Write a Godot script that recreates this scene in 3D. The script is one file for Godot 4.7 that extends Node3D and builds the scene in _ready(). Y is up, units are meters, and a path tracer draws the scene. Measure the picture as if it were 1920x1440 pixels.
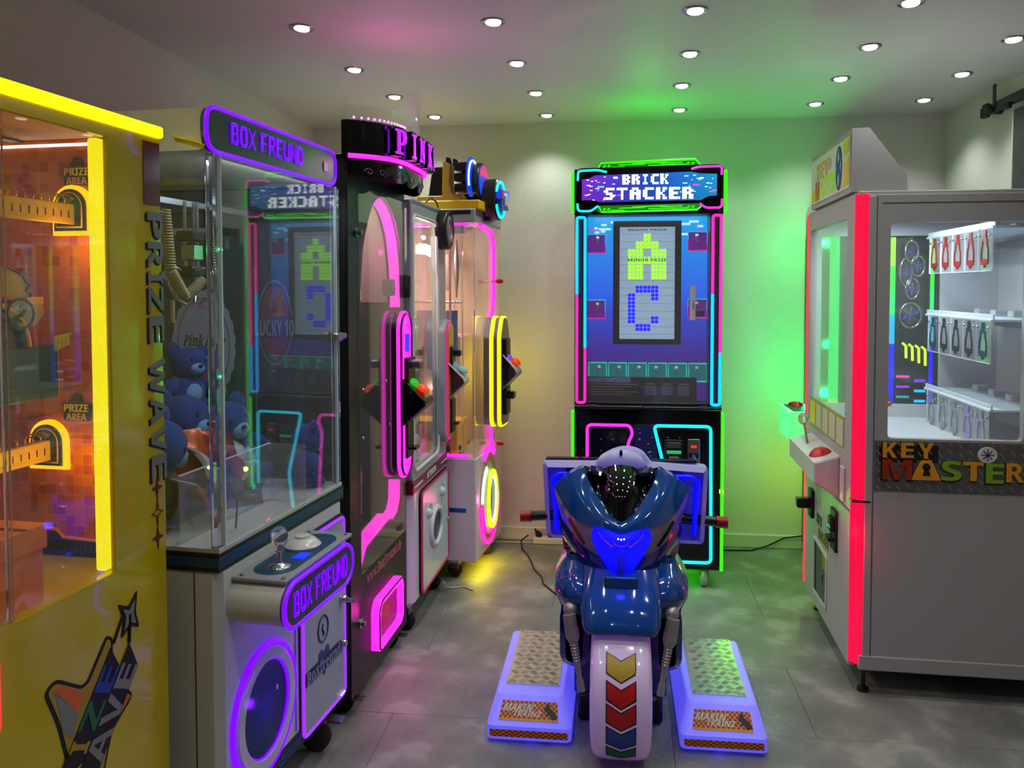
extends Node3D

# ------------------------------------------------------------------ mesh kit
class G:
	var v := PackedVector3Array()
	var n := PackedVector3Array()
	var uv := PackedVector2Array()
	var t := Transform3D.IDENTITY

	func at(p: Vector3, b := Basis.IDENTITY) -> G:
		t = Transform3D(b, p)
		return self

	func tri(a: Vector3, b: Vector3, c: Vector3, na: Vector3, nb: Vector3, nc: Vector3, ua := Vector2.ZERO, ub := Vector2.ZERO, uc := Vector2.ZERO) -> void:
		var bi := t.basis.inverse().transposed()
		var pa := t * a
		var pb := t * b
		var pc := t * c
		na = (bi * na).normalized()
		nb = (bi * nb).normalized()
		nc = (bi * nc).normalized()
		if t.basis.determinant() < 0.0:
			v.append_array([pa, pb, pc]); n.append_array([na, nb, nc]); uv.append_array([ua, ub, uc])
		else:
			v.append_array([pa, pc, pb]); n.append_array([na, nc, nb]); uv.append_array([ua, uc, ub])

	func ftri(a: Vector3, b: Vector3, c: Vector3) -> void:
		var m := (b - a).cross(c - a)
		if m.length_squared() < 1e-16:
			return
		m = m.normalized()
		tri(a, b, c, m, m, m)

	func quad(a: Vector3, b: Vector3, c: Vector3, d: Vector3) -> void:
		var m := (c - a).cross(d - b).normalized()
		tri(a, b, c, m, m, m, Vector2(0, 1), Vector2(1, 1), Vector2(1, 0))
		tri(a, c, d, m, m, m, Vector2(0, 1), Vector2(1, 0), Vector2(0, 0))

	func box(c: Vector3, s: Vector3, b := 0.0) -> G:
		var h := s * 0.5
		b = minf(b, minf(h.x, minf(h.y, h.z)) * 0.9)
		for ax in 3:
			for sg in [-1.0, 1.0]:
				var u: int = (ax + 1) % 3
				var w: int = (ax + 2) % 3
				var p := []
				for k in [[-1, -1], [1, -1], [1, 1], [-1, 1]]:
					var q := Vector3.ZERO
					q[ax] = sg * h[ax]
					q[u] = k[0] * (h[u] - b)
					q[w] = k[1] * (h[w] - b)
					p.append(c + q)
				if sg > 0:
					quad(p[0], p[1], p[2], p[3])
				else:
					quad(p[3], p[2], p[1], p[0])
		if b > 0.0:
			for ax in 3:
				var u: int = (ax + 1) % 3
				var w: int = (ax + 2) % 3
				for su in [-1.0, 1.0]:
					for sw in [-1.0, 1.0]:
						var a0 := Vector3.ZERO; var a1 := Vector3.ZERO; var b0 := Vector3.ZERO; var b1 := Vector3.ZERO
						a0[ax] = -(h[ax] - b); a1[ax] = h[ax] - b
						b0[ax] = a0[ax]; b1[ax] = a1[ax]
						a0[u] = su * h[u]; a1[u] = su * h[u]; a0[w] = sw * (h[w] - b); a1[w] = sw * (h[w] - b)
						b0[u] = su * (h[u] - b); b1[u] = su * (h[u] - b); b0[w] = sw * h[w]; b1[w] = sw * h[w]
						if su * sw > 0:
							quad(c + a0, c + b0, c + b1, c + a1)
						else:
							quad(c + a1, c + b1, c + b0, c + a0)
			for sx in [-1.0, 1.0]:
				for sy in [-1.0, 1.0]:
					for sz in [-1.0, 1.0]:
						var s3 := Vector3(sx, sy, sz)
						var i := Vector3(h.x - b, h.y - b, h.z - b)
						var px := c + s3 * Vector3(h.x, i.y, i.z)
						var py := c + s3 * Vector3(i.x, h.y, i.z)
						var pz := c + s3 * Vector3(i.x, i.y, h.z)
						if sx * sy * sz > 0:
							ftri(px, py, pz)
						else:
							ftri(px, pz, py)
		return self

	static func area(p: PackedVector2Array) -> float:
		var s := 0.0
		for i in p.size():
			s += p[i].cross(p[(i + 1) % p.size()])
		return s * 0.5

	static func ccw(p: PackedVector2Array) -> PackedVector2Array:
		var q := p.duplicate()
		if area(q) < 0.0:
			q.reverse()
		return q

	func face(p: PackedVector2Array, z: float, up: bool) -> void:
		var ids := Geometry2D.triangulate_polygon(p)
		var m := Vector3(0, 0, 1 if up else -1)
		for i in range(0, ids.size(), 3):
			var a := p[ids[i]]
			var b := p[ids[i + 1]]
			var c := p[ids[i + 2]]
			var pos := (b - a).cross(c - a) > 0.0
			if pos != up:
				var s := b
				b = c
				c = s
			tri(Vector3(a.x, a.y, z), Vector3(b.x, b.y, z), Vector3(c.x, c.y, z), m, m, m)

	func wall(p: PackedVector2Array, z0: float, z1: float, q := PackedVector2Array(), flip := false) -> void:
		# side wall from contour p at z0 to contour q (or p) at z1, p counter-clockwise
		if q.is_empty():
			q = p
		var cnt := p.size()
		var en := []
		for i in cnt:
			var d := (p[(i + 1) % cnt] - p[i]).normalized()
			en.append(Vector3(d.y, -d.x, 0))
		for i in cnt:
			var j := (i + 1) % cnt
			var n0: Vector3 = en[i]
			var n1: Vector3 = en[i]
			var pv: Vector3 = en[(i + cnt - 1) % cnt]
			var nx: Vector3 = en[j]
			if pv.dot(n0) > 0.7:
				n0 = (n0 + pv).normalized()
			if nx.dot(n1) > 0.7:
				n1 = (n1 + nx).normalized()
			var slope := Vector3.ZERO
			if q != p:
				slope = Vector3(0, 0, (p[i] - q[i]).length() / maxf(absf(z1 - z0), 1e-5) * signf(z1 - z0))
			n0 = (n0 + slope).normalized()
			n1 = (n1 + slope).normalized()
			var a := Vector3(p[i].x, p[i].y, z0)
			var b := Vector3(p[j].x, p[j].y, z0)
			var c := Vector3(q[j].x, q[j].y, z1)
			var d2 := Vector3(q[i].x, q[i].y, z1)
			if flip:
				tri(b, a, d2, -n1, -n0, -n0); tri(b, d2, c, -n1, -n0, -n1)
			else:
				tri(a, b, c, n0, n1, n1); tri(a, c, d2, n0, n1, n0)

	static func inset(p: PackedVector2Array, b: float) -> PackedVector2Array:
		var q := PackedVector2Array()
		var cnt := p.size()
		for i in cnt:
			var d0 := (p[i] - p[(i + cnt - 1) % cnt]).normalized()
			var d1 := (p[(i + 1) % cnt] - p[i]).normalized()
			var m := (Vector2(-d0.y, d0.x) + Vector2(-d1.y, d1.x))
			var l := maxf(m.length_squared(), 0.3)
			q.append(p[i] + m * (2.0 * b / l))
		return q

	func prism(poly: PackedVector2Array, z0: float, z1: float, bev := 0.0, holes := []) -> G:
		var p := ccw(poly)
		var top := p
		if bev > 0.0:
			top = inset(p, bev)
			wall(p, z0, z1 - bev)
			wall(p, z1 - bev, z1, top)
		else:
			wall(p, z0, z1)
		if holes.is_empty():
			face(top, z1, true)
			face(p, z0, false)
			return self
		var cuts := [-1e3]
		for h in holes:
			wall(ccw(h), z0, z1, PackedVector2Array(), true)
			var mid := 0.0
			for q in h:
				mid += q.x
			cuts.append(mid / h.size())
		cuts.append(1e3)
		cuts.sort()
		for side in 2:
			for i in cuts.size() - 1:
				var strip := PackedVector2Array([Vector2(cuts[i], -50), Vector2(cuts[i + 1], -50), Vector2(cuts[i + 1], 50), Vector2(cuts[i], 50)])
				var pieces := Geometry2D.intersect_polygons(top if side == 0 else p, strip)
				for h in holes:
					var nxt := []
					for pc in pieces:
						nxt.append_array(Geometry2D.clip_polygons(pc, h))
					pieces.assign(nxt)
				for pc in pieces:
					face(pc, z1 if side == 0 else z0, side == 0)
		return self

	func tube(pts: PackedVector3Array, r: float, closed := false, sg := 8) -> G:
		var cnt := pts.size()
		if cnt < 2:
			return self
		var rings := []
		var dirs := []
		for i in cnt:
			var a := pts[(i + cnt - 1) % cnt] if (closed or i > 0) else pts[0]
			var b := pts[(i + 1) % cnt] if (closed or i < cnt - 1) else pts[cnt - 1]
			dirs.append((b - a).normalized())
		var up := Vector3(0, 1, 0)
		if absf((dirs[0] as Vector3).dot(up)) > 0.9:
			up = Vector3(0, 0, 1)
		for i in cnt:
			var d: Vector3 = dirs[i]
			var x := d.cross(up)
			if x.length() < 1e-4:
				x = d.cross(Vector3(1, 0.3, 0.2))
			x = x.normalized()
			up = x.cross(d).normalized()
			var k := 1.0
			if closed or (i > 0 and i < cnt - 1):
				var e := (pts[(i + 1) % cnt] - pts[i]).normalized()
				k = 1.0 / maxf(e.dot(d), 0.6)
			var ring := []
			for s in sg:
				var an := TAU * s / sg
				ring.append([pts[i] + (x * cos(an) + up * sin(an)) * r * k, x * cos(an) + up * sin(an)])
			rings.append(ring)
		for i in (cnt if closed else cnt - 1):
			var ra: Array = rings[i]
			var rb: Array = rings[(i + 1) % cnt]
			var off := 0
			if closed and i == cnt - 1:
				var best := 1e9
				for o in sg:
					var dd: float = (rb[o][0] - ra[0][0]).length()
					if dd < best:
						best = dd; off = o
			for s in sg:
				var s2 := (s + 1) % sg
				var a: Array = ra[s]; var b: Array = ra[s2]; var c: Array = rb[(s2 + off) % sg]; var d: Array = rb[(s + off) % sg]
				tri(a[0], c[0], b[0], a[1], c[1], b[1])
				tri(a[0], d[0], c[0], a[1], d[1], c[1])
		if not closed:
			for s in sg:
				var s2 := (s + 1) % sg
				ftri(pts[0], rings[0][s][0], rings[0][s2][0])
				ftri(pts[cnt - 1], rings[cnt - 1][s2][0], rings[cnt - 1][s][0])
		return self

	func lathe(prof: PackedVector2Array, sg := 24, a0 := 0.0, arc := TAU) -> G:
		# profile (radius, y) from bottom to top, outside to the right
		var cnt := prof.size()
		var en := []
		for i in cnt - 1:
			var d := (prof[i + 1] - prof[i]).normalized()
			en.append(Vector2(d.y, -d.x))
		for i in cnt - 1:
			var n0: Vector2 = en[i]
			var n1: Vector2 = en[i]
			if i > 0 and n0.dot(en[i - 1]) > 0.6:
				n0 = (n0 + en[i - 1]).normalized()
			if i < cnt - 2 and n1.dot(en[i + 1]) > 0.6:
				n1 = (n1 + en[i + 1]).normalized()
			for s in sg:
				var p := a0 + arc * s / sg
				var q := a0 + arc * (s + 1) / sg
				var dp := Vector3(cos(p), 0, -sin(p))
				var dq := Vector3(cos(q), 0, -sin(q))
				var a := dp * prof[i].x + Vector3(0, prof[i].y, 0)
				var b := dq * prof[i].x + Vector3(0, prof[i].y, 0)
				var c := dq * prof[i + 1].x + Vector3(0, prof[i + 1].y, 0)
				var d := dp * prof[i + 1].x + Vector3(0, prof[i + 1].y, 0)
				var na := dp * n0.x + Vector3(0, n0.y, 0)
				var nb := dq * n0.x + Vector3(0, n0.y, 0)
				var nc := dq * n1.x + Vector3(0, n1.y, 0)
				var nd := dp * n1.x + Vector3(0, n1.y, 0)
				if prof[i].x > 1e-5:
					tri(a, b, c, na, nb, nc)
				if prof[i + 1].x > 1e-5:
					tri(a, c, d, na, nc, nd)
		return self

	func ball(c: Vector3, r: Vector3, sg := 20) -> G:
		var keep := t
		t = t * Transform3D(Basis.from_scale(r), c)
		var p := PackedVector2Array()
		for i in sg / 2 + 1:
			var a := -PI / 2 + PI * i / (sg / 2)
			p.append(Vector2(maxf(cos(a), 0.0), sin(a)))
		lathe(p, sg)
		t = keep
		return self

	func skin(grid: Array, su: int, sv: int, back: Vector3) -> G:
		# a smooth shell through rows of points, closed towards the back
		var rows := grid.size()
		var cols: int = grid[0].size()
		var cr := func(a: Vector3, b: Vector3, c: Vector3, d: Vector3, f: float) -> Vector3:
			return b.cubic_interpolate(c, a, d, f)
		var fine := []
		for row in grid:
			var o := []
			for i in cols - 1:
				for s in su:
					o.append(cr.call(row[maxi(i - 1, 0)], row[i], row[i + 1], row[mini(i + 2, cols - 1)], float(s) / su))
			o.append(row[cols - 1])
			fine.append(o)
		var full := []
		for i in rows - 1:
			for s in sv:
				var o := []
				for k in fine[0].size():
					o.append(cr.call(fine[maxi(i - 1, 0)][k], fine[i][k], fine[i + 1][k], fine[mini(i + 2, rows - 1)][k], float(s) / sv))
				full.append(o)
		full.append(fine[rows - 1])
		var R := full.size()
		var C: int = full[0].size()
		var nm := []
		for i in R:
			var o := []
			for k in C:
				var du: Vector3 = full[i][mini(k + 1, C - 1)] - full[i][maxi(k - 1, 0)]
				var dv: Vector3 = full[mini(i + 1, R - 1)][k] - full[maxi(i - 1, 0)][k]
				o.append(dv.cross(du).normalized())
			nm.append(o)
		for i in R - 1:
			for k in C - 1:
				tri(full[i + 1][k], full[i + 1][k + 1], full[i][k + 1], nm[i + 1][k], nm[i + 1][k + 1], nm[i][k + 1])
				tri(full[i + 1][k], full[i][k + 1], full[i][k], nm[i + 1][k], nm[i][k + 1], nm[i][k])
				if back != Vector3.ZERO:
					tri(full[i][k] + back, full[i][k + 1] + back, full[i + 1][k + 1] + back, -nm[i][k], -nm[i][k + 1], -nm[i + 1][k + 1])
					tri(full[i][k] + back, full[i + 1][k + 1] + back, full[i + 1][k] + back, -nm[i][k], -nm[i + 1][k + 1], -nm[i + 1][k])
		if back != Vector3.ZERO:
			for k in C - 1:
				quad(full[0][k], full[0][k + 1], full[0][k + 1] + back, full[0][k] + back)
				quad(full[R - 1][k + 1], full[R - 1][k], full[R - 1][k] + back, full[R - 1][k + 1] + back)
			for i in R - 1:
				quad(full[i + 1][0], full[i][0], full[i][0] + back, full[i + 1][0] + back)
				quad(full[i][C - 1], full[i + 1][C - 1], full[i + 1][C - 1] + back, full[i][C - 1] + back)
		return self

	func add_arrays(a: Array) -> G:
		var vv: PackedVector3Array = a[Mesh.ARRAY_VERTEX]
		var nn: PackedVector3Array = a[Mesh.ARRAY_NORMAL]
		var ix: PackedInt32Array = a[Mesh.ARRAY_INDEX] if a[Mesh.ARRAY_INDEX] != null else PackedInt32Array(range(vv.size()))
		for i in range(0, ix.size(), 3):
			tri(vv[ix[i]], vv[ix[i + 2]], vv[ix[i + 1]], nn[ix[i]], nn[ix[i + 2]], nn[ix[i + 1]])
		return self

	func mesh() -> ArrayMesh:
		var a := []
		a.resize(Mesh.ARRAY_MAX)
		a[Mesh.ARRAY_VERTEX] = v
		a[Mesh.ARRAY_NORMAL] = n
		a[Mesh.ARRAY_TEX_UV] = uv
		var m := ArrayMesh.new()
		m.add_surface_from_arrays(Mesh.PRIMITIVE_TRIANGLES, a)
		return m

# ------------------------------------------------------------------ naming, materials
var M := {}
var used := {}
var rng := RandomNumberGenerator.new()

func V(x: float, y: float, z := 0.0) -> Vector3:
	return Vector3(x, y, z)

func P2(a: Array) -> PackedVector2Array:
	var p := PackedVector2Array()
	for i in range(0, a.size(), 2):
		p.append(Vector2(a[i], a[i + 1]))
	return p

func P3(a: Array, z: float) -> PackedVector3Array:
	var p := PackedVector3Array()
	for i in range(0, a.size(), 2):
		p.append(Vector3(a[i], a[i + 1], z))
	return p

func lift(p: PackedVector2Array, z: float) -> PackedVector3Array:
	var o := PackedVector3Array()
	for q in p:
		o.append(Vector3(q.x, q.y, z))
	return o

func rrect(cx: float, cy: float, w: float, h: float, r: float, k := 6) -> PackedVector2Array:
	var p := PackedVector2Array()
	r = minf(r, minf(w, h) * 0.4999)
	var c := [Vector2(cx + w / 2 - r, cy - h / 2 + r), Vector2(cx + w / 2 - r, cy + h / 2 - r), Vector2(cx - w / 2 + r, cy + h / 2 - r), Vector2(cx - w / 2 + r, cy - h / 2 + r)]
	for q in 4:
		for i in k + 1:
			var a := -PI / 2 + q * PI / 2 + PI / 2 * i / k
			p.append(c[q] + Vector2(cos(a), sin(a)) * r)
	return p

func oval(cx: float, cy: float, rx: float, ry: float, k := 40, a0 := 0.0, arc := TAU) -> PackedVector2Array:
	var p := PackedVector2Array()
	var full := absf(arc - TAU) < 0.01
	for i in (k if full else k + 1):
		var a := a0 + arc * i / k
		p.append(Vector2(cx + cos(a) * rx, cy + sin(a) * ry))
	return p

# rounds the corners of a polyline or polygon
func soft(p: PackedVector2Array, r: float, closed := true, k := 5) -> PackedVector2Array:
	var o := PackedVector2Array()
	var n := p.size()
	for i in n:
		if not closed and (i == 0 or i == n - 1):
			o.append(p[i])
			continue
		var a := p[(i + n - 1) % n]
		var b := p[i]
		var c := p[(i + 1) % n]
		var d := minf(r, minf((a - b).length(), (c - b).length()) * 0.45)
		var s := b + (a - b).normalized() * d
		var e := b + (c - b).normalized() * d
		for j in k + 1:
			var f := float(j) / k
			o.append(s.lerp(b, f).lerp(b.lerp(e, f), f))
	return o

func mk(key: String, c: Color, rough := 0.5, metal := 0.0) -> StandardMaterial3D:
	var m := StandardMaterial3D.new()
	m.resource_name = key
	m.albedo_color = c
	m.roughness = rough
	m.metallic = metal
	M[key] = m
	return m

func glow(key: String, c: Color, e: float, base := Color(0.02, 0.02, 0.02)) -> StandardMaterial3D:
	var m := mk(key, base, 0.4)
	m.emission_enabled = true
	m.emission = c
	m.emission_energy_multiplier = e
	return m

func pane(key: String, c: Color, a: float) -> StandardMaterial3D:
	var m := mk(key, Color(c.r, c.g, c.b, a), 0.0)
	m.transparency = BaseMaterial3D.TRANSPARENCY_ALPHA
	m.cull_mode = BaseMaterial3D.CULL_DISABLED
	return m

func numbered(s: String) -> String:
	if not used.has(s):
		used[s] = 0
		return s
	used[s] += 1
	return "%s_%03d" % [s, used[s]]

func tag(o: Node, label := "", category := "", group := "", kind := "") -> void:
	for p in [["label", label], ["category", category], ["group", group], ["kind", kind]]:
		if p[1] != "":
			o.set_meta(p[0], p[1])

func thing(called: String, label: String, category: String, at := Vector3.ZERO, turn := 0.0, group := "") -> Node3D:
	var o := Node3D.new()
	o.name = numbered(called)
	add_child(o)
	o.position = at
	o.rotation.y = turn
	tag(o, label, category, group)
	return o

func part(parent: Node, called: String, g: G, mat: String, label := "") -> MeshInstance3D:
	var o := MeshInstance3D.new()
	o.mesh = g.mesh()
	o.material_override = M[mat]
	if parent == self:
		o.name = numbered(called)
		add_child(o)
	else:
		o.name = called
		parent.add_child(o, true)
	if label != "":
		o.set_meta("label", label)
	return o

func bx(parent: Node, called: String, c: Vector3, s: Vector3, mat: String, b := 0.003, label := "") -> MeshInstance3D:
	return part(parent, called, G.new().box(c, s, b), mat, label)

func struct(called: String, g: G, mat: String, parent: Node = self) -> MeshInstance3D:
	var o := part(parent, called, g, mat)
	if parent == self:
		o.set_meta("kind", "structure")
	return o

var fonts := {}
func font(bold := true, serif := false) -> SystemFont:
	var k := [bold, serif]
	if not fonts.has(k):
		var f := SystemFont.new()
		f.font_names = PackedStringArray(["Droid Serif" if serif else "Droid Sans"])
		f.font_weight = 700 if bold else 400
		fonts[k] = f
	return fonts[k]

# lettering fitted to w x h, lying on z = 0 and rising to depth
func letters(s: String, w: float, h: float, depth: float, bold := true, serif := false, slant := 0.0, into: G = null) -> G:
	var tm := TextMesh.new()
	tm.text = s
	tm.font = font(bold, serif)
	tm.font_size = 32
	tm.pixel_size = 0.01
	tm.depth = 0.02
	tm.curve_step = 2.0
	var a := tm.get_mesh_arrays()
	var vv: PackedVector3Array = a[Mesh.ARRAY_VERTEX]
	var lo := Vector3(1e9, 1e9, 1e9)
	var hi := -lo
	for q in vv:
		lo = lo.min(q)
		hi = hi.max(q)
	var sc := Vector3(w / maxf(hi.x - lo.x, 1e-5), h / maxf(hi.y - lo.y, 1e-5), depth / maxf(hi.z - lo.z, 1e-5))
	var g := into if into != null else G.new()
	var keep := g.t
	var b := Basis(Vector3(sc.x, 0, 0), Vector3(slant * sc.y, sc.y, 0), Vector3(0, 0, sc.z))
	var mid := (lo + hi) * 0.5
	mid.z = lo.z
	g.t = keep * Transform3D(b, -(b * mid))
	g.add_arrays(a)
	g.t = keep
	return g

func text(parent: Node, called: String, s: String, c: Vector3, w: float, h: float, depth: float, mat: String, basis := Basis.IDENTITY, bold := true, serif := false, slant := 0.0) -> MeshInstance3D:
	var g := G.new().at(c, basis)
	letters(s, w, h, depth, bold, serif, slant, g)
	return part(parent, called, g, mat)

func omni(parent: Node, p: Vector3, c: Color, e: float, size := 0.012) -> void:
	var l := OmniLight3D.new()
	l.name = "glow_light"
	l.light_color = c
	l.light_energy = e
	l.light_size = minf(size, 0.012)
	l.omni_range = 8.0
	l.omni_attenuation = 2.0
	l.shadow_enabled = true
	parent.add_child(l, true)
	l.position = p

func area_lamp(parent: Node, p: Vector3, towards: Vector3, w: float, h: float, c: Color, e: float) -> void:
	var l := AreaLight3D.new()
	l.name = "panel_light"
	l.light_color = c
	l.light_energy = e
	l.area_size = Vector2(w, h)
	l.area_range = 8.0
	l.shadow_enabled = true
	parent.add_child(l, true)
	var up := Vector3.UP if absf(towards.normalized().y) < 0.9 else Vector3.FORWARD
	l.transform = Transform3D(Basis.looking_at(towards, up), p)

const STROKES := {
	"B": [[0, 0, 0, 1, .75, 1, .9, .88, .9, .62, .75, .5, 0, .5], [.75, .5, .95, .38, .95, .12, .78, 0, 0, 0]],
	"O": [[.2, 0, 0, .2, 0, .8, .2, 1, .8, 1, 1, .8, 1, .2, .8, 0, .2, 0]],
	"X": [[0, 0, 1, 1], [0, 1, 1, 0]],
	"F": [[0, 0, 0, 1, 1, 1], [0, .5, .8, .5]],
	"R": [[0, 0, 0, 1, .8, 1, .95, .85, .95, .62, .8, .5, 0, .5], [.5, .5, 1, 0]],
	"E": [[1, 0, 0, 0, 0, 1, 1, 1], [0, .5, .8, .5]],
	"U": [[0, 1, 0, .2, .2, 0, .8, 0, 1, .2, 1, 1]],
	"N": [[0, 0, 0, 1, 1, 0, 1, 1]],
	"D": [[0, 0, 0, 1, .7, 1, 1, .75, 1, .25, .7, 0, 0, 0]],
}

# neon lettering: every stroke a pair of thin tubes
func neon_word(s: String, c: Vector3, w: float, h: float, r: float) -> G:
	var g := G.new()
	var units := 0.0
	for ch in s:
		units += 0.7 if ch == " " else 1.35
	units -= 0.35
	var u := w / units
	var x := c.x - w / 2
	for ch in s:
		if ch == " ":
			x += 0.7 * u
			continue
		for st in STROKES[ch]:
			for d in [0.0, 1.0]:
				var pts := PackedVector3Array()
				for i in range(0, st.size(), 2):
					var k := Vector2(st[i] - 0.5, st[i + 1] - 0.5)
					k *= Vector2(1.0 - 0.3 * d, 1.0 - 0.22 * d)
					pts.append(Vector3(x + (k.x + 0.5) * u, c.y + k.y * h, c.z))
				g.tube(pts, r, false, 5)
		x += 1.35 * u
	return g

func swirl_normal(seed_: int, freq: float, size := 256, strength := 4.0) -> NoiseTexture2D:
	var t := noise_tex(seed_, freq, size)
	t.as_normal_map = true
	t.bump_strength = strength
	return t

func noise_tex(seed_: int, freq: float, size := 256, ramp: Gradient = null, kind := FastNoiseLite.TYPE_SIMPLEX_SMOOTH) -> NoiseTexture2D:
	var f := FastNoiseLite.new()
	f.seed = seed_
	f.frequency = freq
	f.noise_type = kind
	f.fractal_octaves = 4
	var t := NoiseTexture2D.new()
	t.noise = f
	t.width = size
	t.height = size
	t.seamless = true
	if ramp != null:
		t.color_ramp = ramp
	return t

func ramp2(a: Array) -> Gradient:
	var g := Gradient.new()
	var o := PackedFloat32Array()
	var c := PackedColorArray()
	for i in range(0, a.size(), 2):
		o.append(a[i]); c.append(a[i + 1])
	g.offsets = o
	g.colors = c
	return g

func picture(key: String, im: Image, emit := 0.0, rough := 0.4) -> void:
	var tx := ImageTexture.create_from_image(im)
	var m := mk(key, Color.WHITE, rough)
	m.albedo_texture = tx
	m.texture_filter = BaseMaterial3D.TEXTURE_FILTER_LINEAR
	if emit > 0.0:
		m.albedo_color = Color(0.1, 0.1, 0.1)
		m.emission_enabled = true
		m.emission = Color.BLACK
		m.emission_texture = tx
		m.emission_energy_multiplier = emit


# ------------------------------------------------------------------ the scene
const LAMPS := [
	-1.2, -2.89, -1.19, -3.46, -1.15, -3.97, -1.05, -4.45,
	-0.46, -2.9, -0.44, -3.44, -0.41, -3.97, -0.4, -4.48,
	0.28, -2.86, 0.31, -3.38, 0.32, -3.9, 0.35, -4.42,
	1.02, -2.86, 1.04, -3.36, 1.06, -3.85, 1.07, -4.36,
	1.58, -3.32, 1.6, -3.83, 1.62, -4.33,
	-0.46, -2.36, 0.27, -2.34, 1.0, -2.34, -0.48, -1.3, 0.25, -1.28, 0.98, -1.28, -1.2, -1.3, -0.1, -0.2, 0.9, -0.2]

func _ready() -> void:
	rng.seed = 11
	# camera: a phone at eye height, the room's long axis a little to its right
	var cam := Camera3D.new()
	cam.name = "camera"
	var near := 0.05
	cam.projection = Camera3D.PROJECTION_FRUSTUM
	cam.near = near
	cam.far = 60.0
	cam.size = 1440.0 / 1450.0 * near
	cam.frustum_offset = Vector2(-40.0 / 1450.0 * near, -125.0 / 1450.0 * near)
	cam.position = Vector3(0, 1.553, 0)
	cam.rotation_degrees = Vector3(-2.1722, 6.0625, 0)
	add_child(cam)
	cam.current = true
	var we := WorldEnvironment.new()
	we.name = "environment"
	var e := Environment.new()
	e.background_mode = Environment.BG_COLOR
	e.background_color = Color(0.01, 0.01, 0.012)
	e.tonemap_mode = Environment.TONE_MAPPER_LINEAR
	e.tonemap_exposure = 1.0
	e.sdfgi_enabled = true
	e.ssao_enabled = true
	e.ssil_enabled = true
	we.environment = e
	add_child(we)
	materials()
	room()
	brick_stacker()
	key_machine()
	far_machine()
	prize_machine()
	claw_machine()
	pink_machine()
	white_machine()
	planet_machine()
	ride()
	floor_things()

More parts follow.
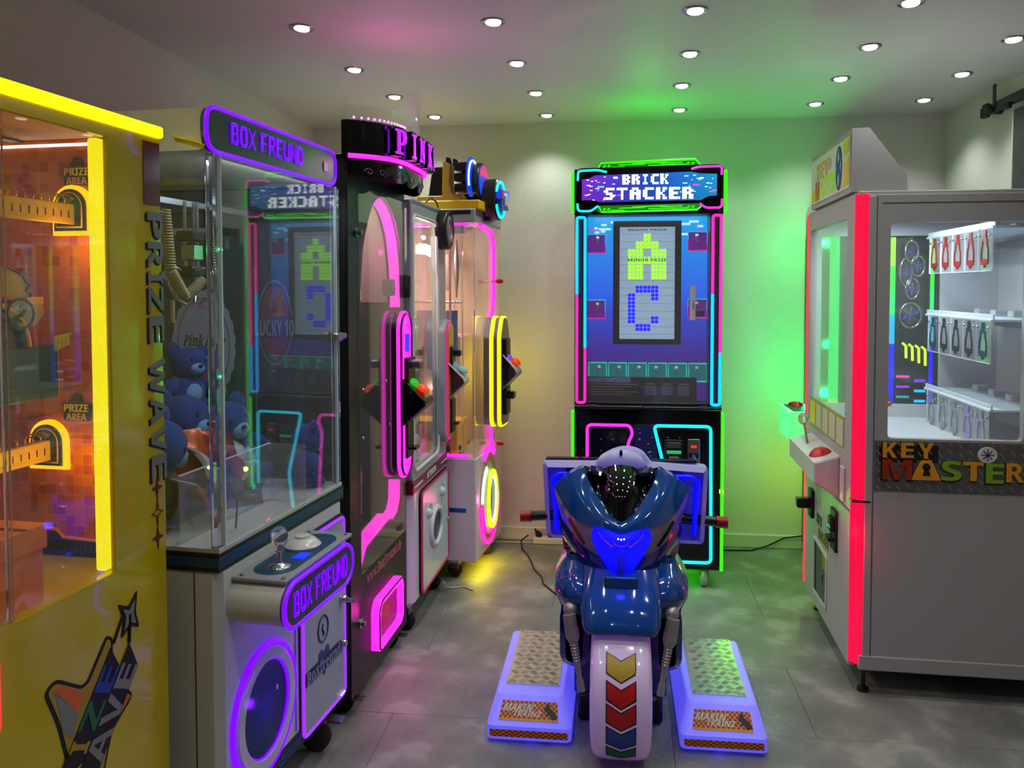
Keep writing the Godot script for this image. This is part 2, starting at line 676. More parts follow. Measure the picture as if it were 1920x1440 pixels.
func materials() -> void:
	# room
	var wallm := mk("plaster", Color(0.83, 0.82, 0.80), 0.85)
	wallm.uv1_triplanar = true
	wallm.uv1_world_triplanar = true
	wallm.uv1_scale = Vector3(2.6, 2.6, 2.6)
	wallm.heightmap_enabled = true
	wallm.heightmap_texture = noise_tex(3, 0.045, 512)
	wallm.heightmap_scale = 0.13
	mk("ceiling_paint", Color(0.87, 0.865, 0.87), 0.55)
	var fl := mk("vinyl", Color(1, 1, 1), 0.62)
	fl.uv1_triplanar = true
	fl.uv1_world_triplanar = true
	fl.uv1_scale = Vector3(0.8, 0.8, 0.8)
	fl.albedo_texture = noise_tex(21, 0.008, 512, ramp2([0.0, Color(0.40, 0.405, 0.395), 0.42, Color(0.45, 0.455, 0.44), 0.6, Color(0.475, 0.48, 0.465), 0.8, Color(0.56, 0.565, 0.545), 1.0, Color(0.52, 0.525, 0.505)]))
	fl.roughness_texture = noise_tex(5, 0.02, 256, ramp2([0.0, Color(0.75, 0.75, 0.75), 1.0, Color(1, 1, 1)]))
	fl.detail_enabled = true
	var vein := noise_tex(8, 0.012, 512, ramp2([0.0, Color(0.8, 0.8, 0.76, 0.0), 0.49, Color(0.8, 0.8, 0.76, 0.0), 0.5, Color(0.85, 0.85, 0.8, 0.14), 0.51, Color(0.8, 0.8, 0.76, 0.0), 1.0, Color(0.8, 0.8, 0.76, 0.0)]))
	fl.detail_albedo = vein
	fl.detail_blend_mode = BaseMaterial3D.BLEND_MODE_MIX
	fl.uv2_triplanar = true
	fl.uv2_world_triplanar = true
	fl.uv2_scale = Vector3(0.5, 0.5, 0.5)
	fl.detail_uv_layer = BaseMaterial3D.DETAIL_UV_2
	mk("joint", Color(0.34, 0.335, 0.325), 0.8)
	mk("skirting", Color(0.80, 0.79, 0.76), 0.5)
	mk("chrome", Color(0.75, 0.75, 0.76), 0.18, 1.0)
	mk("steel", Color(0.55, 0.55, 0.56), 0.35, 1.0)
	mk("black_metal", Color(0.05, 0.05, 0.05), 0.4)
	mk("black_gloss", Color(0.025, 0.024, 0.028), 0.12)
	mk("black_satin", Color(0.06, 0.058, 0.058), 0.32)
	mk("rubber", Color(0.05, 0.05, 0.05), 0.8)
	mk("white_gloss", Color(0.80, 0.79, 0.78), 0.22)
	mk("white_satin", Color(0.74, 0.73, 0.73), 0.4)
	mk("grey_panel", Color(0.56, 0.56, 0.57), 0.38)
	mk("dark_grey", Color(0.24, 0.24, 0.25), 0.4)
	mk("print_grey", Color(0.5, 0.5, 0.5), 0.45)
	mk("print_white", Color(0.85, 0.85, 0.85), 0.4)
	mk("print_black", Color(0.05, 0.03, 0.04), 0.4)
	mk("print_red", Color(0.72, 0.08, 0.08), 0.4)
	mk("print_blue", Color(0.08, 0.25, 0.62), 0.35)
	mk("print_green", Color(0.10, 0.42, 0.24), 0.4)
	mk("print_lime", Color(0.50, 0.68, 0.08), 0.4)
	mk("print_amber", Color(0.90, 0.60, 0.05), 0.4)
	mk("print_yellow", Color(0.90, 0.82, 0.10), 0.4)
	mk("print_orange", Color(0.85, 0.40, 0.08), 0.4)
	mk("print_teal", Color(0.02, 0.24, 0.30), 0.35)
	mk("gold", Color(0.85, 0.62, 0.15), 0.3, 0.9)
	mk("yellow_paint", Color(0.80, 0.70, 0.0), 0.16)
	mk("yellow_inside", Color(0.90, 0.66, 0.06), 0.4)
	mk("orange_card", Color(0.95, 0.47, 0.03), 0.6)
	mk("maroon", Color(0.42, 0.08, 0.06), 0.35)
	mk("blue_band", Color(0.08, 0.25, 0.38), 0.35)
	mk("blue_plush", Color(0.08, 0.22, 0.52), 0.95)
	M["blue_plush"].rim_enabled = true
	mk("light_plush", Color(0.45, 0.62, 0.82), 0.95)
	mk("dark_plush", Color(0.03, 0.06, 0.20), 0.9)
	mk("foil_green", Color(0.20, 0.24, 0.10), 0.25, 0.3)
	mk("foil_orange", Color(0.75, 0.32, 0.08), 0.25, 0.3)
	mk("foil_red", Color(0.60, 0.08, 0.10), 0.25, 0.3)
	mk("foil_white", Color(0.75, 0.76, 0.74), 0.25)
	mk("beige_inside", Color(0.78, 0.70, 0.60), 0.55)
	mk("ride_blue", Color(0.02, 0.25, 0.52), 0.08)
	mk("ride_navy", Color(0.02, 0.09, 0.40), 0.1)
	mk("grip_red", Color(0.60, 0.04, 0.10), 0.3)
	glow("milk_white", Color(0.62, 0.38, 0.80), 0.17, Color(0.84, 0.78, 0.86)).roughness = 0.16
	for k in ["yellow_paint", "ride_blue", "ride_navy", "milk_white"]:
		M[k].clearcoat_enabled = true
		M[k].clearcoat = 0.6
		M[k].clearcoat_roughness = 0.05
	# things that shine
	glow("neon_yellow", Color(1.0, 0.93, 0.0), 1.9)
	glow("neon_amber", Color(1.0, 0.72, 0.0), 1.5)
	glow("neon_pink", Color(1.0, 0.16, 0.82), 1.55)
	glow("neon_rose", Color(1.0, 0.12, 0.62), 1.9)
	glow("neon_magenta", Color(0.72, 0.06, 0.95), 1.5)
	glow("neon_violet", Color(0.40, 0.0, 1.0), 1.9)
	glow("led_violet", Color(0.62, 0.18, 1.0), 1.2)
	glow("led_white_pink", Color(1.0, 0.6, 0.9), 2.0)
	glow("neon_cyan", Color(0.05, 0.86, 0.95), 2.1)
	glow("neon_sky", Color(0.02, 0.65, 1.0), 2.1)
	glow("neon_green", Color(0.20, 1.0, 0.04), 1.7)
	glow("neon_lime", Color(0.75, 1.0, 0.05), 1.8)
	glow("neon_white", Color(0.85, 0.97, 1.0), 1.5)
	glow("neon_red", Color(1.0, 0.03, 0.26), 0.95)
	glow("neon_coral", Color(1.0, 0.22, 0.24), 1.1)
	glow("screen_blue", Color(0.06, 0.20, 1.0), 0.9)
	glow("ride_light", Color(0.02, 0.02, 1.0), 1.1)
	glow("block_lime", Color(0.60, 1.0, 0.10), 1.6)
	glow("block_blue", Color(0.0, 0.05, 1.0), 1.5)
	glow("panel_pale", Color(0.62, 0.74, 0.85), 0.72, Color(0.3, 0.32, 0.34))
	glow("lens_white", Color(1.0, 1.0, 0.97), 3.0)
	glow("cabin_light", Color(1.0, 0.93, 0.95), 1.6)
	glow("jewel_green", Color(0.05, 0.85, 0.15), 0.7)
	glow("jewel_orange", Color(1.0, 0.25, 0.06), 0.8)
	glow("jewel_violet", Color(0.65, 0.25, 0.95), 0.7)
	glow("planet_blue", Color(0.0, 0.30, 0.95), 0.8)
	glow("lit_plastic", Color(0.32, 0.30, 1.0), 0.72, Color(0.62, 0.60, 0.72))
	glow("lit_frame", Color(0.22, 0.18, 1.0), 0.18, Color(0.55, 0.54, 0.60))
	glow("station_purple", Color(0.55, 0.08, 0.70), 0.35, Color(0.26, 0.06, 0.40))
	glow("station_teal", Color(0.05, 0.55, 0.58), 0.35, Color(0.04, 0.34, 0.36))
	mk("rod_white", Color(0.8, 0.8, 0.82), 0.3)
	glow("neon_teal", Color(0.15, 0.85, 0.75), 0.7)
	glow("neon_sky_dim", Color(0.05, 0.75, 0.9), 0.8)
	glow("neon_pink_dim", Color(0.9, 0.1, 0.75), 0.7)
	glow("crown_green", Color(0.10, 0.75, 0.02), 0.35, Color(0.05, 0.3, 0.05))
	mk("key_grey", Color(0.65, 0.645, 0.65), 0.42)
	mk("key_dark", Color(0.32, 0.32, 0.33), 0.45)
	mk("key_white", Color(0.78, 0.80, 0.82), 0.35)
	mk("edge_white", Color(0.82, 0.88, 0.92), 0.3)
	mk("key_red", Color(0.50, 0.06, 0.03), 0.4)
	mk("key_teal", Color(0.02, 0.30, 0.32), 0.4)
	mk("key_slate", Color(0.14, 0.20, 0.24), 0.4)
	mk("key_pale", Color(0.50, 0.56, 0.58), 0.4)
	mk("key_lilac", Color(0.55, 0.52, 0.75), 0.4)
	glow("jewel_teal", Color(0.1, 0.9, 0.6), 0.6)
	mk("olive_plastic", Color(0.35, 0.33, 0.08), 0.4)
	mk("brown_plastic", Color(0.22, 0.14, 0.10), 0.4)
	mk("rules_dark", Color(0.10, 0.14, 0.19), 0.3)
	mk("print_dim", Color(0.36, 0.40, 0.55), 0.5)
	mk("print_olive", Color(0.55, 0.48, 0.20), 0.5)
	mk("post_grey", Color(0.20, 0.20, 0.24), 0.35)
	mk("night_print", Color(0.10, 0.13, 0.32), 0.3)
	glow("console_mint", Color(0.08, 1.0, 0.52), 0.85, Color(0.7, 0.75, 0.72))
	glow("strip_lime", Color(0.62, 1.0, 0.12), 1.3)
	glow("strip_green", Color(0.06, 1.0, 0.22), 1.3)
	glow("strip_mint", Color(0.0, 1.0, 0.45), 1.3)
	glow("strip_aqua", Color(0.0, 0.75, 1.0), 1.3)
	glow("strip_blue", Color(0.0, 0.06, 1.0), 1.3)
	mk("print_lime_pale", Color(0.62, 0.62, 0.22), 0.4)
	mk("print_cream", Color(0.78, 0.76, 0.66), 0.45)
	glow("print_lime_lit", Color(0.55, 0.85, 0.05), 0.35, Color(0.5, 0.68, 0.08))
	glow("sign_pale", Color(0.8, 0.86, 0.78), 0.10, Color(0.75, 0.76, 0.7))
	mk("print_slate", Color(0.16, 0.26, 0.30), 0.4)
	mk("print_olive_lit", Color(0.52, 0.52, 0.08), 0.4)
	mk("print_brick", Color(0.60, 0.16, 0.03), 0.4)
	mk("print_dark_olive", Color(0.20, 0.18, 0.06), 0.4)
	mk("tread_grey", Color(0.34, 0.34, 0.34), 0.4)
	mk("tread_light", Color(0.48, 0.48, 0.49), 0.35)
	mk("dark_green_plastic", Color(0.03, 0.12, 0.07), 0.3)
	mk("side_green", Color(0.03, 0.10, 0.05), 0.3)
	glow("neon_yellow_soft", Color(1.0, 0.93, 0.0), 1.05)
	mk("arch_green", Color(0.07, 0.20, 0.14), 0.3)
	mk("olive_stripe", Color(0.30, 0.26, 0.04), 0.35)
	mk("header_cream", Color(0.82, 0.80, 0.72), 0.3)
	mk("sign_face", Color(0.30, 0.30, 0.33), 0.3)
	mk("print_yellow_dim", Color(0.66, 0.54, 0.06), 0.35)
	mk("door_white", Color(0.66, 0.66, 0.72), 0.35)
	mk("hatch_blue", Color(0.03, 0.10, 0.32), 0.2)
	mk("cord_cream", Color(0.62, 0.58, 0.40), 0.5)
	glow("neon_purple", Color(0.50, 0.05, 0.80), 0.7)
	mk("navy_print", Color(0.03, 0.10, 0.26), 0.4)
	mk("print_pale", Color(0.55, 0.58, 0.68), 0.4)
	mk("print_dim_blue", Color(0.25, 0.33, 0.45), 0.4)
	glow("led_violet_dim", Color(0.45, 0.15, 0.9), 0.5)
	mk("side_navy", Color(0.045, 0.045, 0.07), 0.35)
	mk("front_black", Color(0.055, 0.052, 0.052), 0.40)
	mk("sticker_white", Color(0.80, 0.78, 0.84), 0.5)
	mk("sticker_rose", Color(0.85, 0.35, 0.45), 0.5)
	mk("sticker_grey", Color(0.42, 0.46, 0.52), 0.5)
	mk("lucky_red", Color(0.50, 0.06, 0.10), 0.4)
	mk("inner_grey", Color(0.42, 0.38, 0.37), 0.5)
	mk("flap_pink", Color(0.28, 0.02, 0.14), 0.2)
	mk("pink_metal", Color(0.80, 0.45, 0.60), 0.3, 0.5)
	mk("band_wine", Color(0.40, 0.03, 0.13), 0.35)
	mk("frame_slate", Color(0.58, 0.62, 0.64), 0.3)
	mk("machine_white", Color(0.78, 0.82, 0.84), 0.3)
	mk("port_dark", Color(0.08, 0.09, 0.10), 0.3)
	mk("wine_tube", Color(0.75, 0.20, 0.36), 0.3)
	mk("speaker_mauve", Color(0.55, 0.42, 0.50), 0.4)
	mk("yellow_board", Color(0.88, 0.74, 0.02), 0.4)
	mk("jewel_ice", Color(0.55, 0.75, 0.76), 0.08)
	mk("rib_rose", Color(0.85, 0.55, 0.62), 0.2)
	mk("yellow_dim_board", Color(0.70, 0.58, 0.10), 0.4)
	mk("lamp_beige", Color(0.55, 0.47, 0.42), 0.5)
	glow("ride_navy_lit", Color(0.10, 0.10, 0.8), 0.25, Color(0.1, 0.1, 0.4))
	mk("white_side", Color(0.82, 0.79, 0.82), 0.35)
	glow("neon_rose_dim", Color(1.0, 0.10, 0.55), 0.7)
	mk("gold_print", Color(0.75, 0.58, 0.18), 0.35)
	mk("foil_clear", Color(0.60, 0.64, 0.62), 0.15)
	mk("cloth_blue", Color(0.10, 0.22, 0.50), 0.8)
	mk("cloth_mauve", Color(0.40, 0.30, 0.36), 0.8)
	mk("cloth_white", Color(0.75, 0.72, 0.74), 0.8)
	mk("grey_dark_mat", Color(0.12, 0.08, 0.09), 0.7)
	mk("orange_print", Color(0.70, 0.35, 0.22), 0.4)
	mk("tread_plate", Color(0.84, 0.83, 0.80), 0.30, 0.75)
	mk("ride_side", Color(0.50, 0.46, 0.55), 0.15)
	mk("tint_black", Color(0.004, 0.004, 0.012), 0.03)
	mk("fork_silver", Color(0.62, 0.60, 0.60), 0.28, 0.45)
	# clear plastic and glass
	pane("glass", Color(0.94, 0.97, 0.97), 0.03)
	pane("smoked_glass", Color(0.05, 0.06, 0.07), 0.35)
	pane("acrylic", Color(0.95, 0.97, 1.0), 0.08)
	var solid := mk("clear_rod", Color(0.95, 0.98, 1.0, 0.05), 0.02)
	solid.refraction_enabled = true
	solid.refraction_scale = 0.05
	solid.transparency = BaseMaterial3D.TRANSPARENCY_ALPHA
	var jewel := mk("jewel_red", Color(0.7, 0.02, 0.06, 0.3), 0.05)
	jewel.roughness = 0.08
	jewel.transparency = BaseMaterial3D.TRANSPARENCY_DISABLED

func room() -> void:
	var fx := 1.88
	var g := G.new().box(V(0, -0.06, -1.6), V(4.2, 0.1, 7.0))
	var fl := struct("floor", g, "joint")
	# vinyl tiles 1.0 x 0.5 m, laid with a shifted bond
	var row := 0
	var z := -4.7
	var variants := []
	while z < 0.6:
		var x := -1.88 - (0.5 if row % 2 == 1 else 0.0) + 0.08
		while x < 1.88:
			var a := maxf(x, -1.88)
			var b := minf(x + 1.0, 1.88)
			if b - a > 0.05:
				part(fl, "floor_tile", G.new().box(V((a + b) / 2, -0.005 + rng.randf() * 0.0006, z + 0.25), V(b - a - 0.0014, 0.01, 0.4986), 0.0008), "vinyl")
			x += 1.0
		z += 0.5
		row += 1
	struct("ceiling", G.new().box(V(0, 2.6, -1.6), V(4.2, 0.1, 7.0)), "ceiling_paint")
	struct("wall_back", G.new().box(V(0, 1.27, -4.76), V(4.2, 2.66, 0.12)), "plaster")
	struct("wall_left", G.new().box(V(-fx - 0.06, 1.27, -1.6), V(0.12, 2.66, 6.4)), "plaster")
	struct("wall_right", G.new().box(V(fx + 0.06, 1.27, -1.6), V(0.12, 2.66, 6.4)), "plaster")
	struct("wall_front", G.new().box(V(0, 1.27, 1.66), V(4.2, 2.66, 0.12)), "plaster")
	struct("baseboard_back", G.new().box(V(0, 0.04, -4.692), V(3.76, 0.08, 0.016), 0.004), "skirting")
	struct("baseboard_left", G.new().box(V(-1.872, 0.04, -1.6), V(0.016, 0.08, 6.16), 0.004), "skirting")
	struct("baseboard_right", G.new().box(V(1.872, 0.04, -1.6), V(0.016, 0.08, 6.16), 0.004), "skirting")
	# sliding door on its rail
	var d := struct("door_1", G.new().box(V(1.845, 1.2, -3.33), V(0.03, 2.36, 1.0), 0.004), "dark_grey")
	part(d, "door_edge", G.new().box(V(1.845, 1.2, -3.835), V(0.034, 2.36, 0.008), 0.002), "white_satin")
	var r := thing("sliding_door_rail", "black steel sliding door rail high on the wall beside the corner", "door rail", V(1.85, 2.43, -3.8))
	bx(r, "rail", V(-0.02, 0, 0.1), V(0.012, 0.05, 0.9), "black_metal", 0.002)
	bx(r, "end_stop", V(-0.024, 0.0, -0.29), V(0.024, 0.07, 0.05), "black_metal", 0.006)
	part(r, "mounting_bolt", G.new().at(V(-0.02, -0.005, -0.24), Basis(Vector3.FORWARD, -PI / 2)).lathe(P2([0, -0.045, 0.02, -0.045, 0.022, -0.04, 0.022, 0.02, 0.018, 0.025, 0, 0.025]), 16), "black_metal")
	bx(r, "hanger_strap", V(-0.028, 0.055, -0.2), V(0.008, 0.11, 0.026), "black_metal", 0.003)
	bx(r, "roller_clip", V(-0.03, -0.025, -0.06), V(0.02, 0.03, 0.04), "black_metal", 0.004)
	# recessed spotlights
	var names := ["left wall row", "row above the pink machine", "row above the stacker game", "row over the key cabinet", "row by the sliding door"]
	for i in range(0, LAMPS.size(), 2):
		var k := i / 2
		var col: String = "behind the camera"
		var lab := "round recessed ceiling spotlight out of frame towards the viewer"
		if k < 19:
			col = names[mini(k / 4, 4)]
			var place: String = ["nearest", "second", "third", "farthest"][k % 4]
			if k >= 16:
				place = ["nearest", "middle", "farthest"][k - 16]
			lab = "%s round white ceiling spotlight of the %s" % [place, col]
		var s := thing("ceiling_spotlight", lab, "spotlight", V(LAMPS[i], 2.55, LAMPS[i + 1]), 0.0, "recessed ceiling spotlights")
		part(s, "trim_ring", G.new().lathe(P2([0.028, -0.004, 0.044, -0.006, 0.047, -0.002, 0.047, 0.0]), 24), "chrome")
		var tilt := Basis(Vector3(1, 0, 0.4).normalized(), -0.12)
		part(s, "lens", G.new().at(V(0, -0.006, 0), tilt).lathe(P2([0, -0.004, 0.016, -0.004, 0.029, -0.001, 0.031, 0.004]), 20), "lens_white")
		var l := SpotLight3D.new()
		l.name = "spot_light"
		l.position = V(0, -0.03, 0)
		l.rotation_degrees = V(-90, 0, 0)
		l.spot_angle = 58.0
		l.spot_angle_attenuation = 0.9
		l.spot_range = 8.0
		l.spot_attenuation = 2.0
		l.light_color = Color(0.98, 1.0, 0.965)
		l.light_energy = 0.31
		l.light_size = 0.03
		l.shadow_enabled = true
		s.add_child(l)


const PIX := {
	"B": ["11110", "11011", "11110", "11011", "11110"], "R": ["11110", "11011", "11110", "11011", "11011"],
	"I": ["01110", "00100", "00100", "00100", "01110"], "C": ["01111", "11000", "11000", "11000", "01111"],
	"K": ["11011", "11010", "11100", "11010", "11011"], "S": ["01111", "11000", "01110", "00011", "11110"],
	"T": ["11111", "00100", "00100", "00100", "00100"], "A": ["01110", "11011", "11111", "11011", "11011"],
	"E": ["11111", "11000", "11110", "11000", "11111"]}

func pixel_word(im: Image, s: String, x0: int, y0: int, cw: int, ch: int, c: Color) -> void:
	var x := x0
	for l in s:
		for r in 5:
			for k in 5:
				if PIX[l][r][k] == "1":
					im.fill_rect(Rect2i(x + k * cw, y0 + r * ch, cw, ch), c)
		x += 6 * cw

func marquee_image() -> Image:
	var im := Image.create(680, 148, false, Image.FORMAT_RGB8)
	for x in 680:
		for y in 148:
			var f := x / 680.0
			var c := Color(0.36, 0.11, 0.60).lerp(Color(0.07, 0.20, 0.56), clampf(f * 2.0, 0, 1)).lerp(Color(0.05, 0.44, 0.60), clampf(f * 2.0 - 1.0, 0, 1))
			im.set_pixel(x, y, c.darkened(0.12 * y / 148.0))
	var r := RandomNumberGenerator.new()
	r.seed = 4
	for i in 70:
		var x := r.randi_range(4, 660)
		var y := r.randi_range(4, 138)
		if absi(x - 340) < 150 and y > 10 and y < 132:
			continue
		im.fill_rect(Rect2i(x, y, r.randi_range(3, 24), 4), Color(0.8, 0.9, 1.0) if r.randf() < 0.75 else Color(0.9, 0.3, 0.8))
	for d in [Vector2i(3, 3), Vector2i(0, 0)]:
		var c := Color(0.12, 0.15, 0.3) if d.x > 0 else Color(0.96, 1, 1)
		pixel_word(im, "BRICK", 206 + d.x, 10 + d.y, 8, 10, c)
		pixel_word(im, "STACKER", 112 + d.x, 76 + d.y, 11, 12, c)
	im.fill_rect(Rect2i(80, 66, 34, 8), Color(0.2, 0.7, 0.9))
	im.fill_rect(Rect2i(560, 62, 34, 8), Color(0.7, 0.2, 0.8))
	return im

func backdrop_image() -> Image:
	var im := Image.create(256, 400, false, Image.FORMAT_RGB8)
	for y in 400:
		var f := y / 400.0
		var c := Color(0.03, 0.50, 0.72).lerp(Color(0.08, 0.26, 0.70), clampf(f * 2.2, 0, 1)).lerp(Color(0.17, 0.05, 0.36), clampf((f - 0.42) * 2.6, 0, 1))
		for x in 256:
			im.set_pixel(x, y, c)
	var r := RandomNumberGenerator.new()
	r.seed = 9
	for i in 16:
		var x := r.randi_range(2, 60) if i % 2 == 0 else r.randi_range(186, 240)
		im.fill_rect(Rect2i(x, r.randi_range(2, 44), r.randi_range(6, 26), 5), Color(0.55, 0.75, 0.9) if r.randf() < 0.8 else Color(0.6, 0.2, 0.6))
	return im

func led_block(lit: G, w: float) -> G:
	for a in [-1, 1]:
		for b in [-1, 1]:
			lit.box(V(a * w * 0.245, b * w * 0.245, 0.004), V(w * 0.44, w * 0.44, 0.008), 0.003)
	return lit

func rods(parent: Node, x: float, y: float, z: float, size: float, low := false) -> void:
	# one square prize station: plate, glowing rim in four runs, a rod
	bx(parent, "station_plate", V(x, y, z), V(size, size, 0.006), "station_teal" if low else "station_purple", 0.002)
	var h := size / 2
	var z1 := z + 0.006
	var up := "neon_teal" if low else "neon_sky_dim"
	part(parent, "station_rim", G.new().tube(P3([x - h, y + h * 0.2, x - h, y + h, x + h, y + h, x + h, y - h * 0.2], z1), 0.0028, false, 6), up)
	part(parent, "station_rim", G.new().tube(P3([x - h, y + h * 0.2, x - h, y - h, x + h, y - h, x + h, y - h * 0.2], z1), 0.0028, false, 6), "neon_teal" if low else "neon_pink_dim")
	var lean := Basis(Vector3(0.8, -0.3 * signf(x), 0).normalized(), PI / 2 - 0.55)
	part(parent, "prize_rod", G.new().at(V(x, y - 0.002, z), lean).lathe(P2([0.0, 0, 0.005, 0.0, 0.005, 0.03, 0.009, 0.032, 0.009, 0.055, 0, 0.056]), 10), "rod_white")

func brick_stacker() -> void:
	picture("marquee_print", marquee_image(), 2.2)
	picture("backdrop_print", backdrop_image(), 1.9)
	var t := thing("stacker_game", "tall black neon-edged cabinet with pixel-letter marquee against the back wall", "arcade machine", V(0.164, 0, -4.0))
	# lower cabinet
	bx(t, "lower_cabinet", V(0, 0.515, -0.3), V(0.75, 0.83, 0.6), "black_gloss", 0.006)
	bx(t, "counter_ledge", V(0, 0.938, -0.29), V(0.75, 0.018, 0.62), "black_metal", 0.004)
	part(t, "ledge_lock", G.new().prism(oval(0, 0.945, 0.026, 0.007, 20), 0.02, 0.026), "chrome")
	for s in [-1, 1]:
		bx(t, "ledge_hinge", V(s * 0.28, 0.945, 0.02), V(0.05, 0.012, 0.006), "dark_grey", 0.002)
		bx(t, "edge_light", V(s * 0.383, 0.505, -0.02), V(0.016, 0.82, 0.03), "neon_green", 0.004)
		bx(t, "edge_light", V(s * 0.386, 2.045, -0.01), V(0.014, 0.21, 0.03), "neon_green", 0.004)
	# neon outlines of the two front panels
	part(t, "neon_outline", G.new().tube(lift(soft(P2([-0.307, 0.20, -0.307, 0.845, -0.088, 0.845, -0.073, 0.804, -0.098, 0.75, -0.06, 0.20]), 0.025), 0.008), 0.008, true, 8), "neon_pink")
	part(t, "neon_outline", G.new().tube(lift(soft(P2([0.075, 0.142, 0.12, 0.50, 0.035, 0.846, 0.322, 0.846, 0.328, 0.142]), 0.025), 0.008), 0.008, true, 8), "neon_cyan")
	var sp := bx(t, "speckled_print", V(-0.005, 0.6, 0.001), V(0.11, 0.5, 0.003), "night_print", 0.001)
	sp.set_meta("label", "blue print with white flecks")
	for i in 34:
		var fy := 0.36 + rng.randf() * 0.48
		bx(sp, "fleck", V(-0.05 + rng.randf() * 0.085, fy, 0.003), V(0.004 + rng.randf() * 0.006, 0.004, 0.001), "print_white" if i % 3 else "jewel_violet", 0.0)
	for p in [[-0.235, 0.77], [-0.175, 0.77], [-0.235, 0.71]]:
		part(t, "screw", G.new().at(V(p[0], p[1], 0.0), Basis(Vector3.RIGHT, PI / 2)).lathe(P2([0.005, 0, 0.005, 0.003, 0, 0.004]), 10), "chrome")
	var ba := bx(t, "bill_acceptor", V(0.137, 0.713, 0.006), V(0.092, 0.125, 0.012), "black_metal", 0.003)
	bx(ba, "bill_slot_light", V(0.137, 0.712, 0.014), V(0.074, 0.016, 0.008), "jewel_teal", 0.002)
	bx(ba, "bill_slot", V(0.137, 0.748, 0.012), V(0.07, 0.03, 0.006), "dark_grey", 0.002)
	part(ba, "bill_mouth", G.new().prism(P2([0.1, 0.66, 0.175, 0.66, 0.16, 0.69, 0.115, 0.69]), 0.01, 0.024, 0.003), "olive_plastic")
	for s in [-1, 1]:
		bx(ba, "bolt", V(0.137 + s * 0.03, 0.785, 0.002), V(0.006, 0.006, 0.004), "chrome", 0.001)
	var ca := bx(t, "coin_slot", V(0.237, 0.718, 0.005), V(0.062, 0.125, 0.01), "steel", 0.003)
	bx(ca, "coin_return", V(0.237, 0.698, 0.011), V(0.05, 0.025, 0.006), "black_metal", 0.001)
	bx(ca, "coin_light", V(0.237, 0.742, 0.011), V(0.03, 0.014, 0.004), "jewel_orange", 0.001)
	bx(ca, "coin_light", V(0.237, 0.698, 0.0145), V(0.012, 0.01, 0.002), "screen_blue", 0.001)
	bx(ca, "coin_button", V(0.237, 0.68, 0.012), V(0.016, 0.03, 0.008), "chrome", 0.002)
	for s in [-1, 1]:
		for w in [-0.06, -0.52]:
			var c := part(t, "caster", G.new().at(V(s * 0.3, 0.045, w), Basis(Vector3.BACK, PI / 2)).lathe(P2([0, -0.015, 0.04, -0.015, 0.045, -0.01, 0.045, 0.01, 0.04, 0.015, 0, 0.015]), 18), "white_satin")
			bx(c, "fork", V(s * 0.3, 0.08, w), V(0.045, 0.04, 0.05), "steel", 0.004)
	# upper cabinet: two posts, back and roof round the lit display
	bx(t, "backboard", V(0, 1.45, -0.36), V(0.75, 1.0, 0.48), "black_metal", 0.004)
	for s in [-1, 1]:
		bx(t, "cabinet_post", V(s * 0.343, 1.435, -0.06), V(0.064, 0.98, 0.12), "post_grey", 0.004)
	bx(t, "display_sill", V(0, 0.955, -0.06), V(0.62, 0.016, 0.12), "black_metal", 0.002)
	var q := G.new()
	q.quad(V(-0.311, 0.963, -0.118), V(0.311, 0.963, -0.118), V(0.311, 1.93, -0.118), V(-0.311, 1.93, -0.118))
	q.box(V(0, 1.446, -0.119), V(0.622, 0.968, 0.001))
	part(t, "backdrop", q, "backdrop_print")
	# neon loops on the posts: every run of one colour is a tube
	part(t, "neon_tube", G.new().tube(lift(soft(P2([-0.362, 1.52, -0.362, 1.915, -0.32, 1.915, -0.32, 1.245]), 0.012, false), 0.006), 0.0075), "neon_sky")
	part(t, "neon_tube", G.new().tube(lift(soft(P2([-0.362, 1.518, -0.362, 0.96, -0.32, 0.96, -0.32, 1.243]), 0.012, false), 0.006), 0.0068), "neon_rose")
	part(t, "neon_tube", G.new().tube(lift(soft(P2([0.325, 1.525, 0.325, 1.92, 0.365, 1.92, 0.365, 1.225]), 0.012, false), 0.006), 0.0072), "neon_rose")
	part(t, "neon_tube", G.new().tube(lift(soft(P2([0.325, 1.523, 0.325, 0.957, 0.365, 0.957, 0.365, 1.223]), 0.012, false), 0.006), 0.0078), "neon_sky")
	# the framed light panel
	var f := part(t, "panel_frame", G.new().prism(P2([-0.177, 1.257, 0.176, 1.257, 0.176, 1.903, -0.177, 1.903]), -0.118, -0.085, 0.004, [P2([-0.143, 1.285, 0.143, 1.285, 0.143, 1.872, -0.143, 1.872])]), "black_satin")
	bx(f, "light_panel", V(0, 1.578, -0.108), V(0.288, 0.59, 0.008), "panel_pale", 0.0)
	for i in 14:
		bx(f, "panel_line", V(0, 1.31 + i * 0.0405, -0.1035), V(0.286, 0.0012, 0.001), "print_grey", 0.0)
	text(f, "panel_text", "MAJOR PRIZE", V(0, 1.856, -0.1035), 0.2, 0.012, 0.001, "print_grey")
	var bw := 0.0402
	var x0 := -0.1005 + bw / 2
	var lime := led_block(G.new(), bw).mesh()
	var a_rows := ["00100", "01110", "11011", "11111", "11011", "11011"]
	var c_rows := ["0111", "1001", "1000", "1000", "1001", "0110"]
	for k in 2:
		var rows: Array = a_rows if k == 0 else c_rows
		for r in rows.size():
			for c in rows[r].length():
				if rows[r][c] == "1":
					var o := MeshInstance3D.new()
					o.mesh = lime
					o.material_override = M["block_lime" if k == 0 else "block_blue"]
					o.name = "light_block"
					o.position = V(x0 + c * bw, (1.838 if k == 0 else 1.567) - bw / 2 - r * bw, -0.103)
					f.add_child(o, true)
	text(f, "panel_text", "MINOR PRIZE", V(0, 1.70, -0.094), 0.2, 0.017, 0.001, "print_green")
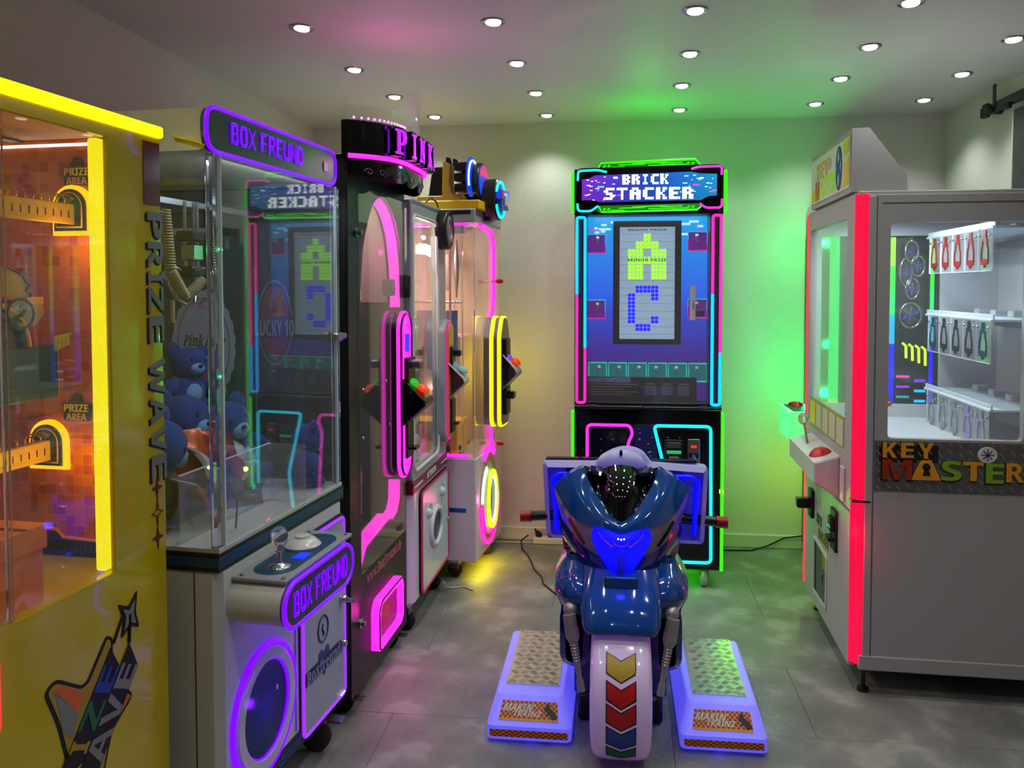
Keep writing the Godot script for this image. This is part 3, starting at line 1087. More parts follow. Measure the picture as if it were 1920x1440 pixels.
	# prize stations
	for p in [[-0.267, 1.787], [0.261, 1.797], [-0.267, 1.441], [0.262, 1.447]]:
		rods(t, p[0], p[1], -0.115, 0.098)
	for i in 6:
		rods(t, -0.257 + i * 0.1045, 1.11, -0.115, 0.094, true)
	# rules panel low in the display
	var rp := bx(t, "rules_panel", V(-0.027, 1.022, -0.075), V(0.57, 0.132, 0.004), "rules_dark", 0.002)
	part(rp, "rules_title_bar", G.new().prism(rrect(-0.195, 1.071, 0.225, 0.024, 0.011), -0.073, -0.0715), "print_dim")
	for i in 5:
		bx(rp, "rules_line", V(-0.17 - 0.02 * (i % 3), 1.048 - i * 0.0135, -0.0722), V(0.25 - 0.04 * (i % 3), 0.0035, 0.0008), "print_olive", 0.0)
	for i in 3:
		var gx := 0.02 + i * 0.085
		bx(rp, "rules_heading", V(gx, 1.052, -0.0722), V(0.045, 0.005, 0.0008), "print_olive", 0.0)
		bx(rp, "rules_diagram", V(gx, 1.018, -0.0722), V(0.06, 0.05, 0.0008), "print_dim", 0.0)
		for l in 5:
			bx(rp, "diagram_line", V(gx - 0.024 + l * 0.012, 1.018, -0.0712), V(0.0015, 0.05, 0.0008), "rules_dark", 0.0)
			bx(rp, "diagram_line", V(gx, 0.998 + l * 0.01, -0.0712), V(0.06, 0.0015, 0.0008), "rules_dark", 0.0)
	bx(t, "display_glass", V(0, 1.445, -0.004), V(0.622, 0.962, 0.004), "glass", 0.0)
	# header
	bx(t, "header_box", V(0, 2.045, -0.2), V(0.755, 0.235, 0.40), "black_metal", 0.004)
	part(t, "header_face", G.new().prism(soft(P2([-0.372, 1.95, -0.352, 1.93, 0.352, 1.93, 0.372, 1.95, 0.372, 2.16, 0.35, 2.175, -0.35, 2.165, -0.372, 2.145]), 0.01), -0.01, 0.02, 0.004), "black_gloss")
	# lit marquee: the print lies on a shaped plate
	var mp := P2([-0.337, 2.107, -0.302, 2.110, -0.272, 2.126, 0.21, 2.138, 0.262, 2.128, 0.34, 2.125, 0.34, 2.018, 0.30, 2.016, 0.262, 1.996, -0.243, 1.99, -0.28, 2.001, -0.337, 2.001])
	var mg := G.new()
	mg.prism(mp, 0.018, 0.024)
	for i in mg.v.size():
		mg.uv[i] = Vector2((mg.v[i].x + 0.337) / 0.677, 1.0 - (mg.v[i].y - 1.99) / 0.148)
	part(t, "marquee", mg, "marquee_print")
	part(t, "corner_neon", G.new().tube(lift(soft(P2([-0.358, 2.10, -0.356, 2.150, -0.254, 2.153, -0.211, 2.142]), 0.018, false), 0.026), 0.0055), "neon_cyan")
	part(t, "corner_neon", G.new().tube(lift(soft(P2([0.213, 2.150, 0.247, 2.161, 0.364, 2.163, 0.362, 2.12]), 0.018, false), 0.026), 0.0055), "neon_pink")
	part(t, "corner_neon", G.new().tube(lift(soft(P2([-0.359, 1.984, -0.357, 1.946, -0.291, 1.944, -0.254, 1.971]), 0.018, false), 0.026), 0.0055), "neon_cyan")
	part(t, "corner_neon", G.new().tube(lift(soft(P2([0.255, 1.979, 0.284, 1.956, 0.364, 1.956, 0.365, 2.0]), 0.018, false), 0.026), 0.0055), "neon_pink")
	var crown := part(t, "crown_plate", G.new().prism(P2([-0.262, 2.16, 0.262, 2.175, 0.236, 2.205, -0.243, 2.192]), -0.03, 0.0, 0.002), "crown_green", "glowing green plate with circuit lines")
	part(crown, "crown_line", G.new().tube(P3([-0.255, 2.162, -0.241, 2.191, 0.234, 2.204, 0.258, 2.176], 0.002), 0.004), "neon_green")
	var low := part(t, "crown_plate", G.new().prism(P2([-0.25, 1.972, 0.25, 1.978, 0.265, 1.963, 0.245, 1.943, -0.24, 1.935, -0.262, 1.947]), 0.018, 0.024, 0.001), "crown_green", "glowing green plate with circuit lines")
	part(low, "crown_line", G.new().tube(P3([-0.25, 1.968, -0.236, 1.939, 0.243, 1.947, 0.262, 1.963], 0.025), 0.0035), "neon_green")
	for k in 2:
		var oy := 2.179 if k == 0 else 1.957
		var oz := 0.002 if k == 0 else 0.025
		var host: Node3D = crown if k == 0 else low
		for p in [[-0.15, -0.02, 0.004], [-0.08, 0.09, 0.009], [0.0, 0.13, -0.003], [0.06, 0.17, 0.006], [-0.19, -0.12, -0.006], [0.11, 0.19, -0.004]]:
			part(host, "circuit_line", G.new().tube(PackedVector3Array([V(p[0], oy + p[2] + p[0] * 0.02, oz), V(p[1], oy + p[2] + p[1] * 0.02, oz)]), 0.002, false, 6), "neon_green")
		for s in [-1, 1]:
			for j in 2:
				var cx: float = s * (0.20 + j * 0.022)
				part(host, "circuit_ring", G.new().tube(P3([cx - 0.007, oy - 0.005 + cx * 0.02, cx - 0.002, oy + 0.005 + cx * 0.02, cx + 0.007, oy + 0.005 + cx * 0.02, cx + 0.002, oy - 0.005 + cx * 0.02], oz), 0.0014, true, 5), "neon_green")
	area_lamp(t, V(0, 1.925, -0.055), V(0, -1, -0.15), 0.55, 0.04, Color(0.75, 0.85, 1.0), 0.08)
	omni(t, V(0.42, 0.5, 0.0), Color(0.45, 1.0, 0.1), 0.05, 0.1)
	omni(t, V(0, 2.26, -0.25), Color(0.15, 1.0, 0.18), 0.07, 0.1)
	area_lamp(t, V(0, 0.095, -0.2), V(0, -1, 0), 0.6, 0.4, Color(0.15, 1.0, 0.1), 0.14)
	# the prize on the right-hand station
	var pb := thing("prize_box", "slim white upright carton standing on the right prize station of the stacker game", "box", V(0.164 + 0.235, 1.385, -4.085), 0.12)
	bx(pb, "carton", V(0, 0.09, 0), V(0.028, 0.18, 0.022), "print_white", 0.001)
	bx(pb, "carton_print", V(0.0, 0.08, 0.0113), V(0.006, 0.05, 0.0006), "print_grey", 0.0)
	bx(pb, "holder", V(0.035, 0.035, -0.004), V(0.05, 0.03, 0.02), "brown_plastic", 0.003)


func key_pane(parent: Node, x: float, y: float, z: float, s: float, mat: String) -> void:
	# a clear hanging plate with a bottle-shaped keyhole outlined in colour
	var p := bx(parent, "keyhole_plate", V(x, y - 0.075 * s, z), V(0.118, 0.165 * s, 0.004), "acrylic", 0.0)
	var o := P2([0.0, 0.0, 0.012, 0.0, 0.012, 0.026, 0.022, 0.034, 0.022, 0.055, 0.032, 0.072, 0.034, 0.115, 0.026, 0.13, 0.008, 0.132, 0.006, 0.142, 0.0, 0.143])
	var full := PackedVector2Array()
	var inner := PackedVector2Array()
	for q in o:
		full.append(Vector2(x + q.x, y - (0.003 + q.y) * s))
	for i in range(o.size() - 2, 0, -1):
		full.append(Vector2(x - o[i].x, y - (0.003 + o[i].y) * s))
	inner = P2([x - 0.017, y - 0.045 * s, x - 0.017, y - 0.06 * s, x - 0.026, y - 0.077 * s, x - 0.027, y - 0.112 * s, x + 0.027, y - 0.112 * s, x + 0.026, y - 0.077 * s, x + 0.017, y - 0.06 * s, x + 0.017, y - 0.045 * s])
	part(p, "keyhole_outline", G.new().prism(full, z + 0.002, z + 0.006, 0.0, [inner]), mat)
	bx(p, "plate_edge", V(x - 0.0585, y - 0.075 * s, z + 0.001), V(0.002, 0.165 * s, 0.006), "edge_white", 0.0)
	bx(p, "plate_edge", V(x, y - 0.157 * s, z + 0.001), V(0.118, 0.002, 0.006), "edge_white", 0.0)
	for d in [-0.045, 0.045]:
		part(p, "clip", G.new().ball(V(x + d, y - 0.022 * s, z + 0.005), V(0.006, 0.006, 0.005), 8), "chrome")

func key_machine() -> void:
	var t := thing("key_prize_machine", "grey key-game prize cabinet with red lit corner columns and a chequer-plate sign on its side", "prize machine", V(0.9094, 0, -3.4408), deg_to_rad(-91.9))
	var D := 0.9
	# shell; the front runs along x, the near side is the +x side
	bx(t, "lower_front", V(0.0, 0.395, -0.015), V(0.809, 0.59, 0.03), "key_grey", 0.004)
	bx(t, "base_rail", V(0.424, 0.13, -D / 2 - 0.02), V(0.03, 0.055, D - 0.02), "key_grey", 0.003)
	bx(t, "corner_strip", V(0.43, 1.0, -0.056), V(0.014, 1.79, 0.028), "key_grey", 0.003)
	bx(t, "lower_body", V(0, 0.39, -D / 2), V(0.80, 0.57, D - 0.06), "key_dark", 0.002)
	# upper near side with its window
	part(t, "near_side_panel", G.new().at(V(0.405, 0, 0), Basis(Vector3.UP, PI / 2)).prism(P2([0.045, 0.10, D, 0.10, D, 1.9, 0.045, 1.9]), 0.0, 0.03, 0.002, [soft(P2([0.12, 0.99, 0.592, 0.99, 0.592, 1.797, 0.12, 1.797]), 0.02)]), "key_grey")
	bx(t, "near_side_glass", V(0.41, 1.395, -0.345), V(0.004, 0.82, 0.50), "glass", 0.0)
	bx(t, "top_seam", V(0.4352, 1.868, -D / 2 - 0.04), V(0.001, 0.004, D - 0.1), "key_dark", 0.0)
	bx(t, "side_seam", V(0.4352, 1.0, -0.0715), V(0.001, 1.79, 0.003), "key_dark", 0.0)
	bx(t, "split_line", V(0.4145, 0.747, -0.03), V(0.046, 0.007, 0.066), "black_metal", 0.0)
	# upper front with its window
	part(t, "front_frame", G.new().prism(P2([-0.4, 0.70, 0.40, 0.70, 0.40, 1.91, -0.40, 1.91]), -0.03, 0.0, 0.002, [soft(P2([-0.365, 0.905, 0.30, 0.905, 0.30, 1.824, -0.365, 1.824]), 0.03)]), "key_grey")
	bx(t, "front_glass", V(-0.03, 1.365, -0.012), V(0.68, 0.93, 0.004), "glass", 0.0)
	var band := bx(t, "window_print", V(-0.04, 0.975, -0.006), V(0.62, 0.13, 0.003), "print_lime_pale", 0.0)
	for i in 5:
		bx(band, "print_card", V(-0.29 + i * 0.125, 0.972, -0.004), V(0.10, 0.105, 0.002), "print_cream" if i else "print_yellow", 0.0)
	bx(t, "roof", V(0, 1.905, -D / 2 - 0.01), V(0.84, 0.02, D), "key_grey", 0.003)
	# red light columns at the two front corners
	part(t, "light_column", G.new().at(V(0.405, 0, -0.012), Basis(Vector3.RIGHT, -PI / 2)).prism(soft(P2([-0.004, -0.014, 0.004, -0.014, 0.029, 0.022, 0.029, 0.036, -0.004, 0.036]), 0.006), 0.12, 0.744, 0.004), "neon_red")
	part(t, "light_column", G.new().at(V(0.405, 0, -0.012), Basis(Vector3.RIGHT, -PI / 2)).prism(soft(P2([-0.004, -0.014, 0.004, -0.014, 0.029, 0.022, 0.029, 0.036, -0.004, 0.036]), 0.006), 0.75, 1.905, 0.004), "neon_red")
	part(t, "light_column", G.new().at(V(-0.417, 0, -0.01), Basis(Vector3.RIGHT, -PI / 2)).prism(oval(0, 0, 0.016, 0.016, 16), 0.12, 1.905, 0.004), "neon_coral")
	# header with the lit print
	var hp := P2([0.012, 1.915, 0.012, 2.155, -0.05, 2.155, -0.185, 1.975, -0.19, 1.915])
	var hb := Basis(Vector3(0, 0, 1), Vector3(0, 1, 0), Vector3(-1, 0, 0))
	part(t, "header", G.new().at(V(0.395, 0, 0), hb).prism(hp, 0.0, 0.70, 0.004), "key_grey")
	var sg := bx(t, "header_sign", V(0.05, 2.033, 0.0145), V(0.66, 0.195, 0.005), "sign_pale", 0.001)
	var z := 0.017
	text(sg, "sign_word", "KEY", V(-0.06, 2.065, z), 0.21, 0.07, 0.002, "print_yellow")
	text(sg, "sign_word", "M", V(-0.155, 1.985, z), 0.07, 0.085, 0.002, "print_orange")
	text(sg, "sign_word", "ASTER", V(0.035, 1.99, z), 0.27, 0.08, 0.002, "print_lime_lit")
	part(sg, "sign_coin", G.new().prism(oval(0.065, 2.075, 0.03, 0.026, 20), z, z + 0.002), "print_cream")
	part(sg, "sign_key", G.new().prism(oval(0.225, 2.03, 0.045, 0.088, 32), z, z + 0.003, 0.0, [oval(0.212, 2.075, 0.016, 0.026, 16), oval(0.215, 1.985, 0.016, 0.028, 16), oval(0.247, 2.035, 0.013, 0.026, 16)]), "print_blue", "blue key bow with three holes")
	part(sg, "sign_patch", G.new().prism(P2([0.30, 2.12, 0.37, 2.12, 0.37, 2.075, 0.315, 2.065]), z, z + 0.002), "print_yellow")
	part(sg, "sign_patch", G.new().prism(P2([0.33, 2.05, 0.37, 2.055, 0.37, 1.95, 0.25, 1.945, 0.31, 1.99]), z, z + 0.002), "print_yellow")
	part(sg, "sign_patch", G.new().prism(P2([-0.27, 1.945, -0.16, 1.945, -0.16, 1.99, -0.25, 2.0]), z, z + 0.002), "print_yellow")
	# control console
	var cs := part(t, "console", G.new().at(V(-0.285, 0, 0), hb * Basis(Vector3.UP, PI)).prism(P2([0.0, 0.70, -0.1, 0.765, -0.1, 0.845, 0.0, 0.875]), 0.0, 0.52, 0.006), "white_satin")
	part(cs, "joystick_shaft", G.new().tube(PackedVector3Array([V(-0.10, 0.85, 0.055), V(-0.14, 0.945, 0.065)]), 0.005), "chrome")
	part(cs, "joystick_knob", G.new().ball(V(-0.147, 0.962, 0.068), V(0.022, 0.027, 0.022), 14), "clear_rod")
	part(cs, "push_button", G.new().at(V(0.12, 0.858, 0.05), Basis(Vector3.RIGHT, 0.28)).lathe(P2([0, 0, 0.045, 0.0, 0.047, 0.004, 0.036, 0.018, 0.018, 0.028, 0, 0.03]), 20), "jewel_red")
	bx(t, "console_bracket", V(0.30, 0.78, 0.004), V(0.05, 0.14, 0.012), "white_satin", 0.004)
	# lower front details
	part(t, "speaker_grille", G.new().prism(rrect(-0.13, 0.62, 0.10, 0.10, 0.004), 0.0, 0.001), "key_grey")
	for i in 6:
		for j in 8:
			bx(t, "grille_slot", V(-0.17 + i * 0.016, 0.582 + j * 0.011, 0.0012), V(0.008, 0.003, 0.001), "black_metal", 0.0)
	var cm := bx(t, "coin_mechanism", V(-0.24, 0.555, 0.008), V(0.07, 0.13, 0.016), "black_metal", 0.003)
	bx(cm, "coin_chute", V(-0.24, 0.555, 0.045), V(0.05, 0.045, 0.06), "black_gloss", 0.006)
	var bm := bx(t, "bill_acceptor", V(0.18, 0.56, 0.006), V(0.085, 0.17, 0.012), "black_metal", 0.003)
	bx(bm, "bill_bezel", V(0.18, 0.585, 0.016), V(0.05, 0.06, 0.02), "dark_green_plastic", 0.004)
	bx(bm, "bill_slot_light", V(0.18, 0.575, 0.027), V(0.04, 0.008, 0.002), "jewel_teal", 0.0)
	bx(bm, "bill_mouth", V(0.18, 0.525, 0.02), V(0.06, 0.02, 0.03), "black_gloss", 0.003)
	text(t, "front_word", "KEY", V(-0.10, 0.515, 0.001), 0.10, 0.045, 0.0015, "print_slate")
	text(t, "front_word", "MASTER", V(-0.02, 0.455, 0.001), 0.19, 0.045, 0.0015, "print_olive_lit")
	part(t, "prize_door_frame", G.new().prism(soft(P2([-0.20, 0.155, 0.055, 0.165, 0.055, 0.405, -0.20, 0.42]), 0.02), -0.01, 0.006, 0.002, [soft(P2([-0.185, 0.17, 0.04, 0.178, 0.04, 0.39, -0.185, 0.405]), 0.012)]), "white_satin")
	var pd := bx(t, "prize_door", V(-0.07, 0.285, -0.002), V(0.23, 0.24, 0.006), "key_dark", 0.0)
	bx(pd, "door_print", V(-0.0, 0.355, 0.002), V(0.07, 0.06, 0.002), "print_olive_lit", 0.0)
	part(pd, "door_print", G.new().tube(lift(oval(0.0, 0.27, 0.03, 0.035, 20), 0.002), 0.003, true, 6), "print_slate")
	bx(pd, "door_slot", V(-0.165, 0.285, 0.002), V(0.008, 0.22, 0.003), "black_metal", 0.0)
	# chequer-plate sign with the game's name on the near side
	var sb := Basis(Vector3.UP, PI / 2)
	var sx := 0.4365
	var pl := bx(t, "tread_plate_sign", V(sx - 0.0005, 0.886, -0.36), V(0.003, 0.19, 0.57), "tread_grey", 0.0)
	var bars := G.new()
	for i in 16:
		for j in 6:
			bars.at(V(sx + 0.0012, 0.803 + j * 0.033 + (0.008 if i % 2 else 0.0), -0.09 - i * 0.036), Basis(Vector3.RIGHT, 0.6))
			bars.box(V(0, 0, 0), V(0.0012, 0.022, 0.005), 0.0005)
	var tb := part(pl, "tread_bars", bars, "tread_light")
	tb.set_meta("kind", "stuff")
	# letters along -z, seen from +x
	var word := func(s: String, zc: float, y: float, w: float, h: float, mat: String) -> void:
		var gg := G.new().at(V(sx + 0.001, y, zc), sb)
		letters(s, w * 1.1, h * 1.12, 0.002, true, false, 0.0, gg)
		part(pl, "sign_shadow", gg, "print_black")
		var g2 := G.new().at(V(sx + 0.003, y + 0.003, zc), sb)
		letters(s, w, h, 0.004, true, false, 0.0, g2)
		part(pl, "sign_letter", g2, mat)
	bx(pl, "sign_stripe", V(sx + 0.0005, 0.935, -0.195), V(0.002, 0.066, 0.21), "print_black", 0.0)
	word.call("K", -0.128, 0.945, 0.05, 0.058, "print_amber")
	word.call("E", -0.19, 0.945, 0.045, 0.055, "print_amber")
	word.call("Y", -0.255, 0.945, 0.055, 0.058, "print_amber")
	word.call("M", -0.155, 0.872, 0.105, 0.075, "print_brick")
	var ag := G.new().at(V(sx + 0.003, 0, 0), sb)
	ag.prism(P2([0.205, 0.838, 0.31, 0.838, 0.275, 0.912, 0.24, 0.912]), 0.0, 0.004, 0.001)
	part(pl, "sign_letter", ag, "print_amber", "letter A with a keyhole")
	var kh := G.new().at(V(sx + 0.0075, 0, 0), sb)
	kh.prism(oval(0.257, 0.888, 0.014, 0.014, 16), 0.0, 0.001)
	kh.prism(P2([0.243, 0.855, 0.272, 0.855, 0.263, 0.883, 0.252, 0.883]), 0.0, 0.001)
	part(pl, "sign_keyhole", kh, "print_black")
	word.call("S", -0.345, 0.873, 0.07, 0.075, "print_lime")
	word.call("T", -0.42, 0.873, 0.07, 0.07, "print_amber")
	word.call("E", -0.495, 0.868, 0.06, 0.073, "print_lime")
	word.call("R", -0.565, 0.873, 0.06, 0.07, "print_amber")
	var rim := G.new().at(V(sx + 0.001, 0, 0), sb)
	rim.prism(oval(0.47, 0.938, 0.034, 0.030, 24), 0.0, 0.003, 0.001)
	var wheel := part(pl, "sign_wheel", rim, "print_white", "white lock dial above the letters")
	for i in 4:
		var sp := G.new().at(V(sx + 0.0045, 0.938, -0.47), sb * Basis(Vector3.BACK, PI / 4 * i))
		sp.box(V(0, 0, 0), V(0.045, 0.003, 0.001))
		part(wheel, "dial_spoke", sp, "print_black")
	var ar := G.new().at(V(sx + 0.001, 0, 0), sb)
	ar.tube(P3([0.085, 0.838, 0.105, 0.895, 0.113, 0.93], 0.0), 0.002, false, 5)
	ar.prism(P2([0.107, 0.926, 0.121, 0.922, 0.125, 0.945]), 0.0, 0.003)
	part(pl, "sign_arrow", ar, "print_dark_olive")
	# cabin: white walls, racks of keyhole plates
	bx(t, "cabin_back", V(0, 1.38, -0.86), V(0.80, 1.04, 0.02), "key_white", 0.0)
	var fs := part(t, "far_side_frame", G.new().at(V(-0.42, 0, 0), sb).prism(P2([0.03, 0.70, D - 0.04, 0.70, D - 0.04, 1.9, 0.03, 1.9]), 0.0, 0.02, 0.0, [P2([0.06, 1.0, 0.60, 1.0, 0.60, 1.80, 0.06, 1.80])]), "key_white")
	bx(fs, "far_side_glass", V(-0.41, 1.4, -0.33), V(0.004, 0.80, 0.54), "glass", 0.0)
	bx(t, "cabin_floor", V(0, 0.93, -0.44), V(0.80, 0.02, 0.84), "key_white", 0.0)
	bx(t, "cabin_ceiling", V(0, 1.875, -0.44), V(0.80, 0.02, 0.84), "key_white", 0.0)
	var lp := bx(t, "cabin_lamp", V(0.05, 1.858, -0.28), V(0.5, 0.012, 0.05), "cabin_light", 0.002)
	area_lamp(lp, V(0.05, 1.848, -0.30), V(0, -1, 0), 0.5, 0.05, Color(0.90, 0.97, 1.0), 0.72)
	bx(t, "cabin_post", V(0.02, 1.4, -0.835), V(0.03, 0.92, 0.04), "key_pale", 0.002)
	part(t, "cabin_hatch", G.new().tube(lift(oval(0.18, 1.55, 0.03, 0.09, 24), -0.847), 0.0025, true, 6), "key_pale")
	var rows := [[1.775, 1.0, "key_red"], [1.425, 1.0, "key_teal"], [1.085, 1.0, "key_pale"]]
	for ri in 3:
		var y: float = rows[ri][0]
		var sh := bx(t, "rack_shelf", V(0.03, y + 0.006, -0.64), V(0.68, 0.01, 0.28), "edge_white", 0.002)
		bx(sh, "shelf_lip", V(0.03, y + 0.018, -0.51), V(0.68, 0.022, 0.006), "edge_white", 0.001)
		bx(sh, "shelf_rail", V(0.03, y - 0.03, -0.82), V(0.74, 0.03, 0.02), "key_pale", 0.002)
		for i in 4:
			bx(sh, "shelf_divider", V(-0.2 + i * 0.16, y + 0.022, -0.70), V(0.05, 0.03, 0.05), "key_white", 0.004)
		for i in 5:
			var mat: String = rows[ri][2]
			if ri == 1 and (i == 2 or i == 3 or i == 1):
				mat = "key_slate"
			if ri == 2 and i > 2:
				mat = "key_lilac"
			key_pane(t, -0.20 + i * 0.128, y, -0.50, 1.0, mat)
	bx(t, "guide_rod", V(0.36, 1.12, -0.115), V(0.006, 0.26, 0.006), "steel", 0.001)
	var kc := part(t, "key_carriage", G.new().tube(PackedVector3Array([V(0.36, 1.10, -0.115), V(0.30, 1.10, -0.16)]), 0.003), "steel")
	bx(kc, "carriage_block", V(0.36, 1.10, -0.115), V(0.025, 0.03, 0.025), "blue_band", 0.004)
	part(kc, "key_tip", G.new().ball(V(0.30, 1.10, -0.16), V(0.012, 0.012, 0.016), 12).ball(V(0.30, 1.123, -0.16), V(0.006, 0.02, 0.006), 10), "gold")
	for p in [[0.4, -0.06], [-0.38, -0.06], [0.39, -0.82], [-0.38, -0.82]]:
		part(t, "levelling_foot", G.new().at(V(p[0] * 0.97, 0, p[1])).lathe(P2([0, 0, 0.022, 0, 0.022, 0.012, 0.008, 0.018, 0.008, 0.10, 0, 0.10]), 14), "black_metal")
	omni(t, V(0.47, 0.6, 0.06), Color(1.0, 0.1, 0.25), 0.02, 0.08)

func far_machine() -> void:
	var t := thing("wheel_game", "dark game cabinet with rainbow light strips half hidden behind the grey key cabinet", "arcade machine", V(1.40, 0, -4.30))
	bx(t, "body", V(0.05, 1.0, 0.0), V(0.70, 1.9, 0.70), "black_metal", 0.006)
	for s in [0, 1]:
		var x: float = -0.055 + s * 0.185
		var w := 0.022 if s == 0 else 0.014
		var ys := [1.80, 1.66, 1.54, 1.42, 1.28, 0.99]
		var ms := ["strip_lime", "strip_green", "strip_mint", "strip_aqua", "strip_blue"]
		for i in 5:
			bx(t, "light_strip", V(x, (ys[i] + ys[i + 1]) / 2, 0.356), V(w, ys[i] - ys[i + 1], 0.012), ms[i], 0.0)
	bx(t, "side_picture", V(0.035, 1.42, 0.352), V(0.16, 0.78, 0.004), "side_green", 0.0)
	for p in [[0.03, 1.73, 0.03, 0.05], [0.005, 1.63, 0.028, 0.065], [0.06, 1.66, 0.03, 0.05], [0.035, 1.55, 0.03, 0.05], [0.03, 1.42, 0.05, 0.06]]:
		var w := part(t, "chrome_wheel", G.new().tube(lift(oval(p[0], p[1], p[2], p[3], 24), 0.362), 0.006, true, 8), "chrome")
		part(w, "wheel_face", G.new().prism(oval(p[0], p[1], p[2] * 0.75, p[3] * 0.75, 20), 0.355, 0.360), "dark_grey")
		for q in 3:
			part(w, "wheel_spoke", G.new().at(V(p[0], p[1], 0.362), Basis(Vector3.BACK, PI / 3 * q + 0.4)).box(Vector3.ZERO, V(p[2] * 1.7, 0.006, 0.004), 0.001), "planet_blue" if q == 0 else "chrome")
	for i in 4:
		part(t, "yellow_arc", G.new().tube(P3([-0.005 + i * 0.03, 1.285 - i * 0.006, 0.012 + i * 0.03, 1.27 - i * 0.006, 0.014 + i * 0.03, 1.21 - i * 0.012], 0.358), 0.006, false, 6), "neon_lime")
	for i in 3:
		bx(t, "picture_light", V(0.0, 1.12 - i * 0.05, 0.358), V(0.06, 0.01, 0.004), ["neon_rose", "led_violet", "neon_teal"][i], 0.0)
		bx(t, "picture_light", V(0.08, 1.10 - i * 0.05, 0.358), V(0.05, 0.012, 0.004), ["neon_violet", "neon_sky", "neon_sky"][i], 0.0)
	# its front corner light and console stick out past the key cabinet
	part(t, "corner_light", G.new().at(V(-0.31, 0, 0.31)).lathe(P2([0, 0.3, 0.03, 0.3, 0.03, 1.0, 0, 1.0]), 14), "strip_lime")
	part(t, "corner_light", G.new().at(V(-0.31, 0, 0.31)).lathe(P2([0, 1.0, 0.03, 1.0, 0.03, 1.9, 0, 1.9]), 14), "strip_mint")
	var c := part(t, "console", G.new().at(V(-0.30, 0, 0.25), Basis(Vector3(0, 0, -1), Vector3(0, 1, 0), Vector3(1, 0, 0)) ).prism(P2([-0.1, 0.80, 0.1, 0.80, 0.12, 0.83, 0.14, 0.94, -0.14, 0.94]), -0.24, 0.0, 0.01), "console_mint")
	part(c, "push_button", G.new().at(V(-0.465, 0.94, 0.17)).lathe(P2([0, 0, 0.04, 0.0, 0.036, 0.014, 0.02, 0.022, 0, 0.024]), 18), "jewel_red")
	bx(c, "console_plate", V(-0.47, 0.942, 0.25), V(0.10, 0.004, 0.22), "black_metal", 0.001)
	omni(t, V(-0.35, 0.98, -0.08), Color(0.0, 1.0, 0.45), 0.11, 0.01)
	omni(t, V(-0.34, 1.25, 0.0), Color(0.0, 1.0, 0.45), 0.06, 0.01)
	omni(t, V(-0.34, 0.50, -0.05), Color(0.80, 0.92, 0.05), 0.06, 0.1)
	omni(t, V(-0.34, 1.8, -0.1), Color(0.15, 1.0, 0.42), 0.10, 0.1)


func tile_image() -> Image:
	var im := Image.create(512, 640, false, Image.FORMAT_RGB8)
	var r := RandomNumberGenerator.new()
	r.seed = 2
	for i in 32:
		for j in 40:
			var c := Color(0.80, 0.40, 0.03)
			var q := r.randf()
			if q < 0.22:
				c = Color(0.68, 0.29, 0.02)
			elif q < 0.5:
				c = Color(0.75, 0.35, 0.02)
			im.fill_rect(Rect2i(i * 16, j * 16, 16, 16), Color(0.84, 0.46, 0.06))
			im.fill_rect(Rect2i(i * 16, j * 16, 15, 15), c)
	return im

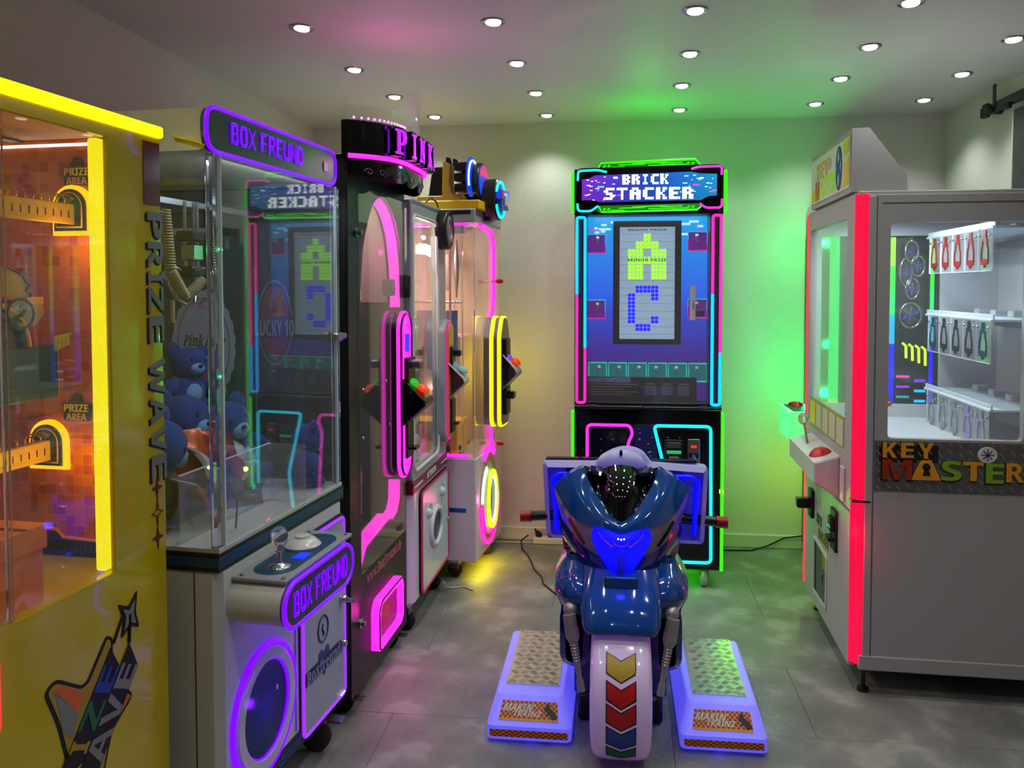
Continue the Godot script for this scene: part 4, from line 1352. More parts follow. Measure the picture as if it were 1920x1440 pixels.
func prize_machine() -> void:
	picture("tile_print", tile_image(), 0.0, 0.35)
	var t := thing("prize_shelf_machine", "glossy yellow prize cabinet with sideways grey lettering and an orange tiled inside", "prize machine", V(-1.152, 0, -1.192), deg_to_rad(85.5))
	bx(t, "lower_cabinet", V(0, 0.485, -0.45), V(1.2, 0.85, 0.9), "yellow_paint", 0.004)
	bx(t, "plinth", V(0, 0.03, -0.45), V(1.1, 0.06, 0.8), "black_metal", 0.004)
	part(t, "window_frame", G.new().prism(P2([-0.6, 0.905, 0.6, 0.905, 0.6, 1.918, -0.6, 1.918]), -0.012, 0.0, 0.002, [P2([-0.42, 0.913, 0.424, 0.913, 0.424, 1.887, -0.42, 1.887])]), "yellow_paint")
	for s in [-1, 1]:
		bx(t, "side_panel", V(s * 0.585, 1.41, -0.457), V(0.03, 1.01, 0.886), "yellow_paint", 0.003)
	bx(t, "back_panel", V(0, 1.41, -0.885), V(1.14, 1.01, 0.03), "yellow_inside", 0.002)
	bx(t, "roof", V(0, 1.93, -0.45), V(1.2, 0.03, 0.9), "yellow_paint", 0.003)
	bx(t, "top_light_bar", V(0, 1.929, 0.004), V(1.202, 0.027, 0.016), "neon_yellow", 0.004)
	bx(t, "corner_light_bar", V(0.434, 1.40, -0.030), V(0.046, 0.968, 0.026), "neon_yellow_soft", 0.004)
	bx(t, "corner_light_bar", V(-0.43, 1.40, -0.030), V(0.036, 0.965, 0.026), "neon_yellow_soft", 0.004)
	bx(t, "cabin_floor", V(0, 0.9, -0.45), V(1.13, 0.016, 0.84), "yellow_inside", 0.002)
	bx(t, "cabin_ceiling", V(0, 1.908, -0.45), V(1.13, 0.012, 0.84), "yellow_inside", 0.002)
	bx(t, "ceiling_stripe", V(0.1, 1.899, -0.30), V(0.8, 0.004, 0.03), "olive_stripe", 0.0)
	# printed liner on the far end wall
	var lx := 0.50
	bx(t, "liner_core", V(0.536, 1.405, -0.47), V(0.068, 0.99, 0.80), "yellow_inside", 0.0)
	var q := G.new()
	q.quad(V(lx, 0.91, -0.87), V(lx, 0.91, -0.07), V(lx, 1.9, -0.07), V(lx, 1.9, -0.87))
	q.box(V(lx + 0.0012, 1.405, -0.47), V(0.002, 0.99, 0.80))
	part(t, "tile_print", q, "tile_print")
	bx(t, "trim_light", V(lx - 0.004, 1.888, -0.47), V(0.006, 0.006, 0.80), "cabin_light", 0.0)
	var lb := Basis(Vector3.UP, -PI / 2)  # x runs from back to front on the liner, z towards the middle
	var on := func(gg: G, lift_: float) -> G:
		gg.t = Transform3D(lb, V(lx - lift_, 0, 0))
		return gg
	# floor print of the liner
	var fp := part(t, "floor_print", on.call(G.new(), 0.001).prism(P2([-0.6, 0.912, -0.09, 0.912, -0.09, 0.952, -0.2, 0.956, -0.22, 0.975, -0.6, 0.978]), 0.0, 0.002), "print_black")
	part(fp, "print_line", on.call(G.new(), 0.003).tube(PackedVector3Array([V(-0.6, 0.978, 0), V(-0.22, 0.975, 0), V(-0.2, 0.956, 0), V(-0.09, 0.952, 0)]), 0.004, false, 5), "print_amber")
	for i in 7:
		part(fp, "print_hatch", on.call(G.new(), 0.003).prism(P2([-0.20 + i * 0.013, 0.922, -0.195 + i * 0.013, 0.922, -0.188 + i * 0.013, 0.936, -0.193 + i * 0.013, 0.936]), 0.0, 0.001), "olive_stripe")
	# two arched outlets with a rail of spiral hooks each, and their signs
	for k in 2:
		var zc := -0.153 if k == 0 else -0.232
		var yc := 1.735 if k == 0 else 1.18
		var o := on.call(G.new(), 0.0)
		var arch := func(w: float, h: float) -> PackedVector2Array:
			var p := PackedVector2Array([Vector2(zc - w / 2, yc - h / 2), Vector2(zc + w / 2, yc - h / 2)])
			for i in 13:
				var a := PI * i / 12
				p.append(Vector2(zc + cos(a) * w / 2, yc + h / 2 - w / 2 + sin(a) * w / 2))
			return p
		var halo := part(t, "outlet_light", on.call(G.new(), 0.0).prism(arch.call(0.104, 0.118), 0.0, 0.012, 0.003), "neon_amber")
		var plate := part(t, "outlet_plate", on.call(G.new(), 0.0).prism(arch.call(0.084, 0.098), 0.0, 0.018, 0.002), "arch_green", "dark green arched plate")
		part(plate, "outlet_line", on.call(G.new(), 0.018).tube(lift(arch.call(0.068, 0.08), 0.0), 0.002, true, 5), "print_amber")
		part(plate, "outlet_arrow", on.call(G.new(), 0.018).prism(P2([zc - 0.016, yc + 0.028, zc + 0.016, yc + 0.028, zc, yc + 0.012]), 0.0, 0.002), "print_olive_lit")
		var x1 := 0.485
		var x0 := -0.1
		var ry := yc - 0.012
		var rail := bx(t, "hook_rail", V((x0 + x1) / 2, ry, zc + 0.012), V(x1 - x0, 0.046, 0.004), "yellow_inside", 0.001)
		bx(rail, "rail_lip", V((x0 + x1) / 2, ry + 0.023, zc), V(x1 - x0, 0.003, 0.024), "yellow_inside", 0.0)
		for i in 26:
			bx(rail, "rail_slot", V(x1 - 0.02 - i * 0.022, ry, zc + 0.0142), V(0.003, 0.016, 0.001), "print_black", 0.0)
		var coil := PackedVector3Array()
		for i in 27 * 10 + 1:
			var a := TAU * i / 10.0
			coil.append(V(x1 - 0.01 - i * 0.0022, ry + 0.034 + sin(a) * 0.011, zc + cos(a) * 0.016))
		part(rail, "spiral", G.new().tube(coil, 0.0018, false, 5), "gold")
		var sz := -0.142 if k == 0 else -0.157
		var sy := 1.815 if k == 0 else 1.259
		var sg := part(t, "outlet_sign", on.call(G.new(), 0.0).prism(soft(P2([sz - 0.036, sy - 0.022, sz + 0.036, sy - 0.022, sz + 0.04, sy + 0.022, sz - 0.04, sy + 0.022]), 0.006), 0.0, 0.003, 0.001), "arch_green", "small PRIZE AREA plate")
		var gs := on.call(G.new(), 0.004)
		gs.t = gs.t * Transform3D(Basis.IDENTITY, V(sz, sy + 0.010, 0))
		part(sg, "sign_word", letters("PRIZE", 0.066, 0.018, 0.002, true, false, 0.0, gs), "print_yellow")
		var ga := on.call(G.new(), 0.004)
		ga.t = ga.t * Transform3D(Basis.IDENTITY, V(sz, sy - 0.011, 0))
		part(sg, "sign_word", letters("AREA", 0.054, 0.017, 0.002, true, false, 0.0, ga), "print_amber")
		part(sg, "sign_fan", on.call(G.new(), 0.003).prism(P2([sz - 0.02, sy + 0.024, sz + 0.02, sy + 0.024, sz + 0.012, sy + 0.042, sz - 0.004, sy + 0.046]), 0.0, 0.002, 0.0005), "print_dark_olive")
	# glass in two panes with a bright seam
	bx(t, "front_glass", V(0.287, 1.40, -0.006), V(0.27, 0.97, 0.005), "glass", 0.0)
	bx(t, "front_glass", V(-0.135, 1.40, -0.006), V(0.56, 0.97, 0.005), "glass", 0.0)
	bx(t, "glass_seam", V(0.149, 1.40, -0.006), V(0.012, 0.97, 0.008), "clear_rod", 0.001)
	# vertical lettering on the far border of the front
	bx(t, "border_band", V(0.567, 1.827, 0.0008), V(0.058, 0.15, 0.002), "maroon", 0.0)
	var rotb := Basis(Vector3.BACK, -PI / 2)
	var cy := 1.735
	for ch in "PRIZE WAVE":
		if ch == " ":
			cy -= 0.033
			continue
		var hh := 0.03 if ch == "I" else (0.085 if ch == "W" else 0.062)
		var gg := G.new().at(V(0.570, cy - hh / 2 - 0.004, 0.0005), rotb)
		letters(ch, hh, 0.058, 0.001, true, false, 0.0, gg)
		part(t, "border_letter_shadow", gg, "print_black")
		var g2 := G.new().at(V(0.574, cy - hh / 2, 0.0015), rotb)
		letters(ch, hh, 0.054, 0.0015, true, false, 0.0, g2)
		part(t, "border_letter", g2, "print_grey")
		cy -= hh + 0.0085
	for i in 3:
		var sc := Vector2(0.566, 1.068 - i * 0.061)
		var star := PackedVector2Array()
		for k in 16:
			var a := TAU * k / 16
			var rr: float = [1.0, 0.42, 0.28, 0.42][k % 4]
			star.append(sc + Vector2(cos(a) * 0.02, sin(a) * 0.03) * rr)
		if i == 1:
			part(t, "sparkle", G.new().tube(lift(star, 0.001), 0.0012, true, 5), "maroon")
		else:
			part(t, "sparkle", G.new().prism(star, 0.0, 0.002), "maroon")
	# the big star emblem
	var starp := soft(P2([0.29, 0.475, 0.245, 0.66, 0.213, 0.742, 0.245, 0.757, 0.322, 0.701, 0.388, 0.783, 0.407, 0.770, 0.405, 0.70, 0.425, 0.655, 0.472, 0.607, 0.40, 0.56, 0.366, 0.46]), 0.02)
	var em := part(t, "star_emblem", G.new().prism(starp, 0.0, 0.0015), "print_black", "black-edged shooting star emblem with slanted lettering")
	part(em, "star_fill", G.new().prism(G.inset(G.ccw(starp), 0.0075), 0.0, 0.0025), "print_yellow_dim")
	part(em, "star_facet", G.new().prism(P2([0.232, 0.738, 0.262, 0.735, 0.318, 0.687, 0.30, 0.655]), 0.002, 0.003), "print_orange")
	part(em, "star_facet", G.new().prism(P2([0.24, 0.735, 0.30, 0.655, 0.285, 0.61, 0.258, 0.64]), 0.002, 0.003), "print_grey")
	part(em, "star_facet", G.new().prism(P2([0.42, 0.648, 0.46, 0.608, 0.43, 0.595, 0.41, 0.61]), 0.002, 0.003), "print_orange")
	# slanted word bands
	var base := Vector2(0.256, 0.566)
	var along := (Vector2(0.382, 0.731) - base)
	var perp := Vector2(0.030, -0.052)
	part(em, "word_band", G.new().prism(PackedVector2Array([base - along * 0.6, base + along * 1.12, base + along * 1.10 + perp * 1.0, base - along * 0.6 + perp * 1.0]), 0.002, 0.0035), "print_black")
	part(em, "word_band", G.new().prism(PackedVector2Array([base - along * 0.6 + perp, base + along * 1.35 + perp * 1.05, base + along * 1.30 + perp * 2.15, base - along * 0.6 + perp * 2.15]), 0.002, 0.0035), "print_black")
	var ang := along.angle()
	var put := func(ch: String, f: float, row: float, w: float, h: float, mat: String) -> void:
		var p := base + along * f + perp * row
		var b := Basis(Vector3.BACK, ang)
		var gg := G.new().at(V(p.x, p.y, 0.0035), b)
		letters(ch, w, h, 0.001, true, false, -0.15, gg)
		part(em, "emblem_letter", gg, mat)
	put.call("P", -0.42, 0.5, 0.058, 0.053, "print_red")
	put.call("R", -0.05, 0.5, 0.060, 0.053, "print_orange")
	put.call("I", 0.24, 0.5, 0.024, 0.053, "print_yellow_dim")
	put.call("Z", 0.54, 0.5, 0.062, 0.053, "print_green")
	put.call("E", 0.89, 0.5, 0.056, 0.053, "print_blue")
	put.call("W", 0.0, 1.6, 0.082, 0.056, "print_grey")
	put.call("A", 0.42, 1.6, 0.070, 0.056, "print_grey")
	put.call("V", 0.76, 1.6, 0.066, 0.056, "print_grey")
	put.call("E", 1.10, 1.6, 0.054, 0.056, "print_grey")
	var tail := part(em, "comet_tail", G.new().tube(P3([0.408, 0.755, 0.442, 0.81], 0.002), 0.004, false, 5).tube(P3([0.458, 0.735, 0.462, 0.80], 0.002), 0.004, false, 5), "print_black")
	tail.set_meta("label", "two black comet lines")
	var sp := P2([0.424, 0.838, 0.459, 0.818, 0.490, 0.848, 0.482, 0.798, 0.494, 0.755, 0.463, 0.772, 0.432, 0.752, 0.442, 0.798])
	part(em, "comet_spark", G.new().prism(soft(sp, 0.01), 0.0, 0.002), "print_black")
	part(em, "comet_spark", G.new().prism(G.inset(G.ccw(sp), 0.0075), 0.001, 0.003), "print_grey")
	# red glowing prize hatch at the near end
	part(t, "hatch_light", G.new().tube(lift(rrect(-0.035, 0.80, 0.27, 0.17, 0.03), 0.006), 0.008, true, 8), "neon_coral")
	# painted figures inside: honeycomb boards, medal, striped curtain
	var hb1 := part(t, "honeycomb_board", G.new().prism(P2([0.27, 1.49, 0.24, 1.56, 0.30, 1.60, 0.345, 1.58, 0.352, 1.565, 0.362, 1.56, 0.352, 1.548, 0.366, 1.54, 0.352, 1.52, 0.33, 1.49]), -0.16, -0.15, 0.002), "print_yellow_dim", "yellow zigzag card")
	part(t, "honeycomb_board", G.new().prism(P2([0.365, 1.52, 0.385, 1.535, 0.395, 1.522, 0.405, 1.535, 0.43, 1.52, 0.436, 1.495, 0.395, 1.455, 0.36, 1.46, 0.35, 1.50]), -0.19, -0.18, 0.002), "print_yellow_dim", "yellow zigzag card")
	part(hb1, "board_edge", G.new().tube(P3([0.30, 1.60, 0.345, 1.58, 0.352, 1.565, 0.362, 1.56, 0.352, 1.548, 0.366, 1.54, 0.352, 1.52], -0.149), 0.002, false, 5), "print_black")
	var cu := part(t, "curtain_board", G.new().prism(oval(0.27, 1.42, 0.10, 0.12, 24, 0.0, PI), -0.152, -0.146, 0.001), "print_black", "striped curtain arch")
	for i in 3:
		var r0: float = [0.096, 0.08, 0.064][i]
		part(cu, "curtain_stripe", G.new().tube(lift(oval(0.27, 1.42, r0, r0 * 1.2, 20, 0.05, PI - 0.1), -0.145 + 0.001 * i), 0.007, false, 6), ["print_red", "print_amber", "print_teal"][i])
	var md := part(t, "medal_board", G.new().prism(oval(0.325, 1.498, 0.034, 0.032, 28), -0.146, -0.138, 0.002), "print_olive_lit", "round medal card with a 2")
	part(md, "medal_rim", G.new().tube(lift(oval(0.325, 1.498, 0.034, 0.032, 28), -0.138), 0.003, true, 6), "print_black")
	text(md, "medal_number", "2", V(0.325, 1.498, -0.138), 0.022, 0.036, 0.002, "print_black", Basis(Vector3.BACK, -0.5))
	bx(md, "medal_ribbon", V(0.365, 1.525, -0.14), V(0.045, 0.016, 0.004), "print_amber", 0.001).rotation.z = 0.0
	omni(t, V(0.43, 1.65, -0.12), Color(1.0, 0.86, 0.05), 0.008, 0.05)
	omni(t, V(0.43, 1.15, -0.12), Color(1.0, 0.86, 0.05), 0.008, 0.05)
	omni(t, V(0.15, 1.84, -0.30), Color(1.0, 0.86, 0.10), 0.008, 0.05)
	# prizes
	var xf := t.transform
	var tb := thing("gift_box", "dark teal carton hanging on a cord below the upper hook rail of the yellow cabinet", "box", xf * V(0.30, 1.305, -0.17), t.rotation.y)
	bx(tb, "carton", V(0, 0.06, 0), V(0.26, 0.12, 0.05), "print_teal", 0.003)
	bx(tb, "carton_edge", V(0.131, 0.06, 0.0), V(0.002, 0.118, 0.052), "print_yellow_dim", 0.0)
	for i in 2:
		bx(tb, "carton_stripe", V(-0.02, 0.03 + i * 0.025, 0.0255), V(0.06, 0.004, 0.001), "print_blue", 0.0)
	part(tb, "cord", G.new().tube(PackedVector3Array([V(-0.05, 0.12, 0), V(-0.03, 0.25, 0.01), V(-0.025, 0.40, 0.02)]), 0.0012, false, 5), "print_black")
	var sb := thing("shoe_box", "bright orange lidded carton standing on the floor of the yellow cabinet", "box", xf * V(0.08, 0.908, -0.16), t.rotation.y)
	bx(sb, "carton", V(0, 0.06, 0), V(0.36, 0.12, 0.25), "orange_card", 0.002)
	bx(sb, "lid", V(0, 0.138, 0), V(0.372, 0.05, 0.262), "orange_card", 0.002)
	bx(sb, "lid_line", V(0.13, 0.1635, 0), V(0.012, 0.0012, 0.262), "print_black", 0.0)
	var rs := thing("red_toy", "small red plastic toy standing behind the glass under the teal carton", "toy", xf * V(0.21, 1.115, -0.26), t.rotation.y)
	part(rs, "toy_body", G.new().prism(soft(P2([-0.03, 0.0, 0.02, 0.0, 0.02, 0.05, 0.055, 0.05, 0.055, 0.075, 0.02, 0.08, 0.03, 0.115, -0.03, 0.11]), 0.01), -0.02, 0.02, 0.004), "print_red")
	part(rs, "toy_stand", G.new().tube(PackedVector3Array([V(-0.01, 0.0, 0), V(-0.01, -0.19, 0)]), 0.004, false, 8), "print_red")

func claw_machine() -> void:
	var t := thing("claw_machine", "white claw machine with purple neon signs and blue plush toys inside", "claw machine", V(-0.961, 0, -2.188), deg_to_rad(84.49))
	var D := 0.80
	bx(t, "lower_cabinet", V(0, 0.495, -D / 2), V(0.708, 0.70, D), "white_gloss", 0.02)
	bx(t, "side_seam", V(-0.3545, 0.50, -0.07), V(0.001, 0.66, 0.003), "dark_grey", 0.0)
	for p in [[0.838, "print_black", 0.010], [0.856, "blue_band", 0.026], [0.874, "print_black", 0.010]]:
		bx(t, "stripe_band", V(0, p[0], -D / 2), V(0.712, p[2], D + 0.004), p[1], 0.001)
	bx(t, "cabin_floor", V(0, 0.885, -D / 2), V(0.70, 0.012, D), "white_satin", 0.001)
	# clear corner posts, glass
	for p in [[-0.340, -0.014], [0.340, -0.014], [-0.340, -D + 0.014], [0.340, -D + 0.014]]:
		bx(t, "corner_post", V(p[0], 1.39, p[1]), V(0.024, 1.0, 0.024), "clear_rod", 0.004)
	bx(t, "front_glass", V(0, 1.39, -0.004), V(0.66, 1.0, 0.004), "glass", 0.0)
	bx(t, "side_glass", V(-0.350, 1.39, -D / 2), V(0.004, 1.0, D - 0.06), "glass", 0.0)
	bx(t, "side_glass", V(0.350, 1.39, -D / 2), V(0.004, 1.0, D - 0.06), "glass", 0.0)
	for s in [-1, 1]:
		bx(t, "glass_edge", V(s * 0.322, 1.39, -0.003), V(0.006, 1.0, 0.008), "edge_white", 0.0)
	part(t, "door_latch", G.new().box(V(0.305, 1.39, 0.012), V(0.05, 0.03, 0.022), 0.006).box(V(0.34, 1.392, 0.016), V(0.03, 0.02, 0.014), 0.004), "chrome")
	# header: rounded cream housing with the neon sign on its front
	var head := part(t, "header", G.new().at(V(-0.36, 0, 0), Basis(Vector3(0, 0, 1), Vector3(0, 1, 0), Vector3(-1, 0, 0)) * Basis(Vector3.UP, PI)).prism(soft(P2([0.01, 1.895, 0.01, 2.0, D, 2.0, D, 1.895]), 0.03), 0.0, 0.70, 0.006), "header_cream")
	var sp := soft(P2([-0.378, 1.893, 0.322, 1.893, 0.322, 2.003, -0.378, 2.003]), 0.045, true, 8)
	part(head, "sign_plate", G.new().prism(sp, -0.016, 0.0, 0.003), "sign_face")
	part(head, "sign_outline", G.new().tube(lift(sp, 0.0), 0.0055, true, 8), "neon_violet")
	part(head, "sign_word", neon_word("BOX FREUND", V(-0.09, 1.952, 0.004), 0.37, 0.052, 0.0015), "neon_violet", "purple neon lettering")
	bx(head, "sign_socket", V(0.25, 1.945, 0.001), V(0.03, 0.03, 0.004), "steel", 0.001)
	part(head, "sign_tape", G.new().tube(PackedVector3Array([V(-0.365, 1.93, -0.1), V(-0.366, 1.915, -0.04), V(-0.366, 1.905, -0.01)]), 0.004, false, 6), "print_yellow")
	area_lamp(t, V(0, 1.888, -0.045), V(0, -1, -0.45), 0.5, 0.03, Color(0.85, 0.92, 1.0), 0.16)
	# control gear under the header
	bx(t, "control_box", V(-0.25, 1.83, -0.46), V(0.13, 0.10, 0.20), "header_cream", 0.004)
	bx(t, "control_box", V(-0.25, 1.70, -0.48), V(0.12, 0.12, 0.16), "header_cream", 0.004)
	bx(t, "box_mark", V(-0.25, 1.71, -0.398), V(0.03, 0.05, 0.003), "print_black", 0.001)
	bx(t, "gear_shelf", V(-0.25, 1.775, -0.46), V(0.15, 0.008, 0.24), "white_satin", 0.001)
	bx(t, "gear_panel", V(-0.10, 1.74, -0.50), V(0.12, 0.26, 0.02), "print_teal", 0.002)
	# claw gantry inside
	bx(t, "gantry_rail", V(0, 1.80, -0.30), V(0.66, 0.02, 0.03), "steel", 0.002)
	bx(t, "gantry_rail", V(-0.30, 1.825, -D / 2), V(0.02, 0.02, D - 0.1), "steel", 0.002)
	bx(t, "gantry_rail", V(0.30, 1.825, -D / 2), V(0.02, 0.02, D - 0.1), "steel", 0.002)
	bx(t, "motor_box", V(-0.2, 1.79, -0.36), V(0.10, 0.06, 0.08), "white_satin", 0.005)
	var cx := -0.10
	var cz := -0.24
	var cl := bx(t, "claw_head", V(cx, 1.70, cz), V(0.075, 0.03, 0.06), "black_metal", 0.006)
	for k in [[-0.018, -0.01], [0.006, 0.012], [0.02, -0.008]]:
		part(cl, "claw_tube", G.new().tube(PackedVector3Array([V(cx + k[0], 1.60, cz + k[1]), V(cx + k[0], 1.80, cz + k[1])]), 0.0055, false, 8), "chrome")
	bx(cl, "claw_collar", V(cx, 1.655, cz), V(0.05, 0.05, 0.04), "chrome", 0.005)
	bx(cl, "claw_hub", V(cx, 1.60, cz), V(0.06, 0.03, 0.05), "black_metal", 0.006)
	for i in 3:
		var d := Basis(Vector3.UP, TAU * i / 3 + 0.5) * Vector3(1, 0, 0)
		var c0 := V(cx, 1.595, cz)
		part(cl, "claw_finger", G.new().tube(PackedVector3Array([c0 + d * 0.02, c0 + d * 0.055 + V(0, 0.02, 0), c0 + d * 0.07 + V(0, -0.03, 0), c0 + d * 0.045 + V(0, -0.075, 0), c0 + d * 0.02 + V(0, -0.09, 0)]), 0.005, false, 6), "chrome")
	# coiled cable: hangs in a loop beside the claw
	var path := Curve3D.new()
	path.add_point(V(-0.27, 1.76, -0.20), Vector3.ZERO, V(0, -0.1, 0))
	path.add_point(V(-0.25, 1.60, -0.20), V(0.0, 0.06, 0), V(0.02, -0.06, 0))
	path.add_point(V(-0.19, 1.525, -0.20), V(-0.04, 0.0, 0), V(0.04, 0.0, 0))
	path.add_point(V(-0.11, 1.575, -0.20), V(-0.02, -0.04, 0), Vector3.ZERO)
	var coil := PackedVector3Array()
	var len_ := path.get_baked_length()
	var turns := 46
	for i in turns * 8 + 1:
		var f := float(i) / (turns * 8)
		var p := path.sample_baked(f * len_)
		var p2 := path.sample_baked(minf(f * len_ + 0.002, len_))
		var dd := (p2 - p).normalized() if (p2 - p).length() > 1e-6 else Vector3.RIGHT
		var n1 := dd.cross(Vector3.BACK).normalized()
		var a := TAU * i / 8.0
		coil.append(p + (n1 * cos(a) + Vector3.BACK * sin(a)) * 0.013)
	part(t, "coiled_cable", G.new().tube(coil, 0.0028, false, 5), "cord_cream")
	part(t, "cable_plug", G.new().tube(PackedVector3Array([V(-0.245, 1.52, -0.20), V(-0.245, 1.46, -0.20)]), 0.006, false, 8), "cord_cream")
	# low clear fence round the prize chute
	bx(t, "chute_fence", V(-0.12, 0.98, -0.12), V(0.44, 0.18, 0.003), "acrylic", 0.0)
	bx(t, "chute_fence", V(0.10, 0.98, -0.06), V(0.003, 0.18, 0.12), "acrylic", 0.0)
	bx(t, "fence_edge", V(-0.12, 1.07, -0.12), V(0.44, 0.003, 0.005), "edge_white", 0.0)
	part(t, "lamp_cable", G.new().tube(PackedVector3Array([V(-0.20, 0.895, -0.05), V(-0.19, 0.97, -0.05), V(-0.21, 1.03, -0.06)]), 0.003, false, 6), "cord_cream")
	# control shelf: pill-shaped housing pushed out of the front
	var pill := rrect(-0.125, 0.732, 0.40, 0.118, 0.058, 10)
	var cs := part(t, "control_housing", G.new().prism(pill, -0.01, 0.15, 0.0), "white_gloss")
	var cp := G.new().prism(pill, 0.15, 0.165, 0.003)
	part(cs, "sign_plate", cp, "sign_face")
	part(cs, "sign_outline", G.new().tube(lift(pill, 0.163), 0.0065, true, 8), "neon_violet")
	part(cs, "sign_word", neon_word("BOX FREUND", V(-0.125, 0.732, 0.167), 0.31, 0.062, 0.0014), "neon_violet", "purple neon lettering")
	var ct := bx(t, "control_plate", V(-0.10, 0.797, 0.075), V(0.40, 0.012, 0.155), "grey_panel", 0.003)
	part(ct, "control_label", G.new().at(V(-0.10, 0.8035, 0.078), Basis(Vector3.RIGHT, -PI / 2)).prism(rrect(0, 0, 0.34, 0.115, 0.055), 0.0, 0.001), "blue_band")
	var jy := part(ct, "joystick", G.new().at(V(-0.21, 0.804, 0.085)).lathe(P2([0, 0, 0.030, 0.0, 0.028, 0.004, 0.012, 0.008, 0.008, 0.012, 0.007, 0.045, 0, 0.046]), 18), "chrome")
	part(jy, "joystick_knob", G.new().at(V(-0.21, 0.845, 0.085)).lathe(P2([0, 0, 0.012, 0.002, 0.014, 0.014, 0.022, 0.028, 0.025, 0.044, 0.020, 0.058, 0.01, 0.066, 0, 0.068]), 9), "clear_rod", "clear faceted knob")
	part(ct, "drop_button", G.new().at(V(-0.045, 0.804, 0.065)).lathe(P2([0, 0, 0.05, 0.0, 0.052, 0.006, 0.036, 0.022, 0.022, 0.026, 0.021, 0.032, 0, 0.033]), 28), "white_gloss", "round white drop button")
	bx(ct, "control_screen", V(-0.125, 0.8055, 0.105), V(0.05, 0.003, 0.035), "screen_blue", 0.001)
	for p in [[-0.285, 0.02], [-0.285, 0.14], [0.08, 0.02], [0.08, 0.14]]:
		part(ct, "screw", G.new().at(V(p[0], 0.803, p[1])).lathe(P2([0.006, 0, 0.006, 0.003, 0, 0.005]), 10), "steel")
	# service door with its LED outline
	var door := soft(P2([0.055, 0.165, 0.345, 0.165, 0.345, 0.775, 0.055, 0.775]), 0.022)
	part(t, "door_gasket", G.new().prism(G.inset(G.ccw(door), -0.014), 0.0, 0.004, 0.001), "print_black")
	var dr := part(t, "service_door", G.new().prism(door, 0.0, 0.008, 0.002), "door_white")
	part(dr, "door_light", G.new().tube(lift(door, 0.008), 0.0055, true, 8), "led_violet")
	for i in 3:
		part(dr, "led_bead", G.new().ball(V(0.305 + i * 0.011, 0.173 + i * 0.001, 0.0135), V(0.003, 0.003, 0.002), 8), "lens_white")
	part(dr, "coin_unit", G.new().box(V(0.265, 0.70, 0.012), V(0.045, 0.07, 0.012), 0.004), "black_metal")
	bx(dr, "coin_light", V(0.268, 0.70, 0.0185), V(0.01, 0.035, 0.002), "jewel_green", 0.0)
	var lg := part(dr, "door_emblem", G.new().tube(lift(oval(0.185, 0.455, 0.034, 0.042, 24), 0.009), 0.003, true, 6), "print_slate", "round outline badge")
	part(lg, "badge_mark", G.new().tube(P3([0.185, 0.47, 0.178, 0.455, 0.19, 0.44, 0.185, 0.43], 0.009), 0.003, false, 5), "print_slate")
	var hw := part(dr, "door_heart", G.new().prism(P2([0.19, 0.30, 0.152, 0.355, 0.155, 0.385, 0.172, 0.392, 0.19, 0.376, 0.208, 0.392, 0.225, 0.385, 0.228, 0.355]), 0.008, 0.010), "blue_band", "blue heart behind the name")
	part(hw, "name_back", G.new().prism(rrect(0.19, 0.34, 0.25, 0.045, 0.008), 0.0095, 0.0105), "navy_print")
	text(hw, "name", "Boxfreund", V(0.19, 0.34, 0.0105), 0.235, 0.04, 0.001, "print_pale", Basis.IDENTITY, true, true)
	part(t, "door_lock", G.new().at(V(0.318, 0.50, 0.008), Basis(Vector3.RIGHT, PI / 2)).lathe(P2([0, 0, 0.013, 0, 0.013, 0.018, 0.009, 0.022, 0, 0.022]), 16), "chrome")
	bx(t, "door_key", V(0.318, 0.497, 0.042), V(0.005, 0.016, 0.034), "chrome", 0.002)
	part(t, "door_lock", G.new().at(V(0.322, 0.345, 0.008), Basis(Vector3.RIGHT, PI / 2)).lathe(P2([0, 0, 0.012, 0, 0.012, 0.014, 0.008, 0.018, 0, 0.018]), 16), "chrome")
	# round prize hatch
	var hc := Vector2(-0.152, 0.375)
	part(t, "hatch_glow", G.new().tube(lift(oval(hc.x, hc.y, 0.160, 0.178, 48), 0.004), 0.0085, true, 8), "neon_violet")
	part(t, "hatch_ring", G.new().prism(oval(hc.x, hc.y, 0.150, 0.168, 48), 0.0, 0.014, 0.004, [oval(hc.x, hc.y, 0.118, 0.136, 48)]), "white_gloss")
	part(t, "hatch_glow", G.new().tube(lift(oval(hc.x, hc.y, 0.116, 0.134, 48), 0.006), 0.004, true, 8), "neon_violet")
	var hf := part(t, "hatch_flap", G.new().prism(oval(hc.x, hc.y, 0.116, 0.134, 48), 0.0, 0.004), "hatch_blue")
	part(hf, "flap_spot", G.new().prism(oval(hc.x + 0.06, hc.y + 0.03, 0.004, 0.008, 10), 0.004, 0.006), "print_white")
	for i in 4:
		var a0 := 0.5 + i * PI / 2
		part(t, "ring_line", G.new().tube(lift(oval(hc.x, hc.y, 0.142, 0.160, 8, a0, 0.4), 0.0145), 0.0015, false, 5), "led_violet")
	bx(t, "front_bead", V(0.02, 0.46, 0.002), V(0.004, 0.5, 0.004), "led_violet_dim", 0.001)
	var st := part(t, "name_strip", G.new().prism(P2([-0.30, 0.148, 0.12, 0.148, 0.12, 0.20, -0.30, 0.20]), 0.0, 0.003, 0.001), "navy_print", "dark blue strip with the web name")
	text(st, "strip_name", "Boxfreund.de", V(-0.02, 0.174, 0.003), 0.24, 0.03, 0.001, "print_dim_blue", Basis.IDENTITY, true, true)
	bx(st, "strip_end", V(0.22, 0.162, 0.001), V(0.22, 0.028, 0.004), "navy_print", 0.001)
